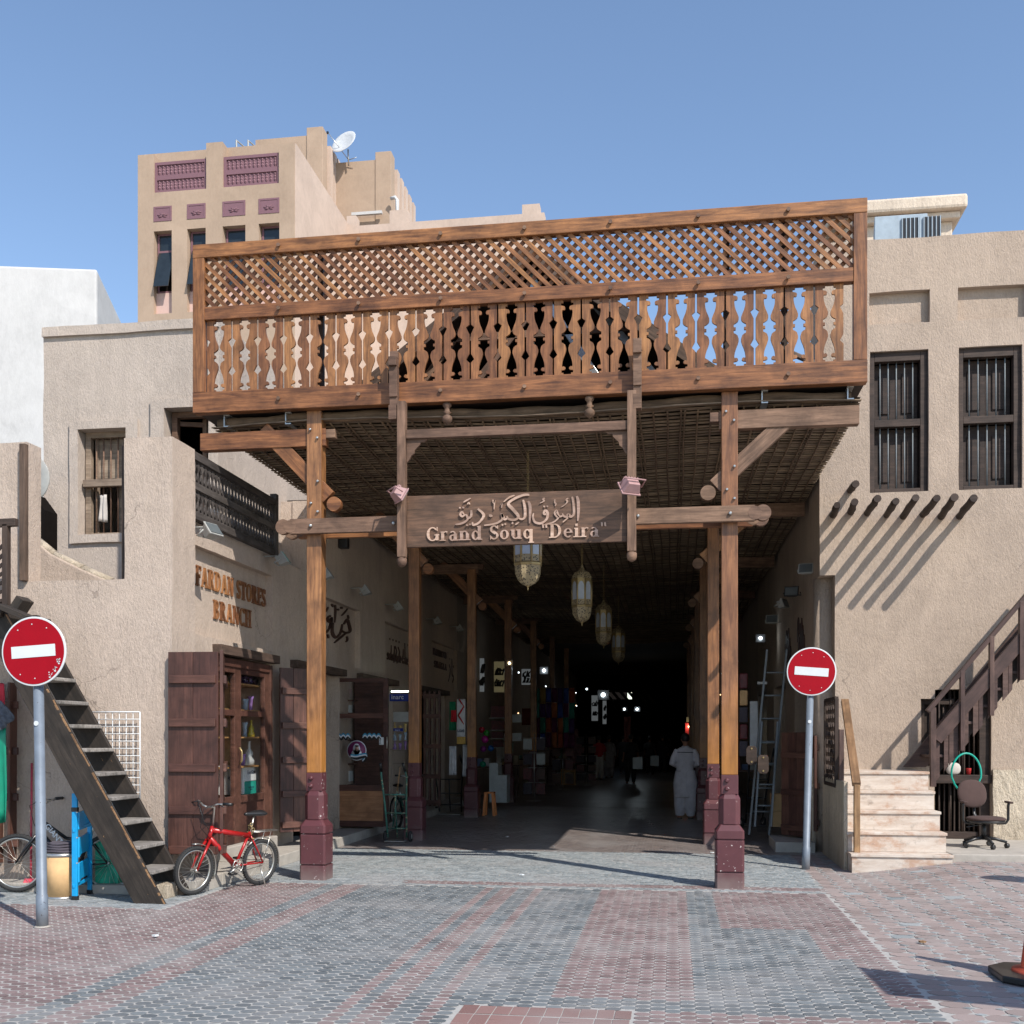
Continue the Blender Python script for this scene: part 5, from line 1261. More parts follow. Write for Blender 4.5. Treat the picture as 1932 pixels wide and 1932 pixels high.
# ================================================================ things under the stair
def bike(origin, d, wr, wb, P, mats, label, name='bicycle', lean=0, extra=True, pts=None):
    """origin = rear contact point, d = heading; local x forward, z up"""
    t = thing(name, origin, label, 'bicycle'); d = Vector((d[0], d[1], 0)).normalized()
    M = Matrix(((d.x, -d.y, 0, origin[0]), (d.y, d.x, 0, origin[1]), (0, 0, 1, origin[2]), (0, 0, 0, 1))) @ Matrix.Rotation(rad(lean), 4, 'X')
    fm, blk, chrome = mats
    q = P
    for nm, x in (('wheel', 0), ('wheel', wb)):
        w_ = MB().ring((x, 0, wr), wr - .022, .023, 40, 8, 'Y').xf(M).obj(nm, M_TYRE, t)
        kn = MB()
        for i in range(56):
            a = 2 * math.pi * i / 56
            for s_ in (-1, 1):
                kn.box((-.006, -.006, -.004), (.006, .006, .004)); kn.xf(Matrix.Translation((x + (wr - .004) * math.cos(a), s_ * .014, wr + (wr - .004) * math.sin(a))) @ Matrix.Rotation(-a + math.pi / 2, 4, 'Y'), len(kn.v) - 8)
        kn.xf(M).obj('tread_knobs', M_TYRE, w_)
        MB().ring((x, 0, wr), wr - .048, .012, 40, 6, 'Y', 1.0).xf(M).obj('rim', chrome, w_)
        sp = MB()
        for i in range(24):
            a = 2 * math.pi * i / 24; b = a + (.35 if i % 2 else -.35)
            sp.tube([(x + .02 * math.cos(b), (.02 if i % 4 < 2 else -.02), wr + .02 * math.sin(b)), (x + (wr - .05) * math.cos(a), 0, wr + (wr - .05) * math.sin(a))], .0014, 4, False)
        sp.xf(M).obj('spokes', chrome, w_)
        MB().lathe([(.012, -.05), (.022, -.03), (.012, -.02), (.012, .02), (.022, .03), (.012, .05)], (x, 0, wr), 12, 'Y').xf(M).obj('hub', chrome, w_)
        if extra:
            a0, a1 = (20, 165) if x == 0 else (5, 150); R0 = wr + .022; fpts = [(x - R0 * math.cos(rad(a)) , 0, wr + R0 * math.sin(rad(a))) for a in ([a0 - 30 + i * 12 for i in range(13)] if x == 0 else [-25 + i * 11 for i in range(12)])]
            MB().tube(fpts, .024, 6, flat=.25).xf(M).obj('mudguard', chrome, w_)
    fr = MB()
    for a, b, r_ in q['frame']: fr.tube([a, b], r_, 10)
    fr.xf(M).obj('frame', fm, t)
    fk = MB(); ht, hb = q['ht'], q['hb']
    for s_ in (-1, 1): fk.tube([(hb[0], s_ * .03, hb[2]), ((hb[0] + wb) / 2 + .01, s_ * .045, (hb[2] + wr) / 2), (wb, s_ * .045, wr)], [.016, .014, .010], 8)
    fk.tube([hb, ht], .02, 8).xf(M).obj('fork', fm, t)
    for s_ in (-1, 1):
        for a, b in ((q['st'], (0, s_ * .05, wr)), (q['bb'], (0, s_ * .05, wr))):
            MB().tube([(a[0], s_ * .02, a[2]), b], .009, 6).xf(M).obj('stay', fm, t)
    hbp = q['bar']
    hm = MB().tube([ht, (ht[0] - .01, 0, hbp[2] - .05), (hbp[0] + .03, 0, hbp[2] - .04)], .012, 8)
    for s_ in (-1, 1): hm.tube([(hbp[0] + .03, 0, hbp[2] - .04), (hbp[0] + .02, s_ * .07, hbp[2] - .03), (hbp[0] + .01, s_ * .13, hbp[2]), (hbp[0] - .05, s_ * .27, hbp[2] + .01)], .010, 8)
    hm.xf(M).obj('handlebar', chrome, t)
    for s_ in (-1, 1):
        MB().tube([(hbp[0] - .02, s_ * .19, hbp[2] + .008), (hbp[0] - .055, s_ * .285, hbp[2] + .01)], .017, 10).xf(M).obj('grip', blk, t)
        MB().tube([(hbp[0] + .02, s_ * .17, hbp[2]), (hbp[0] + .02, s_ * .25, hbp[2] - .015)], .006, 6).xf(M).obj('brake_lever', blk, t)
    MB().tube([(hbp[0], .12, hbp[2]), (hbp[0] + .14, .08, hbp[2] - .05), (hbp[0] + .12, .02, hbp[2] - .25), (ht[0] + .02, .02, ht[2] - .15)], .004, 5).tube([(hbp[0], -.12, hbp[2]), (hbp[0] + .1, -.06, hbp[2] + .02), (hbp[0] + .06, 0, hbp[2] - .2), (ht[0], .02, ht[2] - .1)], .004, 5).xf(M).obj('cable', blk, t)
    s0 = q['saddle']
    sd = MB(); rings = [(-.13, .075, .025), (-.11, .085, .035), (-.04, .07, .035), (.04, .035, .028), (.12, .022, .022), (.14, .012, .015)]
    n = 12; k0 = len(sd.v)
    for x, w_, h in rings:
        for j in range(n): a = 2 * math.pi * j / n; sd.v.append((s0[0] + x, w_ * math.cos(a), s0[2] + h * math.sin(a) * (1 if math.sin(a) > 0 else .8)))
    for i in range(len(rings) - 1):
        for j in range(n): sd.f.append([k0+i*n+j, k0+i*n+(j+1)%n, k0+(i+1)*n+(j+1)%n, k0+(i+1)*n+j]); sd.sm.append(True)
    sd.f.append([k0 + j for j in range(n)]); sd.sm.append(False); sd.f.append([k0 + 5*n + j for j in range(n)]); sd.sm.append(False)
    sd.xf(M).obj('saddle', blk, t)
    MB().tube([q['st'], (s0[0], 0, s0[2] - .02)], .012, 8).xf(M).obj('seat_post', chrome, t)
    bb = q['bb']
    cr = MB().ring((bb[0], .045, bb[2]), .07, .006, 28, 6, 'Y').tube([(bb[0], .055, bb[2]), (bb[0] + .12, .06, bb[2] - .06)], .009, 6).tube([(bb[0], -.055, bb[2]), (bb[0] - .12, -.06, bb[2] + .06)], .009, 6).lathe([(.02, -.05), (.02, .05)], (bb[0], 0, bb[2]), 10, 'Y')
    for a in range(5): cr.tube([(bb[0], .045, bb[2]), (bb[0] + .07 * math.cos(a * 1.257), .045, bb[2] + .07 * math.sin(a * 1.257))], .005, 4)
    cr.xf(M).obj('crank', chrome, t)
    MB().box((bb[0] + .08, .065, bb[2] - .075), (bb[0] + .16, .13, bb[2] - .055)).box((bb[0] - .16, -.13, bb[2] + .05), (bb[0] - .08, -.065, bb[2] + .07)).xf(M).obj('pedals', blk, t)
    MB().tube([(bb[0], .045, bb[2] + .07), (0, .045, wr + .03)], .003, 4).tube([(bb[0], .045, bb[2] - .07), (0, .045, wr - .03)], .003, 4).xf(M).obj('chain', blk, t)
    if extra:
        rk = MB(); z = 2 * wr + .09
        for s_ in (-.05, 0, .05): rk.tube([(.16, s_, z), (-.2, s_, z)], .004, 5)
        rk.tube([(-.2, -.05, z), (-.22, 0, z), (-.2, .05, z)], .004, 5).tube([(.12, -.05, z), (.12, .05, z)], .004, 5)
        for s_ in (-1, 1): rk.tube([(-.1, s_ * .05, z), (0, s_ * .055, wr)], .004, 5)
        rk.xf(M).obj('carrier', chrome, t)
        MB().tube([(.05, -.05 * -1, wr - .02), (.03, .14, .008)], .007, 6).xf(M).obj('kickstand', chrome, t)
        ch = MB()
        for i in range(12): ch.ring((q['st'][0] - .01 + R.uniform(-.02, .02), R.uniform(-.03, .03), q['st'][2] - .03 + i * .014), .02, .005, 10, 5, R.choice('XYZ'))
        ch.xf(M).obj('lock_chain', M_BRASS, t)
    return t
F_ = at(364, 1690, Z=0); Rr = at(488, 1671, Z=0); wb_ = (F_ - Rr).length; wr_ = .255
P = dict(ht=(.70, 0, .70), hb=(.745, 0, .56), st=(.17, 0, .56), bb=(.36, 0, .25), bar=(.76, 0, .95), saddle=(.12, 0, .80),
    frame=[((.17, 0, .56), (.71, 0, .66), .029), ((.36, 0, .25), (.735, 0, .58), .029), ((.36, 0, .25), (.17, 0, .60), .017), ((.70, 0, .70), (.745, 0, .56), .022)])
s_ = wb_ / .92
P = {k: (tuple(v_ * 1 if i else v_ * s_ for i, v_ in enumerate(v)) if not isinstance(v, list) else [((a[0] * s_, a[1], a[2]), (b[0] * s_, b[1], b[2]), r_) for a, b, r_ in v]) for k, v in P.items()}
rb = bike((Rr.x, Rr.y, .012), F_ - Rr, wr_, wb_, P, (M_BRED, M_BLACK, M_CHROME), 'small red bicycle with a rear carrier parked by the plank shutter', lean=-4)
F2 = at(33, 1685, Z=0); R2 = at(206, 1685, Z=0); wb2 = (F2 - R2).length; w2_ = at(33, 1575, Y=F2.y).z / 2
q = wb2 / .96
P2 = dict(ht=(.70 * q, 0, .78), hb=(.74 * q, 0, .62), st=(.2 * q, 0, .55), bb=(.40 * q, 0, .27), bar=(.66 * q, 0, .97), saddle=(.14 * q, 0, .78),
    frame=[((.2 * q, 0, .53), (.45 * q, 0, .57), .018), ((.45 * q, 0, .57), (.71 * q, 0, .76), .018), ((.40 * q, 0, .27), (.73 * q, 0, .64), .026), ((.40 * q, 0, .27), (.2 * q, 0, .57), .018), ((.70 * q, 0, .78), (.74 * q, 0, .62), .024)])
bb_ = bike((R2.x, R2.y, .012), F2 - R2, w2_, wb2, P2, (M_BBLACK, M_BLACK, M_CHROME), 'black mountain bicycle behind the grey sign pole and under the dark stair', extra=False)
gp = at(97, 1577, Y=F2.y - .05)
print_text('frame_lettering', 'GIANT', .085, Matrix.Translation((gp.x, F2.y - .035, gp.z)) @ Matrix.Rotation(rad(90), 4, 'X') @ Matrix.Rotation(rad(-48), 4, 'Z'), M_SWHITE, bb_)
# drum with folded cloth
dp = at(118, 1699, Z=0); dr_ = .155
dY = dp.y + dr_; dp.x = at(118, 1650, Y=dY).x
dh = at(118, 1611, Y=dp.y + .05).z
t = thing('fibre_drum', (dp.x, dY, 0), 'tan fibre drum with metal rims beside the blue stepladder', 'drum')
MB().lathe([(dr_, .02), (dr_, dh)], (dp.x, dY, 0), 32).obj('body', M_BOARD, t)
MB().lathe([(dr_ + .004, 0), (dr_ + .008, .012), (dr_ + .004, .03), (dr_ - .01, .03)], (dp.x, dY, 0), 32).obj('bottom_rim', M_STEEL, t)
MB().lathe([(dr_ + .002, dh - .035), (dr_ + .009, dh - .02), (dr_ + .009, dh), (dr_ - .01, dh + .005), (0.001, dh + .004)], (dp.x, dY, 0), 32).obj('lid', M_STEEL, t)
m = MB()
for i in range(4):
    k0 = len(m.v); n = 14
    pts = [(dp.x + (.185 - i * .012) * math.cos(2*math.pi*j/n) * (1 + .06 * math.sin(3*j + i)), dY + .13 * math.sin(2*math.pi*j/n), dh + .012 + i * .026 + .006 * math.sin(j * 2 + i)) for j in range(n)]
    m.prism(pts, (0, 0, .022), True)
tag(m.obj('folded_cloth', M_CLOTH_DG, None, .006), 'folded dark grey cloth on top of the tan drum', 'cloth')
# blue stepladder, folded
bl = at(140, 1700, Z=0); br = at(168, 1688, Z=0)
t = thing('stepladder', (bl.x, bl.y, 0), 'bright blue folded stepladder leaning against the underside of the stair', 'ladder')
hz = at(140, 1497, Y=bl.y).z
MB().box((bl.x - .028, bl.y, .03), (bl.x + .028, bl.y + .03, hz)).obj('rail', M_BLUE, t, .004); MB().box((br.x - .022, br.y, .03), (br.x + .022, br.y + .03, hz * .83)).obj('rail', M_BLUE, t, .004)
box('foot', (bl.x - .032, bl.y - .004, 0), (bl.x + .032, bl.y + .04, .05), M_BLACK, t, .004); box('foot', (br.x - .026, br.y - .004, 0), (br.x + .026, br.y + .04, .05), M_BLACK, t, .004)
box('collar', (bl.x - .033, bl.y - .005, hz * .83), (bl.x + .033, bl.y + .035, hz * .87), M_BLACK, t, .003)
for v0, v1 in ((1532, 1565), (1580, 1618), (1628, 1665)):
    a = at(150, v0, Y=bl.y + .03).z; b = at(150, v1, Y=bl.y + .03).z
    L3 = lambda f, z, o=0: Vector((bl.x + .028 + (br.x - .022 - bl.x - .028) * f, bl.y + .02 + (br.y - bl.y) * f - o, z))
    MB().prism([L3(.0, a), L3(1, a + .01), L3(1, b + .0), L3(.8, b + .03), L3(.2, b + .03), L3(0, b)], (.012, .012, 0)).obj('step', M_BLUE, t, .004)
    MB().tube([L3(0, a, .02), L3(.5, a - .015, .03), L3(1, a + .01, .02)], .008, 6).obj('step_edge', M_STEEL, t)
for v0 in (1567, 1672): z = at(150, v0, Y=bl.y).z; beam('strap', (bl.x, bl.y - .012, z), (br.x + .02, br.y - .01, z + .03), .02, .035, M_BLUE, t)
# broom
M_BROOM = plain('red_broom', (.45, .05, .08), .6, 0, .3, 40)
b0, b1 = at(58, 1668, Y=10.7), at(60, 1440, Y=10.85)
t = thing('broom', (b0.x, b0.y, 0), 'red handled broom with a pink brush head behind the black bicycle wheel', 'broom')
MB().tube([b0, b1], .012, 8).obj('handle', M_BROOM, t)
m = MB()
for i in range(40):
    x = b0.x - .12 + i * .0085; m.tube([(b0.x - .05 + i * .003, b0.y - .02, b0.z + .06), (x, b0.y - .03 + R.uniform(-.03, .03), b0.z - .07)], [.006, .008], 4)
m.obj('bristles', M_BROOM, t)
# wire grid panel on the wall
g0, g1 = at(168, 1510, Y=10.85), at(264, 1343, Y=10.85)
t = thing('wire_grid', (g1.x, 10.85, g0.z), 'white wire grid panel hanging on the wall behind the dark stair', 'grid panel')
n = 0; x = g1.x
while x > g1.x - .62:
    MB().tube([(x, 10.85, g0.z - .1), (x, 10.85, g1.z)], .004 if n else .007, 5).obj('wire', M_SWHITE, t); x -= .078; n += 1
z = g1.z; n = 0
while z > g0.z - .1:
    MB().tube([(g1.x, 10.842, z), (g1.x - .62, 10.842, z)], .004 if n else .007, 5).obj('wire', M_SWHITE, t); z -= .078; n += 1
# detergent boxes behind the black bicycle's rear wheel
M_GRN = plain('green_packet', (.02, .35, .22), .5, 0, .5, 6)
p = at(200, 1665, Y=10.75); tag(MB().box((p.x - .12, 10.74, .1), (p.x + .14, 10.84, .55)).obj('packet', M_GRN, None, .005), 'bright green packet leaning on the wall behind the black bicycle wheel', 'packet')
p = at(312, 1672, Y=10.95); tag(MB().box((p.x - .12, 10.4, 0), (p.x + .3, 10.62, .15)).obj('stone_block', M_ROUGH, None, .015), 'rough stone block at the foot of the dark stair beside the red bicycle', 'stone')
# ================================================================ first shop front
XD = -5.40
def Yu(u, X=XD): return at(u, 1391, X=X).y
def zu(v, u, X=XD): return at(u, v, X=X).z
sf = thing('double_door', (XD, 13.2, .15), 'maroon glazed double door of the sunlit shop with vases on its shelves', 'door')
zb0, zb1 = .32, 2.62
ye, yf_ = Yu(499), Yu(507)
def bxs(name, y0, y1, z0, z1, dx=.0, th=.06, mat=M_DOOR, par=None, bevel=.005): return MB().box((XD - th + dx, y0, z0), (XD + dx, y1, z1)).obj(name, mat, par or sf, bevel)
bxs('stile', Yu(443), Yu(455), zb0, zb1 - .1); bxs('frame', yf_ + .002, d1b, zb0, zb1, .03); bxs('frame', d1a, yf_, zb1 - .1, zb1, .02)
bxs('stile', ye, yf_, zb0, zb1 - .1)
ya, yb, yc, yd = d1a + .02, Yu(443), Yu(455), ye
zr0, zr1 = zu(1341, 470), zu(1352, 470); zr2 = zu(1499, 470)
for a, b in ((ya, yb), (yc, yd)):
    bxs('rail', a, b, zb1 - .17, zb1 - .1); bxs('rail', a, b, zr1, zr0); bxs('rail', a, b, zr2 - .09, zr2); bxs('panel', a, b, zb0 + .1, zr2 - .09, -.02, .03); bxs('rail', a, b, zb0, zb0 + .1)
    for z0, z1 in ((zr2, zr1), (zr0, zb1 - .17)): MB().box((XD - .035, a, z0), (XD - .03, b, z1)).obj('pane', M_GLASS, sf)
MB().tube([(XD + .03, yb + .08, zu(1410, 456)), (XD + .06, yb + .08, zu(1418, 456)), (XD + .06, yb + .08, zu(1435, 456)), (XD + .03, yb + .08, zu(1440, 456))], .012, 8).obj('handle', M_BRASS, sf)
box('threshold', (XD - .4, d1a, .15), (XD + .1, d1b, .318), M_CONC, sf, .01)
SHX = -5.86
cab = thing('display_cabinet', (SHX, 13.2, .6), 'honey wood display cabinet with shelves behind the glazed door', 'cabinet')
M_HON = wood('honey_shelf_wood', (.35, .18, .05), (.55, .30, .10), .5)
box('back', (SHX - .03, d1a - .3, .32), (SHX, d1b + .4, 2.7), M_HON, cab)
shz = [zu(v, 480, -5.6) for v in (1294, 1341, 1390, 1443, 1500)]
for z in shz: box('shelf', (SHX, d1a - .3, z - .02), (XD - .09, d1b + .4, z), M_HON, cab)
def cglass(n, c, a=.75):
    m = glassmat(n, c, a, .08); return m
VC = [cglass('smoky_purple_glass', (.06, .03, .09)), cglass('amber_glass', (.75, .55, .2)), cglass('clear_blue_glass', (.45, .6, .75), .55), cglass('green_glass', (.1, .4, .3)), cglass('violet_glass', (.35, .2, .5)), cglass('yellow_glass', (.8, .7, .1)), cglass('clear_glass', (.75, .78, .75), .5)]
VP = {'round': [(.02, 0), (.05, .02), (.06, .07), (.045, .12), (.02, .14), (.028, .17)], 'tall': [(.03, 0), (.022, .06), (.03, .14), (.045, .19)], 'bowl': [(.02, 0), (.04, .05), (.062, .12), (.065, .13)],
      'bottle': [(.045, 0), (.05, .04), (.03, .08), (.04, .11), (.014, .15), (.014, .21), (.022, .22)], 'cup': [(.03, 0), (.034, .08), (.045, .15)]}
def vase(u, shelf, kind, mi, label, s=1.0, X=-5.62):
    z = shz[shelf]; y = Yu(u, X)
    o = MB().lathe([(r_ * s, h * s) for r_, h in VP[kind]], (X, y, z + .001), 16).obj('vase', VC[mi]); return tag(o, label, 'vase', 'glass vases in the shop window')
for a in [(459, 0, 'round', 0, 'smoky purple round vase at the left of the top shelf'), (469, 0, 'round', 0, 'smoky purple round vase in the middle of the top shelf'), (479, 0, 'round', 0, 'smoky purple round vase next to the amber bowl'), (490, 0, 'bowl', 1, 'amber glass bowl at the right of the top shelf'),
          (463, 1, 'cup', 2, 'small blue glass cup on the second shelf'), (473, 1, 'tall', 4, 'violet flared vase on the second shelf'), (488, 1, 'tall', 3, 'green fluted vase at the right of the second shelf'),
          (462, 2, 'tall', 2, 'tall blue striped vase on the third shelf'), (474, 2, 'bottle', 5, 'bright yellow small vase on the third shelf'), (484, 2, 'cup', 6, 'clear tumbler on the third shelf'), (492, 2, 'tall', 1, 'tall pale amber vase at the right of the third shelf'),
          (458, 3, 'cup', 4, 'violet cup at the left of the fourth shelf'), (470, 3, 'bottle', 6, 'clear decanter with red bands on the fourth shelf', 1.45), (483, 3, 'bottle', 1, 'small amber bottle on the fourth shelf', .6), (491, 3, 'cup', 4, 'violet tumbler at the right of the fourth shelf', 1.2)]: vase(*a)
M_BOXW = plain('white_carton', (.66, .69, .68), .7, 0, .06); M_TEAL = plain('teal_label', (.02, .36, .28), .6); M_INK = plain('print_ink', (.02, .04, .10), .6)
def sbox(u0, u1, v0, v1, X, label, txt=None, mat=M_BOXW, tsize=.05):
    y0, y1 = Yu(u0, X), Yu(u1, X); um = (u0 + u1) / 2; z0, z1 = zu(v1, um, X), zu(v0, um, X)
    o = MB().box((X - .15, y0, z0), (X, y1, z1)).obj('carton', mat, None, .004); tag(o, label, 'box', 'cartons in the shop window')
    if txt: print_text('print', txt, tsize, Matrix.Translation((X + .001, (y0 + y1) / 2, (z0 + z1) / 2)) @ Matrix(((0, 0, 1, 0), (1, 0, 0, 0), (0, 1, 0, 0), (0, 0, 0, 1))), M_INK, o)
    return o
sbox(458, 463, 1448, 1498, -5.58, 'narrow white carton at the left end of the bottom window shelf'); sbox(463.5, 484, 1447, 1473, -5.56, 'white carton printed ENERGY lying on the teal printed carton', 'EnerGize', tsize=.07)
o = sbox(464, 484, 1474, 1499, -5.56, 'teal and white carton at the middle of the bottom window shelf', 'MECHANICAL\nPENCIL', M_TEAL, .03)
sbox(485, 496, 1446, 1470, -5.57, 'upper of the two stacked white cartons at the right of the bottom window shelf', 'PILOT', tsize=.03); sbox(485, 496, 1471, 1499, -5.57, 'lower of the two stacked white cartons at the right of the bottom window shelf', 'PILOT', tsize=.03)
sbox(429, 442, 1445, 1499, -5.55, 'tall white carton behind the left narrow pane', 'PILOT', tsize=.07)
def shutter(name, a, b, z0, z1, nplank, label, cat='shutter', rails=(.12, .63, 1.22, 1.78, 2.2), th=.035, rx=1):
    a, b = Vector((a[0], a[1], 0)), Vector((b[0], b[1], 0)); t = thing(name, (a.x, a.y, z0), label, cat); n = (b - a) / nplank; d = n.normalized(); nr = Vector((d.y, -d.x, 0)) * rx
    for i in range(nplank):
        c = a + n * (i + .5); beam('plank', (c.x, c.y, z0), (c.x, c.y, z1), n.length - .004 if abs(d.y) > .7 else .0 + th, th if abs(d.y) > .7 else n.length - .004, M_DOOR, t, .003)
        o = [q for q in COL.objects][-1]
        if .05 < abs(d.y): # turn the plank to follow the leaf
            x = Vector((0, 0, 1)); y = d if False else nr; z = x.cross(y); o.rotation_euler = Matrix((x, y, z)).transposed().to_euler()
            o.data = MB().box((-(z1 - z0) / 2, -th / 2, -(n.length - .004) / 2), ((z1 - z0) / 2, th / 2, (n.length - .004) / 2)).mesh('plank'); o.data.materials.append(M_DOOR)
    for h in rails:
        if z0 + h > z1 - .02: continue
        p0, p1 = a + nr * (th / 2 + .017) + d * .02, b + nr * (th / 2 + .017) - d * .02
        beam('batten', (p0.x, p0.y, z0 + h), (p1.x, p1.y, z0 + h), .035, .085, M_DOOR, t, .004)
    return t
e1 = (at(412, 1400, Y=10.92).x, 10.92); e0 = (at(318, 1400, Y=10.88).x, 10.88)
zl0, zl1 = at(365, 1612, Y=10.9).z, at(365, 1230, Y=10.9).z
shutter('plank_shutter', e0, e1, zl0, zl1, 2, 'maroon plank shutter leaf facing the street left of the shop door', rails=(.06, .42, .86, 1.30, 1.76, 2.02)[1:] if False else (.05, .47, .92, 1.40, 1.86, 2.0)[:5])
h1 = (XL + .03, Yu(421, XL + .03)); shutter('plank_shutter', (e1[0] + .02, e1[1] + .03), h1, zl0, zl1 + .02, 3, 'inner folded maroon shutter leaf between the street leaf and the glazed door', rails=(.05, .47, .92, 1.40, 1.86))
r0 = (XL + .02, d1b + .02); r1 = (-4.86, 14.5)
shutter('plank_shutter', r0, r1, .36, zu(1262, 524), 3, 'maroon plank shutter half hidden behind the front left post', rails=(.10, .52, .98, 1.45, 1.92))
# ================================================================ railing on the pier, grid floodlights on the wall
ry0, ry1 = 11.46, yl(516, -5.36); rz0, rz1 = 4.16, 4.87
rl = thing('terrace_railing', (-5.36, 14, 4.14), 'dark fretwork railing in two rows above the FARDAN wall', 'railing')
for z, h in ((rz0, .09), (rz0 + .33, .08), (rz1 - .04, .09)): beam('rail', (-5.36, ry0, z), (-5.36, ry1, z), .07, h, M_RAIL, rl)
beam('post', (-5.36, ry1 + .03, 4.1), (-5.36, ry1 + .03, 4.95), .09, .09, M_RAIL, rl)
fm = MB(); k = 0
H_ = .245
prof = [(.045, 0), (.02, .02), (.045, .05), (.02, .09), (.008, .13), (.02, .16), (.045, .20), (.02, .23), (.045, .245)]
P = [(x, z) for x, z in prof] + [(-x, z) for x, z in reversed(prof)]
for zb in (rz0 + .045, rz0 + .37):
    y = ry0 + .05
    me = None
    while y < ry1:
        if me is None: me = MB().prism([(-.01, a, b) for a, b in P], (.02, 0, 0)).mesh('fret'); me.materials.append(M_RAIL)
        o = link('fret', me, None); o.location = (-5.36, y, zb); own(o, rl); y += .098
# wall-mounted floodlights along the left wall
for i, (u, v, yw, mat, lab) in enumerate([(398, 1003, 75, M_GREY, 'cream floodlight on a bracket below the fretwork railing'), (534, 1056, 100, M_GREY, 'pale green glass floodlight on the wall just left of the front left post'), (617, 1084, 100, M_GREY, 'grey floodlight on the shaded wall just right of the front left post'),
      (690, 1115, 100, M_GREY, 'grey floodlight above the big Arabic calligraphy'), (752, 1145, 100, M_GREY, 'grey floodlight above the third wall panel'), (826, 1172, 100, M_GREY, 'small floodlight above the fourth wall panel, nearer the second post'), (868, 1186, 100, M_GREY, 'small floodlight above the fourth wall panel, farther in')]):
    p = at(u, v, X=-5.15); f = floodlight('floodlight', p, rad(yw), rad(-35), mat, lab, 1.15 if i == 0 else 1.2, VC[3] if i == 1 else None)
    MB().tube([(p.x - .0, p.y, p.z), (p.x - .1, p.y + .03, p.z + .06), (-5.42, p.y + .0, p.z + .05)], .01, 6).obj('arm', M_GREY, f)
for i, (u, v, lab) in enumerate([(652, 1020, 'small black speaker high on the shaded left wall')]):
    p = at(u, v, X=-5.3); tag(MB().box((p.x - .1, p.y - .06, p.z - .13), (p.x + .05, p.y + .06, p.z + .08)).obj('speaker', M_BLACK, None, .01), lab, 'speaker')
# ================================================================ inside the passage
inn = thing('passage_shops', (-6, 30, 0), 'near black rooms and added dark sheet closing the far end of the covered passage', 'building')
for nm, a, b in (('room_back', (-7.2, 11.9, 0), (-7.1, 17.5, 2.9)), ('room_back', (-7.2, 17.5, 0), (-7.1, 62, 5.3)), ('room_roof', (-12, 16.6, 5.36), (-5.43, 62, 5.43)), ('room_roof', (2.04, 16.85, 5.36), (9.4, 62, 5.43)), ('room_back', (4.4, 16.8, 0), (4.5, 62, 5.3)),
                 ('dark_end_sheet', (-7, 61.5, 0), (4.4, 61.8, 3.8)), ('dark_end_sheet', (-7, 61.5, 4.2), (4.4, 61.8, 5.43)), ('dark_end_sheet', (-7, 61.5, 3.8), (-3.9, 61.8, 4.2)), ('dark_end_sheet', (-2.3, 61.5, 3.8), (4.4, 61.8, 4.2)), ('end_block', (-5, 66, 0), (-2.9, 70, 4.6)), ('partition', (-7.1, 11.9, 0), (-5.9, 12.0, 2.9)),
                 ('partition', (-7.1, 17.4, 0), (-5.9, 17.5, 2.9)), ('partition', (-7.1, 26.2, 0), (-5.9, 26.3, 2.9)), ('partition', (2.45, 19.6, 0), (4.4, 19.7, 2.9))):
    box(nm, a, b, M_VOID, inn)  # dark of the rooms and of the continuing passage put into the colour
for i in range(6): beam('glazing_bar', (-3.9 + i * .45, 61.3, 4.3), (-3.3 + i * .45, 61.3, 3.6), .08, .16, M_DARKW, inn)
M_LED = emit('led_white', (.8, .93, 1), 5); M_LEDW = emit('warm_lamp', (1, .75, .4), 10); M_TUBE = emit('shop_tube', (.75, 1, .9), 5)
def lamp(u, v, Y, r, mat, label, pw=0, box_=True):
    p = at(u, v, Y=Y); t = thing('floodlight', p, label, 'floodlight', 'small lit lamps inside the passage')
    MB().lathe([(.001, -r * .3), (r * .7, -r * .2), (r, 0), (r * .7, r * .2), (.001, r * .3)], p, 12, 'Y', caps=False).obj('bulb', mat, t)
    if pw:
        ld_ = bpy.data.lights.new('lamp_light', 'POINT'); ld_.energy = pw; ld_.shadow_soft_size = r; ld_.color = (.8, .92, 1) if mat is not M_LEDW else (1, .75, .45)
        lo = bpy.data.objects.new('lamp_light', ld_); COL.objects.link(lo); lo.location = p + Vector((0, -r * 2, 0)); own(lo, t)
    if box_: MB().box((p.x - r * 2.6, p.y + r * .5, p.z - r * 2.2), (p.x + r * 2.6, p.y + r * 2, p.z + r * 2.2)).obj('housing', M_BLACK, t)
for a in [(1435, 1204, 22, .035, M_LED, 'lit square floodlight high on the right wall', 1.2), (1026, 1265, 30, .045, M_LED, 'brightest lit lamp on the left above the coloured scarves', 3.5), (1107, 1300, 42, .035, M_LED, 'small lit lamp left of the pair near the far end'),
          (1138, 1311, 40, .08, M_LED, 'large square lit lamp in the middle distance on the left', 4), (1178, 1338, 48, .05, M_LED, 'left one of the two lamps near the far end'), (1202, 1338, 48, .05, M_LED, 'right one of the two lamps near the far end', 5),
          (961, 1251, 26, .03, M_LEDW, 'warm lamp beside the yellowish wall panel', .8), (1300, 1371, 40, .03, M_LEDW, 'warm spot over the red shop display at the right', 3)]: lamp(*a)
def card(name, u0, v0, u1, v1, Y, mat, label=None, cat=None, th=.03, par=None, group=None, bevel=0):
    a, b = at(u0, v1, Y=Y), at(u1, v0, Y=Y); o = MB().box((a.x, Y, a.z), (b.x, Y + th, b.z)).obj(name, mat, par, bevel)
    if label: tag(o, label, cat, group)
    return o
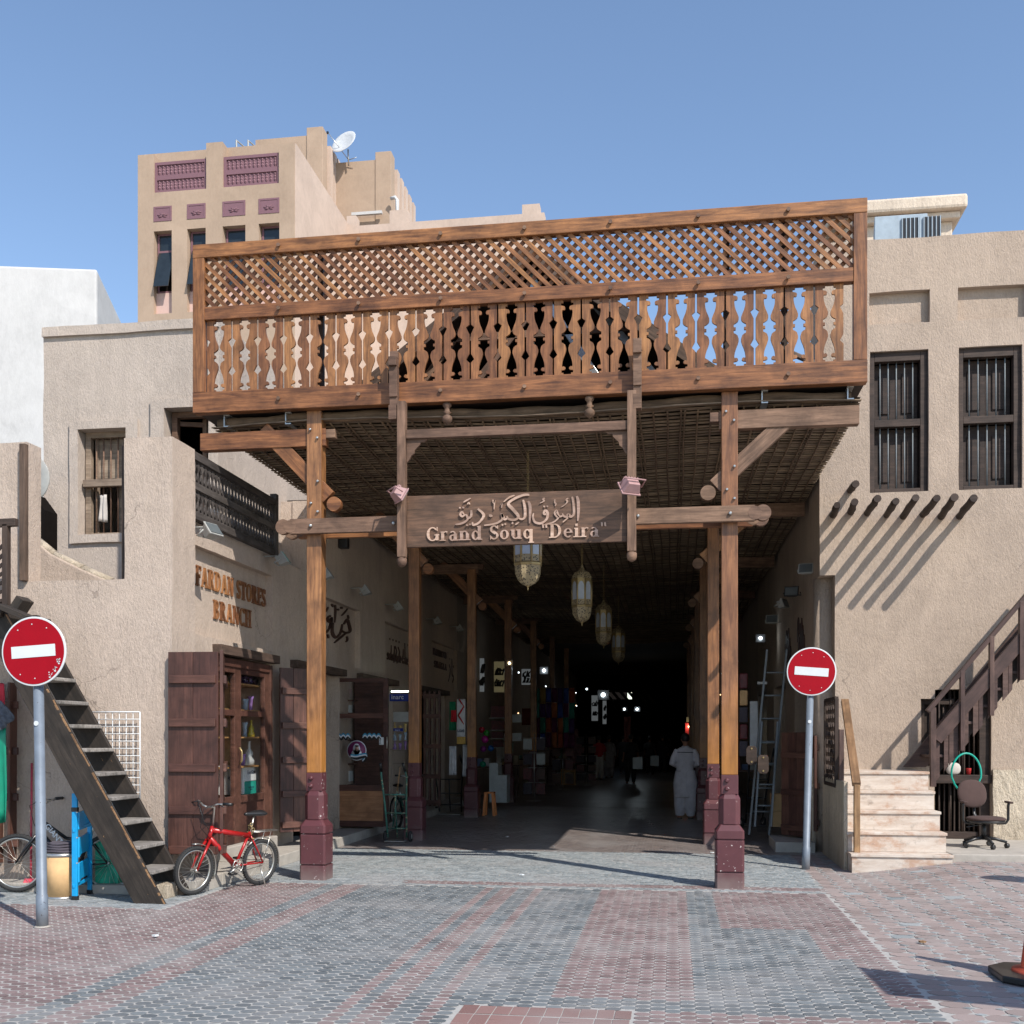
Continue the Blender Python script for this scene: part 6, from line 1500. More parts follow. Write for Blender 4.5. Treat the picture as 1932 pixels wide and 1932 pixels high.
# glazed door leaf standing open across the pavement
YD = 17.2
gd = thing('glazed_door', (at(614, 1560, Y=YD).x, YD, .2), 'open maroon glazed door leaf with a round portrait sticker between the left posts', 'door')
def fr(u0, v0, u1, v1, nm='frame', mat=M_DOOR, dy=0, th=.05, par=gd): a, b = at(u0, v1, Y=YD), at(u1, v0, Y=YD); return MB().box((a.x, YD + dy, a.z), (b.x, YD + dy + th, b.z)).obj(nm, mat, par, .005 if th > .02 else 0)
fr(614, 1279, 623, 1559); fr(723, 1279, 732, 1559); fr(623.2, 1279, 722.8, 1287); fr(623.2, 1346, 722.8, 1355); fr(623.2, 1481, 722.8, 1492); fr(623.2, 1549, 722.8, 1559)
M_PANEL = wood('orange_door_panel', (.26, .11, .045), (.40, .185, .08), .5)
fr(623.2, 1492.2, 722.8, 1548.8, 'panel', M_PANEL, .012, .02); fr(623.2, 1287.2, 722.8, 1345.8, 'pane', M_GLASS, .02, .006); fr(623.2, 1355.2, 722.8, 1480.8, 'pane', M_GLASS, .02, .006)
M_PURP = plain('sticker_purple', (.16, .015, .09), .5); M_SKY = plain('sticker_blue', (.02, .25, .42), .5); M_STW = plain('sticker_white', (.62, .64, .68), .5); M_SKN = plain('sticker_skin', (.38, .22, .17), .5)
sc_ = at(673, 1416, Y=YD); st_ = MB().lathe([(.001, 0), (.165, 0), (.165, .002), (.001, .002)], (sc_.x, YD - .004, sc_.z), 36, 'Y', caps=False).obj('sticker', M_STW, gd)
def disc(dx, dz, r, ry, mat, e, par=st_): k = MB().lathe([(.001, 0), (r, 0), (r, .001)], (0, 0, 0), 28, 'Y', caps=False).xf(Matrix.Translation((sc_.x + dx, YD - .004 - e, sc_.z + dz)) @ Matrix.Diagonal((1, 1, ry / r, 1))); k.obj('print', mat, par)
disc(0, 0, .152, .152, M_PURP, .002); disc(.0, .02, .062, .095, M_STW, .004); disc(.0, -.04, .085, .06, M_STW, .004); disc(.006, .025, .034, .045, M_SKN, .006); disc(.006, -.002, .026, .022, M_HAIR, .007); disc(.006, .075, .04, .012, M_HAIR, .007); disc(.006, .005, .012, .006, M_SKN, .008)
rib = MB(); 
for k, mt in enumerate((M_SKY, M_STW, M_HAIR)):
    m = MB(); pts = [(-.10, -.07), (0, -.085), (.08, -.07), (.16, -.06), (.15, -.11), (.10, -.15)]
    brush(m, [(x, z - k * .022) for x, z in pts], .04, lambda q, k=k: Vector((sc_.x + q.x, YD - .012 - k * .001, sc_.z + q.y)), (0, .001, 0)); m.obj('ribbon', mt, st_)
for sx in (-1, 1):
    for k, mt in enumerate((M_SKY, M_STW, M_HAIR)):
        m = MB(); b0_ = at(673 + sx * 12, 1387 + k * 3, Y=YD); b1_ = at(673 + sx * 46, 1388 + k * 3, Y=YD); pts = [(b0_.x + (b1_.x - b0_.x) * i / 8, b0_.z + .02 * (1 if i % 2 else -1)) for i in range(9)]
        brush(m, pts, .035, lambda q, k=k: Vector((q.x, YD - .006 - k * .001, q.y)), (0, .001, 0)); m.obj('bunting_print', mt, st_)
pb = fr(715.5, 1391, 724, 1405, 'push_label', M_SWHITE, -.004, .003)
for i, ch_ in enumerate('PUSH'): print_text('print', ch_, .04, FACE((at(717.5, 1396, Y=YD).x, YD - .006, at(717, 1394.5 + i * 3.2, Y=YD).z)), M_INK, pb)
MB().tube([at(731, 1390, Y=YD) + Vector((0, -.03, 0)), at(731, 1412, Y=YD) + Vector((0, -.03, 0))], .012, 8).obj('handle', M_CHROME, gd)
# shelf with cartons behind that door
sh = thing('shelf_unit', (-5.2, 17.6, .2), 'dark shelf unit with white cartons behind the open glazed door', 'shelf')
YS2 = 17.75
for v in (1320, 1345, 1395, 1440, 1480): card('shelf', 618, v, 668, v + 3, YS2 - .1, M_DOOR, par=sh, th=.3)
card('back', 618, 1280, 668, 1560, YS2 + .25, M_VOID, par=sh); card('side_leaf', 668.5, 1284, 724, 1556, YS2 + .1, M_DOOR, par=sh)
for v in (1300, 1365, 1425, 1490): card('batten', 672, v, 722, v + 8, YS2 + .06, M_DOOR, par=sh)
for i, (u0, v0, u1, v1) in enumerate([(625, 1294, 634, 1315), (635, 1298, 641, 1316), (642, 1297, 650, 1317), (651, 1299, 658, 1317), (626, 1328, 643, 1344), (644, 1328, 650, 1344), (651, 1330, 658, 1344), (626, 1440, 631, 1479), (632, 1437, 648, 1478), (649, 1438, 657, 1476), (655, 1455, 660, 1474)]):
    lb = ['first small carton on the top shelf', 'second small carton on the top shelf', 'third small carton on the top shelf', 'fourth small carton on the top shelf', 'wide carton on the second shelf', 'middle carton on the second shelf', 'right carton on the second shelf', 'thin carton at the left on the floor shelf', 'largest printed carton on the floor shelf', 'tall carton right of the largest one', 'lowest small carton at the right end'][i] + ' behind the glazed door'
    o = card('carton', u0, v0, u1, v1, YS2 - .05, M_BOXW if i != 3 else M_PINKL, lb, 'box', .2, group='cartons behind the glazed door')
    if i == 8: print_text('print', 'PILOT', .075, FACE((at(640, 1452, Y=YS2).x, YS2 - .053, at(640, 1452, Y=YS2).z)), M_INK, o)
for i, u in enumerate((629, 634, 640, 645, 650, 656)):
    p = at(u, 1440, Y=YS2); tag(MB().lathe([(r_ * .7, h * .8) for r_, h in VP[('bottle', 'cup', 'tall')[i % 3]]], (p.x, p.y, p.z), 10).obj('glass_vase', VC[(3, 2, 6, 2, 6, 6)[i]]), ['green bottle at the left', 'blue tumbler second from the left', 'clear slim vase third from the left', 'blue bottle fourth from the left', 'clear tumbler fifth from the left', 'clear slim vase at the right'][i] + ' of the glassware row behind the glazed door', 'vase', 'glassware behind the glazed door')
# lit shop between the door leaf and the second post
M_BLUES = plain('sign_blue', (.01, .03, .25), .4)
o = card('shop_sign', 735, 1309, 776, 1323, 19.4, M_BLUES, 'blue shop sign with pale lettering under the tube light', 'sign')
pp = at(755, 1319, Y=19.4); print_text('print', 'inarc', .12, FACE((pp.x - .05, 19.398, pp.z)), M_STW, o)
for dx, dz, mt in ((.12, .02, M_SKY), (.16, .03, M_CR), (.13, -.02, VC[5]), (.17, -.01, M_CR)): MB().lathe([(.001, 0), (.022, 0)], (pp.x + dx + .08, 19.396, pp.z + .035 + dz), 10, 'Y', caps=False).obj('petal', mt, o)
card('tube_light', 738, 1303, 776, 1306, 19.5, M_TUBE, 'greenish lit tube above the blue sign', 'lamp')
card('placard', 742, 1343, 775, 1362, 19.2, M_GREY, 'blank pale grey placard in the doorway beside the second post', 'placard')
for i, v in enumerate((1382, 1398, 1415, 1440)): card('glass_shelf', 742, v, 776, v + 1.6, 19.6, M_GLASS, ['highest', 'second', 'third', 'lowest'][i] + ' glass shelf in the lit doorway', 'shelf', .3)
for i in range(9): 
    p = at(745 + (i % 3) * 10, (1381, 1397, 1414)[i // 3], Y=19.7); tag(MB().lathe([(r_ * .8, h * .8) for r_, h in VP[('bottle', 'cup', 'tall')[i % 3]]], p, 10).obj('glass_vase', VC[(1, 2, 4)[i // 3]]), f'{("left", "middle", "right")[i % 3]} vase on the {("top", "middle", "bottom")[i // 3]} glass shelf of the lit doorway', 'vase', 'glassware in the lit doorway')
o = card('small_sign', 742, 1374, 760, 1380, 19.3, M_BLUES, 'small blue sign on the glass shelf edge', 'sign'); pp = at(750, 1379, Y=19.3); print_text('print', 'inarc', .05, FACE((pp.x, 19.298, pp.z)), M_STW, o)
# hand trucks
def truck(c, hgt, w_, mat, label, yaw=0, lean=12):
    t = thing('hand_truck', c, label, 'hand truck'); M = Matrix.Translation(c) @ Matrix.Rotation(rad(yaw), 4, 'Z') @ Matrix.Rotation(rad(lean), 4, 'X')
    for s_ in (-1, 1):
        MB().tube([(s_ * w_ * .38, 0, .08), (s_ * w_ * .42, 0, hgt * .45), (s_ * w_ * .5, 0, hgt * .85), (s_ * w_ * .47, -.05, hgt * .97)], .016, 8).xf(M).obj('rail', mat, t)
        MB().tube([(s_ * w_ * .475, -.04, hgt * .93), (s_ * w_ * .45, -.10, hgt * 1.04)], .022, 8).xf(M).obj('grip', M_BLACK, t)
        MB().ring((s_ * (w_ * .5), .03, .09), .06, .028, 24, 8, 'X').xf(Matrix.Translation(c) @ Matrix.Rotation(rad(yaw), 4, 'Z')).obj('wheel', M_TYRE, t)
        MB().lathe([(.045, -.02), (.045, .02)], (s_ * w_ * .5, .03, .09), 14, 'X').xf(Matrix.Translation(c) @ Matrix.Rotation(rad(yaw), 4, 'Z')).obj('hub', M_GREY, t)
    for f in (.18, .38, .62): MB().tube([(-w_ * .4, 0, hgt * f), (w_ * .4, 0, hgt * f)], .012, 6).xf(M).obj('cross_bar', mat, t)
    MB().tube([(0, 0, .08), (0, 0, hgt * .62)], .012, 6).xf(M).obj('middle_bar', mat, t)
    MB().box((-w_ * .4, -.2, .02), (w_ * .4, 0.02, .035)).xf(Matrix.Translation(c) @ Matrix.Rotation(rad(yaw), 4, 'Z')).obj('toe_plate', M_STEEL, t)
    return t
M_TGRN = wood('chipped_green_paint', (.03, .13, .10), (.05, .18, .14), .5, worn=(.5, .42, .25), wornamt=.56)
c = at(747, 1590, Z=0); truck((c.x, c.y + .1, 0), at(748, 1440, Y=16.4).z, .40, M_TGRN, 'chipped green hand truck leaning by the open glazed door')
p0, p1 = at(741, 1560, Y=16.6), at(755, 1447, Y=16.5)
bm_ = thing('brush_pole', p0, 'green and bare wood pole leaning on the green hand truck', 'pole'); MB().tube([p0, p0.lerp(p1, .6)], .012, 6).obj('pole', M_TGRN, bm_); MB().tube([p0.lerp(p1, .6), p1], .011, 6).obj('tip', M_TAN, bm_)
P3 = {k: v for k, v in P2.items()}
k3 = at(752, 1560, Z=0); bike((-4.9, 18.9, .01), (.75, -1), .29, wb2, P2, (M_TGRN, M_BLACK, M_CHROME), 'old bicycle with cream rims parked behind the green hand truck', extra=False)
c = at(850, 1538, Z=0); truck((c.x, c.y, 0), at(850, 1427, Y=21.5).z, .62, M_BLACK, 'dark hand truck in the shade between the second and third left posts')
c = at(1437, 1560, Z=0); truck((c.x - .15, c.y, 0), 1.45, .45, M_BLACK, 'dark hand truck behind the front right post', 25)
# shutters of the deeper shops
for i, (u0, u1, v0, v1, Y) in enumerate([(797, 834, 1304, 1521, 21.2)]):
    a, b = at(u0, 1400, Y=Y), at(u1, 1400, Y=Y); z0, z1 = at(800, v1, Y=Y).z, at(800, v0, Y=Y).z
    shutter('plank_shutter', (a.x, Y), (b.x, Y), z0, z1, 4, 'dark maroon plank shutter standing open right of the second left post', rails=(.08, .6, 1.2, 1.8, 2.2))
ra, rb_ = at(1478, 1400, Y=16.6), at(1512, 1400, Y=16.3)
shutter('plank_shutter', (ra.x, 16.8), (2.02, 16.35), at(1490, 1578, Y=16.5).z, at(1490, 1388, Y=16.5).z + .05, 4, 'maroon plank shutter standing open behind the right sign pole', rails=(.12, .65, 1.2, 1.8, 2.0))
shutter('plank_shutter', (2.02, 16.35), (2.02, 16.0), .3, at(1530, 1388, Y=16.2).z, 2, 'inner leaf of the open shutter beside the right column', rails=(.12, .65, 1.2, 1.8), rx=-1)
# flags, scarves and shop goods
ya_ = 22.0
M_FW = plain('white_satin', (.55, .55, .57), .6); M_GOLD = plain('gold_fringe', (.45, .28, .06), .6, 0, .4, 60); M_FR = plain('flag_red', (.45, .01, .02), .8); M_FG = plain('flag_green', (.0, .16, .07), .8)
def vq(u0, v0, u1, v1, Y): return [at(u0, v0, Y=Y), at(u1, v0, Y=Y), at(u1, v1, Y=Y), at(u0, v1, Y=Y)]
s_ = cloth('scarf', vq(862, 1319, 878, 1390, ya_), M_FW, 'white satin scarf with gold fringe and chevrons hanging in the third shop', 'scarf', .006)
pp = at(870, 1381, Y=ya_); print_text('print', 'uae', .11, FACE((pp.x, ya_ - .03, pp.z)), M_INK, s_)
for k, mt in enumerate((M_FG, M_HAIR, M_FR)):
    m = MB(); q_ = [at(865 + k, 1319, Y=ya_), at(876 - k * .3, 1333, Y=ya_), at(864 + k, 1350, Y=ya_), at(876, 1367, Y=ya_)]
    for a, b in zip(q_, q_[1:]): brush(m, [(a.x, a.z), ((a.x + b.x) / 2, (a.z + b.z) / 2), (b.x, b.z)], .03, lambda q: Vector((q.x, ya_ - .028 - k * .002, q.y)), (0, .001, 0))
    m.obj('chevron', mt, s_)
cloth('fringe', vq(862, 1390, 878, 1404, ya_), M_GOLD, None, None, .006).parent = s_
for a in [('flag', 848, 1324, 860, 1378, M_FG, 'green flag hanging left of the white scarf', 22.1), ('flag', 851, 1340, 861, 1362, M_FR, 'red flag hanging left of the white scarf', 22.0), ('shirt', 848, 1408, 861, 1462, M_FW, 'white sport shirt with red and green sleeve below the flags', 22), ('shirt', 873, 1405, 888, 1465, M_FW, 'white shirt under the gold fringe', 22.1), ('shawl', 880, 1322, 889, 1400, plain('checked_shawl', (.4, .3, .3), .9, 0, .6, 60), 'red and white checked shawl beside the third post', 22.1)]:
    cloth(a[0], vq(a[1], a[2], a[3], a[4], a[7]), a[5], a[6], a[0], .03)
for i, (u, v, r_, c_, nm) in enumerate([(909, 1377, 6, (.35, .01, .03), 'red'), (918, 1383, 6, (.03, .25, .03), 'bright green'), (915, 1395, 7, (.45, .02, .22), 'magenta'), (912, 1413, 6, (.2, .02, .18), 'purple'), (926, 1412, 6, (.01, .08, .25), 'blue'), (911, 1442, 6, (.0, .15, .08), 'dark green')]):
    p = at(u, v, Y=24); rr_ = r_ / 2046 * 23.7; tag(MB().lathe([(rr_ * math.sin(math.pi * j / 12) + .0005, -rr_ * math.cos(math.pi * j / 12)) for j in range(13)], p, 20, caps=False).obj('ball', plain('ball_' + nm.replace(' ', '_'), c_, .15)), nm + ' shiny ball in the bunch right of the third left post', 'ball', 'shiny coloured balls')
# orange stool
so = at(924, 1539, Z=0); t = thing('plastic_stool', (so.x, so.y, 0), 'orange plastic stool beside the foot of the third left post', 'stool')
M_ORA = plain('orange_plastic', (.62, .20, .05), .4); hs = at(924, 1494, Y=so.y).z; w_ = .11
box('seat', (so.x - w_, so.y - w_, hs - .03), (so.x + w_, so.y + w_, hs), M_ORA, t, .01)
for sx in (-1, 1):
    for sy in (-1, 1): MB().prism([(so.x + sx * (w_ - .01), so.y + sy * w_, hs - .03), (so.x + sx * (w_ - .06), so.y + sy * w_, hs - .03), (so.x + sx * (w_ - .03), so.y + sy * (w_ + .02), 0), (so.x + sx * (w_ + .03), so.y + sy * (w_ + .02), 0)], (0, -sy * .02, 0)).obj('leg', M_ORA, t, .004)
M_WB = plain('pale_counter', (.42, .44, .44), .6)
o = card('counter', 923, 1463, 956, 1514, 24.5, M_WB, 'pale stepped counter in front of the fourth shop', 'counter', .5); card('counter_top', 923, 1440, 940, 1463, 24.5, M_WB, par=o, th=.5)
M_RBOX = plain('dark_red_goods', (.10, .008, .012), .5, 0, .5, 12)
for i, (u0, v0, u1, v1, m_, lb) in enumerate([(926, 1332, 951, 1354, M_RBOX, 'dark red goods on the top shelf'), (927, 1360, 951, 1377, M_RBOX, 'dark red boxes on the second shelf'), (927, 1381, 948, 1393, M_RBOX, 'dark red boxes on the third shelf'), (930, 1397, 948, 1410, M_RBOX, 'dark red boxes on the lowest shelf'), (951, 1348, 983, 1363, M_WB, 'pale placard higher up'), (949, 1383, 983, 1398, M_WB, 'pale placard with a dark oval, lower down')]):
    o = card('shop_goods' if i < 4 else 'placard', u0, v0, u1, v1, 27.8 + .1 * i, m_, lb + ' of the fourth shop', 'goods' if i < 4 else 'placard', .2)
    if i < 4: card('shelf', u0 - 3, v1, u1 + 5, v1 + 1.5, 27.7, M_GREY, 'thin shelf under the ' + lb, 'shelf', .3)
# lit wall panels of further shops
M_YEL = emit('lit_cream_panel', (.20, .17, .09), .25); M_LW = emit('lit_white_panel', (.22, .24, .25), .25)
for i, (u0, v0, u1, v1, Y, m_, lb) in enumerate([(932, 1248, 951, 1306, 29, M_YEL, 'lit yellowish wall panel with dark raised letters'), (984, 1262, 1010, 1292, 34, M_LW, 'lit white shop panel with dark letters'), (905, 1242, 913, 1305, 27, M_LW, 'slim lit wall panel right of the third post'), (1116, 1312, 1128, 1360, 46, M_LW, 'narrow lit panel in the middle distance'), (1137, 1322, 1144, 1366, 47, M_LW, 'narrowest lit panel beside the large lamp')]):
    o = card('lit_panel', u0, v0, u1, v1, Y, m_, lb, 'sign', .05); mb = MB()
    for k in range(7):
        for r2 in (0, 1):
            u = u0 + 2.5 + (u1 - u0 - 4) * k / 7; v = v0 + (v1 - v0) * (.35 if r2 == 0 else .72); a = at(u, v, Y=Y)
            mb.tube([(a.x, Y - .01, a.z - .08), (a.x + R.uniform(-.04, .06), Y - .012, a.z + .02), (a.x + .05, Y - .01, a.z + R.uniform(.05, .16))], .025, 5)
    mb.obj('lettering', M_HAIR, o)['kind'] = 'stuff'
rr = random.Random(4); n = 0
cols = [(.25, .05, .02), (.02, .05, .22), (.30, .09, .03), (.02, .16, .13), (.08, .01, .05), (.05, .02, .10), (.20, .13, .03), (.22, .02, .04)]
cm = [plain('scarf_colour_' + 'abcdefgh'[i], c_, .9) for i, c_ in enumerate(cols)]
cn = ['rust', 'blue', 'orange', 'teal', 'plum', 'violet', 'ochre', 'red']
for r2 in range(4):
    for k in range(7):
        u0 = 1008 + k * 11; v0 = 1298 + r2 * 28; j = rr.randrange(8)
        cloth('scarf', vq(u0, v0, u0 + 10, v0 + 27 + rr.randrange(4), 33 + rr.uniform(-.1, .1)), cm[j], f'{cn[j]} scarf in row {("one", "two", "three", "four")[r2]}, column {("one", "two", "three", "four", "five", "six", "seven")[k]} of the scarf wall under the bright lamp', 'scarf', .02, 6, 4, 'scarves hung in rows')
# display stands on the left side
def stand(u, v0, v1, Y, label, n_, w_):
    b = at(u, v1, Z=0) if v1 > 1470 else at(u, v1, Y=Y); x, y = b.x, b.y; h = at(u, v0, Y=y).z
    t = thing('display_stand', (x, y, 0), label, 'display stand', 'display stands along the left side')
    MB().tube([(x, y, 0), (x, y, h)], .012, 6).lathe([(.2, 0), (.2, .02)], (x, y, 0), 16).obj('pole', M_STEEL, t)
    for i in range(n_):
        z = h - .1 - i * (h - .2) / n_
        for s_ in (-1, 1):
            MB().tube([(x, y, z), (x + s_ * w_, y, z)], .006, 4).obj('arm', M_STEEL, t)
            q = MB().box((x + s_ * w_ * .2, y - .02, z - (h / n_) * .7), (x + s_ * w_ * .95, y + .02, z - .02)); q.obj('hanging_bag', rr.choice((M_RBOX, M_RBOX, M_DOOR, M_CLOTH_DG, M_CLOTH_DG, M_WB)), t, .01)
stand(1008, 1385, 1512, 25, 'display stand with hanging bags in front of the scarf wall', 4, .3); stand(1106, 1385, 1482, 36, 'display stand with small goods farther in on the left', 5, .35); stand(1062, 1400, 1490, 33, 'low display stand beside the checked headscarf figure', 3, .35)
pc = at(1072, 1481, Z=0); o = MB().box((pc.x - .25, pc.y, 0), (pc.x + .25, pc.y + .2, .55)).obj('display_box', M_BOARD); tag(o, 'brown box with a ring mark on the floor at the left', 'box'); MB().ring((pc.x, pc.y - .012, .3), .1, .012, 24, 6, 'Y').obj('ring_mark', M_BOXW, o)
# jewellery heap and red shop on the right side
jp = at(1331, 1540, Z=0); jm = MB()
for i in range(60):
    a, h = R.uniform(0, 6.28), R.uniform(0, 1.2); r_ = .22 * (1 - h / 1.4); jm.ring((jp.x + r_ * math.cos(a), jp.y + .2 + r_ * math.sin(a), h + .02), .03, .008, 8, 4, R.choice('XYZ'))
o = jm.obj('jewellery_stand', M_CHROME); tag(o, 'glittering heap of bangles on a stand right of the man in grey', 'jewellery'); o['kind'] = 'stuff'
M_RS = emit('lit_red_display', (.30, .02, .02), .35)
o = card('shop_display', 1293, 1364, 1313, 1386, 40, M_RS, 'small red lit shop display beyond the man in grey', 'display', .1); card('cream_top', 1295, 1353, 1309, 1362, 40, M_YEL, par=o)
for u0, m_ in ((1309, M_FG), (1316, M_FW)): cloth('flag', vq(u0, 1350, u0 + 7, 1366, 38), m_, ('green' if m_ is M_FG else 'white') + ' part of the flag hanging right of the red display', 'flag', .02)
cloth('robe', vq(1177, 1352, 1190, 1400, 45), plain('rose_robe', (.35, .12, .12), .8), 'rose patterned robe hung between the two far lamps', 'robe', .04)
# lanterns
def lantern(x, y, zb, label, chain=True):
    t = thing('hanging_lantern', (x, y, zb), label, 'lantern', 'brass lanterns in a row under the ceiling')
    L = [(.035, 0), (.095, .03), (.135, .075), (.160, .14), (.170, .24)]; r_ = .172
    MB().lathe([(.004, -.06), (.012, -.04), (.006, -.025), (.02, -.01), (.03, .005)], (x, y, zb), 8).obj('finial', M_BRASS, t)
    MB().lathe(L, (x, y, zb), 8, smooth=False, a0=rad(22.5)).obj('bowl', M_BRASS2, t)
    MB().lathe([(r_, .24), (r_ + .008, .25), (r_ + .008, .27), (r_, .28)], (x, y, zb), 8, smooth=False, a0=rad(22.5)).obj('band', M_BRASS, t)
    for k in range(8):
        a0, a1 = rad(22.5 + 45 * k), rad(22.5 + 45 * (k + 1))
        A, B_ = Vector((x + r_ * math.cos(a0), y + r_ * math.sin(a0), 0)), Vector((x + r_ * math.cos(a1), y + r_ * math.sin(a1), 0)); n_ = ((A + B_) / 2 - Vector((x, y, 0))).normalized()
        MB().tube([A + Vector((0, 0, zb + .28)), A + Vector((0, 0, zb + .72))], .010, 6).obj('rib', M_BRASS, t)
        q = [A.lerp(B_, f) for f in (.06, .94)]
        MB().prism([q[0] + Vector((0, 0, zb + .285)), q[1] + Vector((0, 0, zb + .285)), q[1] + Vector((0, 0, zb + .36)), q[0] + Vector((0, 0, zb + .36))], -n_ * .006).obj('lattice_band', M_BRASS2, t)
        g = [(f, zb + z) for f, z in ((.14, .37), (.86, .37), (.86, .60), (.72, .65), (.5, .67), (.28, .65), (.14, .60))]
        MB().prism([A.lerp(B_, f) + Vector((0, 0, z)) + n_ * .002 for f, z in g], -n_ * .004).obj('pane', M_FROST, t)
        MB().prism([A.lerp(B_, f) + Vector((0, 0, zb + z)) - n_ * .004 for f, z in ((.05, .36), (.95, .36), (.95, .72), (.05, .72))], -n_ * .004).obj('plate', M_BRASS, t)
    MB().lathe([(r_ + .01, .72), (r_, .75), (.13, .82), (.06, .86), (.03, .90), (.02, .94), (.008, .95)], (x, y, zb), 8, smooth=False, a0=rad(22.5)).obj('cap', M_BRASS2, t)
    zc = zb + .95; ch = MB(); i = 0
    while zc < cz(x, y) - .02: ch.ring((x, y, zc), .014, .004, 8, 4, 'XY'[i % 2]); zc += .024; i += 1
    ch.obj('chain', M_BRASS, t)['kind'] = 'stuff'
m, n_, l_, b_ = newmat('pierced_brass'); vv = coords(n_, l_, rnd=False); vo = n_.new('ShaderNodeTexVoronoi'); vo.inputs['Scale'].default_value = 42; l_.new(vv, vo.inputs['Vector'])
l_.new(mixc(n_, l_, ramp(n_, l_, vo.outputs['Distance'], .35, .42), (.05, .04, .03), (.32, .255, .15)), b_.inputs['Base Color']); b_.inputs['Roughness'].default_value = .5; M_BRASS2 = m
for i, (u, v, Y) in enumerate([(996, 1105, 13.3), (1098, 1174, 18.0), (1139, 1218, 22.4), (1167, 1250, 27)]):
    p = at(u, v, Y=Y); lantern(p.x, Y, p.z, ['nearest', 'second', 'third', 'fourth', 'fifth', 'sixth'][i] + ' brass lantern' + (' right behind the signboard' if i == 0 else ' of the row along the ceiling'))
# ladders, glass and goods inside the right shop mouth
def ladder(a, b, w_, n_, label):
    t = thing('aluminium_ladder', a, label, 'ladder', 'aluminium ladders at the right'); a, b = Vector(a), Vector(b); s_ = Vector((w_, 0, 0))
    for q in (0, 1): beam('rail', a + s_ * q, b + s_ * q, .03, .07, M_ALU, t, .003)
    for k in range(1, n_): p = a.lerp(b, k / n_); MB().tube([p, p + s_], .015, 6).obj('rung', M_ALU, t)
    return t
ladder(at(1413, 1575, Y=17.1), at(1447, 1226, Y=17.4), .30, 8, 'aluminium ladder leaning highest beside the right shutter'); ladder(at(1424, 1560, Y=16.9), at(1437, 1362, Y=17.2), .24, 5, 'shorter aluminium ladder in front of the tall one')
card('glass_sheet', 1429, 1290, 1447, 1570, 17.6, M_GLASS, 'tall sheet of glass with a pale top edge behind the ladders', 'glass', .02)
card('glass_edge', 1429, 1286, 1447, 1291, 17.55, M_GREY, 'pale clamp on the top edge of the glass sheet', 'clamp')
o = card('wall_calendar', 1415, 1323, 1430, 1430, 18.0, M_WB, 'pale printed calendar sheet beside the front right post', 'calendar')
for k in range(5):
    o = card('folded_cloths', 1395 + k % 2, 1270 + k * 32, 1411, 1299 + k * 32, 18.2, rr.choice((M_CLOTH_DG, M_RBOX, M_BOARD)), ['topmost', 'second', 'third', 'fourth', 'lowest'][k] + ' bundle of striped cloth hanging behind the front right post', 'cloth', .1, group='cloth bundles at the right', bevel=.02)
card('carton', 1456, 1498, 1475, 1530, 17.2, M_BOARD, 'upper brown carton beside the open right shutter', 'box', .3, group='brown cartons at the right'); card('carton', 1458, 1531, 1476, 1560, 17.2, M_BOARD, 'lower brown carton beside the open right shutter', 'box', .3, group='brown cartons at the right')
for i, (u, v) in enumerate(((1440, 1442), (1418, 1425))):
    p = at(u, v, Y=16.6 + i * .1); o = MB().prism([p + Vector((dx, 0, dz)) for dx, dz in ((-.05, .14), (.05, .14), (.08, .1), (.08, -.1), (.05, -.14), (-.05, -.14), (-.08, -.1), (-.08, .1))], (0, .03, 0)).obj('wall_plaque', M_DARKW, None, .006)
    tag(o, ('nearer' if i == 0 else 'farther') + ' dark octagonal plaque with pale discs hanging by the ladders', 'plaque')
    for dz in (-.1, .1): MB().lathe([(.016, -.004), (.012, -.01)], (p.x, p.y, p.z + dz), 10, 'Y').obj('disc', M_BRASS, o)
kb = at(1480, 1600, Y=16.3); tag(MB().box((1.45, 15.9, 0), (2.0, 17.0, .15)).obj('door_step', M_CONC), 'low concrete step under the open right shutter', 'step')
for i, (u, v, Y) in enumerate([(1494, 1118, 17.3), (1477, 1140, 18.3), (1457, 1170, 20.0), (1521, 1075, 16.6)]):
    f = floodlight('floodlight', at(u, v, Y=Y), rad(-15 if i != 1 else 60), rad(-20), M_BLACK if i in (0,) else M_GREY, ['black floodlight with a yellow chip on the right wall', 'white tilted floodlight on the right wall', 'grey floodlight farther in on the right wall', 'grey floodlight at the top of the right column'][i], 1.1)
for i, (y, z0, z1) in enumerate(((18.0, 2.9, 3.7), (20, 2.9, 3.7))):
    t = thing('shop_lettering', (2.04, y, z0), ['dark raised script on the right wall above the open shutter', 'dark raised script farther in on the right wall'][i], 'sign')
    mb = MB()
    for k in range(6):
        pts = [(y - .5 + k * .16, z0 + .1), (y - .45 + k * .16, z0 + R.uniform(.2, .7)), (y - .38 + k * .16, z0 + R.uniform(.1, .6))]
        brush(mb, pts, .09, lambda q, k=k: Vector((2.03 - .0007 * k, q.x, q.y)), (.02, 0, 0))
    mb.obj('arabic_word', M_LETTERD, t)['kind'] = 'stuff'
# litter
for i, (u, v, m_, lb) in enumerate([(957, 1579, M_SWHITE, 'white paper cup lid on the shaded paving'), (984, 1651, M_SWHITE, 'scrap of white paper on the grey paving'), (294, 1766, M_SWHITE, 'cigarette end on the red paving'), (1740, 1778, M_TAN, 'tan cigarette end on the dark paving at the right'), (1343, 1609, M_SWHITE, 'torn white paper by the front right post')]):
    p = at(u, v, Z=.02); tag(MB().prism([(p.x + R.uniform(.6, 1) * .035 * math.cos(a), p.y + .03 * math.sin(a), p.z) for a in (0, 1.2, 2.5, 3.8, 5)], (0, 0, .012)).obj('litter', m_), lb, 'litter')

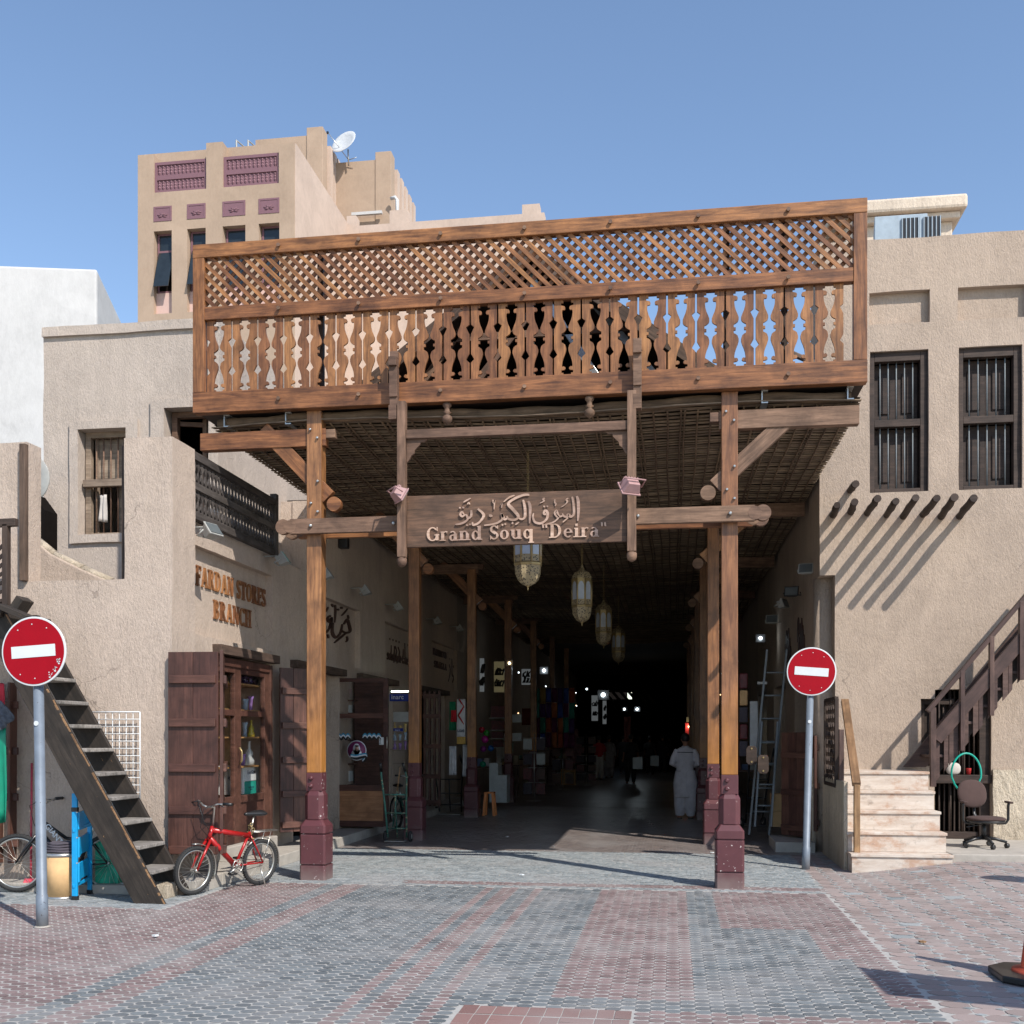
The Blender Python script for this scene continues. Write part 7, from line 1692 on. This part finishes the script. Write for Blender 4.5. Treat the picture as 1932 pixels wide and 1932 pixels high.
# more stock deep inside: goods nobody can tell apart in the dark share one label
dm = [plain('dim_goods_' + 'abcdef'[i], c_, .8) for i, c_ in enumerate([(.30, .24, .16), (.22, .05, .05), (.10, .14, .25), (.36, .34, .32), (.26, .18, .07), (.12, .20, .16)])]
ORD = ['nearest', 'second nearest', 'third nearest', 'fourth nearest', 'fifth nearest', 'sixth nearest', 'seventh nearest', 'farthest']
for i in range(16):
    side = -1 if i % 2 else 1; y = 26 + i // 2 * 3.2 + rr.uniform(-.6, .6); x = (-4.75 + rr.uniform(-.25, .3)) if side < 0 else (1.35 + rr.uniform(-.2, .35)); z = rr.uniform(.9, 2.5); h = rr.uniform(.3, .7); w_ = rr.uniform(.12, .3)
    q = [Vector((x - w_, y, z + h / 2)), Vector((x + w_, y + .05, z + h / 2)), Vector((x + w_, y + .05, z - h / 2)), Vector((x - w_, y, z - h / 2))]
    cloth('hanging_goods', q, dm[i % 6], f'{ORD[i // 2]} dim hanging cloth of the stalls deep on the {"left" if side < 0 else "right"} of the passage', 'goods', .03, 6, 4, 'goods hanging deep in the passage')
for i in range(12):
    side = -1 if i % 2 else 1; y = 24 + i * 1.9; x = -4.5 + rr.uniform(-.2, .2) if side < 0 else 1.25 + rr.uniform(-.1, .3); h = rr.uniform(.5, 1.0)
    t = thing('stall_table', (x, y, 0), f'{ORD[i // 2]} low stall table of dim goods deep on the {"left" if side < 0 else "right"} of the passage', 'stall', 'stall tables deep in the passage')
    box('table_top', (x - .35, y, h - .04), (x + .35, y + .6, h), M_DOOR, t)
    for sx in (-1, 1): box('leg', (x + sx * .3 - .02, y + .02, 0), (x + sx * .3 + .02, y + .06, h - .04), M_DOOR, t)
    for k in range(4): box('ware', (x - .3 + k * .16, y + .05, h + .001), (x - .18 + k * .16, y + .3, h + rr.uniform(.08, .3)), dm[(i + k) % 6], t)
M_FAR = emit('far_lamp', (.85, .95, 1), 3.5); M_FARW = emit('far_warm_lamp', (1, .62, .3), 2.5)
for i in range(15):
    side = -1 if i % 3 else 1; y = rr.uniform(32, 58); x = -5.1 + rr.uniform(0, .5) if side < 0 else 1.3 + rr.uniform(0, .4); z = rr.uniform(2.2, 3.9)
    o = MB().lathe([(.001, -.02), (.022, -.01), (.022, .01), (.001, .02)], (x, y, z), 8, 'Y', caps=False).obj('shop_lamp', M_FARW if i % 4 == 0 else M_FAR)
    tag(o, 'tiny warm lamp far inside the covered passage' if i % 4 == 0 else 'tiny white lamp far inside the covered passage', 'lamp', 'tiny warm lamps far inside' if i % 4 == 0 else 'tiny white lamps far inside')
# ================================================================ wooden stair on the right, railing, chair, cone
YO, YI = 15.0, 15.62
wsn = thing('wooden_stair', (3.2, YO, 1.2), 'brown painted wooden stair rising right from the travertine steps', 'stairs')
def q_(x, y): return (1509.4 + .2442 * x, 1179 + .2442 * y)
def A_(x, y, Y=YO): u, v = q_(x, y); return at(u, v, Y=Y)
n0 = A_(1025, 640); nb = A_(1025, 1250)
SL = None
def ln(p0, p1, x): return p0[1] + (p1[1] - p0[1]) * (x - p0[0]) / (p1[0] - p0[0])
beam('newel_post', (n0.x, YO - .01, nb.z + .0), (n0.x, YO - .01, n0.z), .07, .075, M_BROWNP, wsn)
H0, H1 = A_(985, 668), A_(1545, 10); dh_ = (H1 - H0); H1 = H0 + dh_ * 2.2
beam('handrail', H0, H1, .10, .055, M_BROWNP, wsn)
S0, S1 = A_(1047, 885), A_(1731, 95); S1 = S0 + (S1 - S0) * 1.8
beam('top_stringer', S0, S1, .06, .17, M_BROWNP, wsn)
def top_at(x):
    return S0.z + (S1.z - S0.z) * (x - S0.x) / (S1.x - S0.x)
Lw0, Lw1 = A_(1010, 1262), A_(1731, 395)
def low_at(x): return Lw0.z + (Lw1.z - Lw0.z) * (x - Lw0.x) / (Lw1.x - Lw0.x)
for xa_, xb_ in ((1047, 1082), (1115, 1150), (1155, 1225), (1272, 1305), (1340, 1382), (1385, 1420), (1455, 1530), (1570, 1612), (1614, 1645), (1685, 1760), (1800, 1850), (1880, 1940), (1980, 2040)):
    a, b = A_(xa_, 900).x, A_(xb_, 900).x
    MB().prism([(a, YO + .02, low_at(a)), (b, YO + .02, low_at(b)), (b, YO + .02, top_at(b) - .06), (a, YO + .02, top_at(a) - .06)], (0, .02, 0)).obj('plank', M_BROWNP, wsn, .003)
for x in (1250, 1476, 1706, 1930):
    a = A_(x, 900).x; zt_ = H0.z + (H1.z - H0.z) * (a - H0.x) / (H1.x - H0.x)
    beam('baluster_post', (a, YO - .012, low_at(a) - .0), (a, YO - .012, zt_), .055, .085, M_BROWNP, wsn)
qa, qb = A_(1047, 900).x, A_(2060, 900).x
MB().prism([(qa, YO + .10, low_at(qa) + .04), (qb, YO + .10, low_at(qb) + .04), (qb, YO + .10, top_at(qb) - .05), (qa, YO + .10, top_at(qa) - .05)], (0, .02, 0)).obj('gap_shade_sheet', M_DARKW, wsn)  # added dark sheet standing for the shade in the plank gaps
I0, I1 = A_(800, 1098, YI), A_(1500, 235, YI); I1 = I0 + (I1 - I0) * 2
dI = (I1 - I0).normalized(); off = Vector((0, 0, -.22))
MB().prism([I0 + Vector((0, 0, .0)), I1, I1 + Vector((.42, 0, 0)), I0 + Vector((.30, 0, 0))], (0, .05, 0)).obj('inner_stringer', M_BROWNP, wsn, .004)
sl = (I1.z - I0.z) / (I1.x - I0.x)
for k in range(14):
    z = 1.2 + .22 * (k + 1); x = I0.x + .05 + (z - 1.2) / sl
    box('tread', (x, YO + .045, z - .035), (x + .24, YI - .002, z), M_BROWNP, wsn, .004)
# tan railing with lattice on the left of the stone steps
rl = thing('step_railing', (2.2, 13.9, .3), 'tan timber handrail with a dark lattice panel at the left of the stone steps', 'railing')
xl_ = 2.16
A0 = at(1619, 1610, Y=13.78); beam('post', (at(1616.5, 1500, Y=13.78).x, 13.78, .24), (at(1616.5, 1500, Y=13.78).x, 13.78, at(1616, 1480, Y=13.78).z), .07, .08, M_TAN, rl)
ha, hb = at(1616, 1480, Y=13.74), at(1594, 1322, Y=15.4); beam('handrail', ha, hb, .10, .06, M_TAN, rl)
hc, hd = at(1605, 1527, Y=14.3), at(1600, 1400, Y=15.3)
beam('brace', (2.14, 14.1, .8), (2.14, 15.3, at(1597, 1330, Y=15.3).z - .35), .05, .08, M_TAN, rl)
beam('post', (2.13, 14.35, .7), (2.13, 14.35, 1.75), .06, .06, M_BROWNP, rl)
ya_, yb_ = 14.55, 15.55; z0_, z1_ = 1.02, at(1586, 1322, Y=15.5).z
for y in (ya_, yb_): beam('lattice_frame', (2.10, y, z0_), (2.10, y, z1_), .05, .06, M_DARKW, rl)
for z in (z0_, z1_): beam('lattice_frame', (2.10, ya_, z), (2.10, yb_, z), .05, .05, M_DARKW, rl)
z = z0_ + .04
while z < z1_ - .05:
    for k in range(5):
        y = ya_ + .1 + k * .2; m = MB(); P = [(.0, -.055), (.05, 0), (0, .055), (-.05, 0)]
        MB().prism([(2.09, y + a, z + .04 + b) for a, b in P], (.02, 0, 0)).obj('lattice_piece', M_DARKW, rl)
    z += .115
# office chair
cx, cy, zc = 3.93, 14.6, .24
ch = thing('office_chair', (cx, cy, zc), 'worn brown office chair on castors standing below the wooden stair', 'chair')
hub = Vector((cx, cy, zc))
for k in range(5):
    a = rad(-90 + 72 * k + 8); e = hub + Vector((.27 * math.cos(a), .27 * math.sin(a), .075))
    MB().tube([hub + Vector((0, 0, .13)), hub + Vector((.14 * math.cos(a), .14 * math.sin(a), .115)), e], [.028, .022, .016], 8).obj('leg', M_BLACK, ch)
    MB().lathe([(.028, -.022), (.032, -.015), (.032, .015), (.028, .022)], (0, 0, 0), 14, 'X').xf(Matrix.Translation(e + Vector((0, 0, -.042))) @ Matrix.Rotation(a + .6, 4, 'Z')).obj('castor', M_BLACK, ch)
MB().tube([hub + Vector((0, 0, .10)), hub + Vector((0, 0, .33))], [.03, .027], 12).obj('column', M_BLACK, ch)
sz = zc + .37
def cushion(c, rx, ry, rz, M=None, p=2.6, n=24, m=10):
    mb = MB(); 
    for i in range(m + 1):
        ph = math.pi * (i / m - .5)
        for j in range(n):
            th = 2 * math.pi * j / n; f = lambda t, q: math.copysign(abs(t) ** (2 / q), t)
            mb.v.append((rx * f(math.cos(ph), 3) * f(math.cos(th), p), ry * f(math.cos(ph), 3) * f(math.sin(th), p), rz * f(math.sin(ph), 2.2)))
    for i in range(m):
        for j in range(n): mb.f.append([i*n+j, i*n+(j+1)%n, (i+1)*n+(j+1)%n, (i+1)*n+j]); mb.sm.append(True)
    return mb.xf(Matrix.Translation(c) @ (M or Matrix.Identity(4)))
cushion((cx + .02, cy - .02, sz), .235, .22, .035).obj('seat', M_CHAIR, ch); cushion((cx + .02, cy - .02, sz - .03), .225, .21, .03).obj('seat_pan', M_BLACK, ch)
B = Matrix.Rotation(rad(18), 4, 'Z') @ Matrix.Rotation(rad(80), 4, 'X')
bc = Vector((cx - .10, cy + .17, sz + .31))
cushion(bc, .205, .185, .04, B, 2.4).obj('backrest', M_CHAIR, ch)
MB().tube([(cx - .03, cy + .12, sz - .05), (cx - .06, cy + .22, sz + .05), bc + Vector((.02, .045, 0))], .025, 8, flat=.5).obj('back_stem', M_BLACK, ch)
for s_, dx in ((-1, -.0), (1, .0)):
    x = cx + .02 + s_ * .275
    MB().tube([(cx + .02 + s_ * .14, cy, sz - .06), (x - s_ * .03, cy, sz - .055), (x, cy, sz - .01), (x, cy, sz + .16), (x - s_ * .0, cy - .02, sz + .2)], .017, 8).obj('arm', M_BLACK, ch)
    MB().box((x - .025, cy - .14, sz + .2), (x + .025, cy + .1, sz + .225)).obj('arm_pad', M_CHAIR, ch, .01)
MB().tube([(cx - .03, cy - .05, sz - .07), (cx - .24, cy - .12, sz - .10)], .007, 6).obj('lever', M_BLACK, ch)
# hose loop, cup, bags on the sill
hp = at(1823, 1455, Y=14.95)
pts = [(hp.x + .185 * math.cos(a) * (1 if math.sin(a) > -.3 else .95), 14.95 + .02 * math.sin(2 * a), hp.z + .255 * math.sin(a) - .02) for a in [rad(-60 + i * 300 / 26) for i in range(27)]]
tag(MB().tube(pts, .013, 8).obj('garden_hose', M_HOSE), 'looped green hose rising behind the office chair', 'hose')
cp_ = at(1829, 1447, Y=YR - .0); tag(MB().lathe([(.026, 0), (.036, .085), (.037, .088), (.033, .088)], (cp_.x, YR + .04, zs_ + .002), 20).obj('paper_cup', plain('red_cup', (.5, .03, .03), .5)), 'red paper cup on the ledge of the dark plank door', 'cup')
pb_ = at(1799, 1447, Y=YR); tag(cushion((pb_.x, YR + .02, zs_ + .085), .10, .05, .085).obj('plastic_bag', M_LINEN), 'crumpled white bag on the ledge under the wooden stair', 'bag')
# traffic cone at the right edge
cc_ = at(1968, 1850, Z=0); x, y = cc_.x, cc_.y; g0_ = gz(x, y)
t = thing('traffic_cone', (x, y, g0_), 'orange traffic cone on a black octagonal foot at the right edge', 'traffic cone')
MB().prism([(x + .31 * a, y + .31 * b, g0_ + .015) for a, b in octa(1, .45)], (0, 0, .045)).obj('foot', M_BLACK, t, .008)
MB().lathe([(.20, .06), (.195, .075), (.14, .09), (.035, .92), (.03, .93), (.001, .93)], (x, y, g0_), 28, caps=False).obj('cone', M_CONE, t)
MB().lathe([(.113, .33), (.087, .56)], (x, y, g0_), 28, caps=False).xf(Matrix.Translation((x, y, g0_)) @ Matrix.Diagonal((1.04, 1.04, 1, 1)) @ Matrix.Translation((-x, -y, -g0_))).obj('reflective_band', M_SWHITE, t)
# unseen panel added beyond the right edge, outlined to cast the pavement shadow
hC = 2.3; sh = [at(1625, 1828, Z=0), at(1680, 1880, Z=0), at(1932, 1905, Z=0), at(1932, 1862, Z=0)]
sh[2] = sh[1] + (sh[2] - sh[1]) * 2.2; sh[3] = sh[0] + (sh[3] - sh[0]) * 2.0
P = [Vector((p.x - LX * hC, p.y - LY * hC, hC)) for p in sh]
t = thing('shadow_panel', (P[2].x, P[2].y, 0), 'flat unseen panel added beyond the right edge to cast the shadow on the octagonal paving', 'shadow caster')
MB().prism(P, (0, 0, .04)).obj('panel', M_BROWNP, t, .008)
for p in P: MB().tube([(p.x + (P[2].x + P[0].x - 2 * p.x) * .04, p.y, gz(p.x, p.y)), (p.x + (P[2].x + P[0].x - 2 * p.x) * .04, p.y, hC)], .018, 8).obj('pole', M_POLE, t) if p in P[2:] else None
# ================================================================ people
def remeshed(mb, name, mat, parent, vox, sm=3):
    o = mb.obj(name, mat, parent)
    r = o.modifiers.new('remesh', 'REMESH'); r.mode = 'VOXEL'; r.voxel_size = vox; r.use_smooth_shade = True
    s = o.modifiers.new('smooth', 'SMOOTH'); s.factor = .5; s.iterations = sm
    return o
def ell(mb, c, rx, ry, rz, n=14, m=9):
    return mb.lathe([(rx * math.sin(math.pi * i / m) + 1e-4, -rz * math.cos(math.pi * i / m)) for i in range(m + 1)], c, n, ry=ry / rx, caps=False)
def person(loc, yaw, H, top, bottom, label, arms='down', long_=0.0, vox=.02, hairc=None, scarf=None, walk=0, fingers=False):
    """H = height; top/bottom materials; long_ = how far the shirt hangs below the hips (m)"""
    t = thing('person', loc, label, 'person'); s = H / 1.75
    M = Matrix.Translation(loc) @ Matrix.Rotation(yaw, 4, 'Z') @ Matrix.Scale(s, 4)
    b = MB()
    # local: person faces -Y
    ell(b, (0, 0, 1.63), .078, .098, .118); b.tube([(0, .01, 1.45), (0, .0, 1.58)], .054, 12)
    ell(b, (0, -.098, 1.615), .014, .018, .024); ell(b, (0, -.075, 1.545), .03, .03, .025)
    for sx in (-1, 1): ell(b, (sx * .08, .012, 1.62), .012, .02, .032)
    def flat(pts, r, fl, n=14):
        b.tube(pts, r, n)
    k0 = len(b.v); rings = [(.93, .155, .105), (1.05, .15, .10), (1.15, .14, .095), (1.28, .17, .105), (1.38, .185, .10), (1.44, .14, .08), (1.47, .06, .055)]
    n = 18
    for z, rx, ry in rings:
        for j in range(n): a = 2 * math.pi * j / n; b.v.append((rx * math.cos(a), ry * math.sin(a), z))
    for i in range(len(rings) - 1):
        for j in range(n): b.f.append([k0+i*n+j, k0+i*n+(j+1)%n, k0+(i+1)*n+(j+1)%n, k0+(i+1)*n+j]); b.sm.append(True)
    b.f.append([k0 + j for j in range(n)]); b.sm.append(True); b.f.append([k0 + 6*n + j for j in range(n)]); b.sm.append(True)
    A = {}
    for sx in (-1, 1):
        w_ = walk * sx
        hip, knee, ank = (sx * .09, 0, .93), (sx * .10, -w_ * .12 - .01, .50), (sx * .11, w_ * .12 if w_ < 0 else -w_ * .16, .09)
        b.tube([hip, ((hip[0]+knee[0])/2, (hip[1]+knee[1])/2 - .01, .72), knee, ((knee[0]+ank[0])/2, (knee[1]+ank[1])/2 + .015, .32), ank], [.088, .078, .055, .053, .038], 12)
        b.tube([(ank[0], ank[1] + .03, .05), (ank[0] + sx * .01, ank[1] - .08, .04), (ank[0] + sx * .015, ank[1] - .17, .028)], [.038, .038, .025], 10)
        A['leg', sx] = (hip, knee, ank)
        sh = (sx * .175, 0, 1.40)
        if arms == 'front': el, wr = (sx * .27, .03, 1.13), (sx * .10, -.20, 1.06)
        elif arms == 'bent' and sx == 1: el, wr = (sx * .25, .0, 1.13), (sx * .2, -.22, 1.18)
        else: el, wr = (sx * .24, .02, 1.12), (sx * .26, -.04, .88)
        b.tube([sh, ((sh[0]+el[0])/2, (sh[1]+el[1])/2, (sh[2]+el[2])/2), el, ((el[0]+wr[0])/2, (el[1]+wr[1])/2, (el[2]+wr[2])/2), wr], [.052, .046, .038, .034, .024], 12)
        d = (Vector(wr) - Vector(el)).normalized(); side = Vector((1, 0, 0)) if abs(d.x) < .8 else Vector((0, 1, 0)); side = (side - d * side.dot(d)).normalized(); up_ = d.cross(side)
        w0 = Vector(wr); b.tube([w0, w0 + d * .05, w0 + d * .09], [.024, .036, .034], 10, flat=.5)
        for f in range(4):
            o_ = side * (.026 * (f - 1.5) * .8); L_ = (.062, .075, .07, .055)[f]; k_ = -.6 if arms != 'down' else .35
            p0 = w0 + d * .085 + o_; p1 = p0 + d * L_ * .55 + up_ * L_ * .15 * k_; p2 = p1 + d * L_ * .4 + up_ * L_ * .45 * k_
            b.tube([p0, p1, p2], [.010, .009, .007], 6)
        p0 = w0 + d * .03 + side * .03; b.tube([p0, p0 + d * .03 + side * .03, p0 + d * .06 + side * .035], [.012, .011, .008], 6)
        A['arm', sx] = (sh, el, wr)
    b.xf(M); remeshed(b, 'body', M_SKIN, t, vox * s, 2)
    # trousers
    g = MB(); wide = 1.55 if long_ > .3 else 1.15
    for sx in (-1, 1):
        hip, knee, ank = A['leg', sx]
        a2 = (ank[0], ank[1], .07)
        g.tube([(sx * .075, 0, .98), ((hip[0]+knee[0])/2, (hip[1]+knee[1])/2, .72), (knee[0], knee[1] + .01, .48), ((knee[0]+ank[0])/2, (knee[1]+ank[1])/2 + .02, .26), a2], [.125, .10 * wide, .085 * wide, .078 * wide, .058 * wide], 14)
    if bottom is not None: g.xf(M); remeshed(g, 'trousers', bottom, t, vox * s, 3)
    # shirt / kurta with sleeves
    g = MB(); zb = .90 - long_; k0 = len(g.v)
    rings = [(zb, .20 + long_ * .06, .15 + long_ * .05), (zb + .02 + long_ * .4, .19 + long_ * .03, .14), (.98, .18, .13), (1.10, .172, .125), (1.28, .19, .13), (1.38, .20, .118), (1.44, .15, .09), (1.475, .075, .068)]
    if zb > .88: rings = rings[:1] + rings[2:]
    n = 28
    for i, (z, rx, ry) in enumerate(rings):
        for j in range(n):
            a = 2 * math.pi * j / n; f = 1 + (.035 * math.sin(5 * a + i) if i < 3 else 0); g.v.append((rx * f * math.cos(a), ry * f * math.sin(a), z))
    m_ = len(rings)
    for i in range(m_ - 1):
        for j in range(n): g.f.append([k0+i*n+j, k0+i*n+(j+1)%n, k0+(i+1)*n+(j+1)%n, k0+(i+1)*n+j]); g.sm.append(True)
    g.f.append([k0 + j for j in range(n)]); g.sm.append(True); g.f.append([k0 + (m_-1)*n + j for j in range(n)]); g.sm.append(True)
    for sx in (-1, 1):
        sh, el, wr = [Vector(q) for q in A['arm', sx]]; e = wr if long_ >= 0 else el
        g.tube([sh + Vector((-sx * .03, 0, .0)), (sh + el) / 2, el, (el + e) / 2 if e is wr else el + (wr - el) * .1, e + (el - e) * .12], [.078, .072, .064, .058, .052], 12)
    g.xf(M); remeshed(g, 'kurta' if long_ > .3 else 'shirt', top, t, vox * s, 3)
    # hair and eyes
    h = MB(); ell(h, (0, .016, 1.655), .088, .102, .105); h.xf(M); ho = h.obj('hair', hairc or M_HAIR, t)
    if not hairc:
        pass
    for sx in (-1, 1): e = MB(); ell(e, (sx * .03, -.088, 1.635), .010, .008, .006, 8, 5); e.xf(M).obj('eye', M_SWHITE, t)
    for sx in (-1, 1):
        ank = A['leg', sx][2]; f = MB().box((ank[0] - .045, ank[1] - .19, 0), (ank[0] + .05, ank[1] + .07, .022)); f.xf(M).obj('sandal', M_BLACK, t, .006)
    return t, M
mp = at(1293, 1546, Z=0)
tm, Mm = person((mp.x, mp.y, .012), rad(180), 1.72, M_KURTA, M_KURTA, 'man seen from behind in a grey knee length kurta walking into the passage', 'front', .46, .012, walk=.25)
yk = MB(); 
for i in range(9):
    a = rad(25 + i * 130 / 8)
    yk.tube([Vector((.196 * math.cos(a), .137 * math.sin(a) * .98, 1.36 + .0 * i)), Vector((.196 * math.cos(a + rad(16)), .137 * math.sin(a + rad(16)) * .98, 1.36))], .006, 5)
yk.xf(Mm).obj('piping', M_HAIR, tm)
MB().tube([Vector((0, .07, 1.478)), Vector((.05, .045, 1.482)), Vector((.068, 0, 1.48))], .011, 6).tube([Vector((0, .07, 1.478)), Vector((-.05, .045, 1.482)), Vector((-.068, 0, 1.48))], .011, 6).xf(Mm).obj('collar', M_KURTA, tm)
cf = MB(); cf.tube([Vector((-.02, .02, 1.6)), Vector((-.11, .06, 1.72)), Vector((-.13, .09, 1.66))], [.02, .012, .006], 6, flat=.4); cf.xf(Mm)
M_DKC = plain('dark_clothing', (.03, .03, .035), .9); M_WC = plain('white_robe', (.34, .32, .34), .9); M_RC = plain('red_shirt_worn', (.32, .02, .025), .9); M_SH = plain('pale_shorts', (.4, .38, .36), .9)
def pp_(u, v): q = at(u, v, Z=0); return (q.x, q.y, .012)
person(pp_(1130, 1472), rad(200), 1.70, M_RC, M_SH, 'person in a red shirt and pale shorts on the left side of the passage', 'bent', -.02)
person(pp_(1149, 1468), rad(170), 1.72, M_WC, M_WC, 'person in a long white robe right of the one in the red shirt', 'down', .5)
person(pp_(1190, 1479), rad(190), 1.74, M_DKC, M_DKC, 'person in dark clothes carrying a white bag at the centre of the passage', 'down', -.02, walk=.6)
person(pp_(1226, 1462), rad(175), 1.70, M_DKC, M_DKC, 'person in dark clothes behind the first bag carrier at the centre', 'down', -.02, walk=.4)
person(pp_(1250, 1458), rad(185), 1.76, M_DKC, M_DKC, 'tall person in dark clothes left of the man in grey', 'down', .0, walk=.5)
person(pp_(1176, 1460), rad(180), 1.72, M_DKC, M_DKC, 'person in dark clothes at the left of the far crowd', 'down', -.02)
person(pp_(1208, 1450), rad(10), 1.68, M_DKC, M_WC, 'person with pale trousers farthest in the passage', 'down', -.02, walk=.5)
for u, v, lb in ((1203, 1437, 'white carrier bag held by the dark clothed person at the centre'), (1235, 1433, 'white carrier bag held by the second dark clothed person')):
    c = at(u, v, Y=29 if u < 1210 else 33); tag(MB().box((c.x - .13, c.y, c.z - .2), (c.x + .13, c.y + .06, c.z + .12)).obj('carrier_bag', M_WB, None, .02), lb, 'bag')
for i, (u, v) in enumerate(((1164, 1447), (1220, 1444), (1262, 1449), (1240, 1443))):
    person(pp_(u, v), rad(170 + 12 * i), 1.66 + .04 * i, M_DKC, M_DKC, ['leftmost', 'second from the left', 'rightmost', 'third from the left'][i] + ' of the four faint silhouettes farthest back in the crowd', 'down', -.02, .03, walk=.4)[0]['group'] = 'silhouettes in the far crowd'
# mannequin with a checked headscarf
q = at(1086, 1470, Z=0); t = thing('headscarf_stand', (q.x, q.y, 0), 'draped rose checked headscarf on a tall stand left of the red shirt', 'mannequin')
z1 = at(1086, 1375, Y=q.y).z
MB().tube([(q.x, q.y, 0), (q.x, q.y, z1 - .2)], .02, 8).obj('pole', M_STEEL, t)
m = MB(); m.lathe([(.26, z1 - 1.35), (.22, z1 - .9), (.24, z1 - .55), (.17, z1 - .35), (.11, z1 - .22), (.12, z1 - .1), (.07, z1), (.001, z1 + .02)], (q.x, q.y, 0), 20, caps=False); m.obj('headscarf', plain('rose_checked', (.33, .18, .2), .9, 0, .5, 40), t)
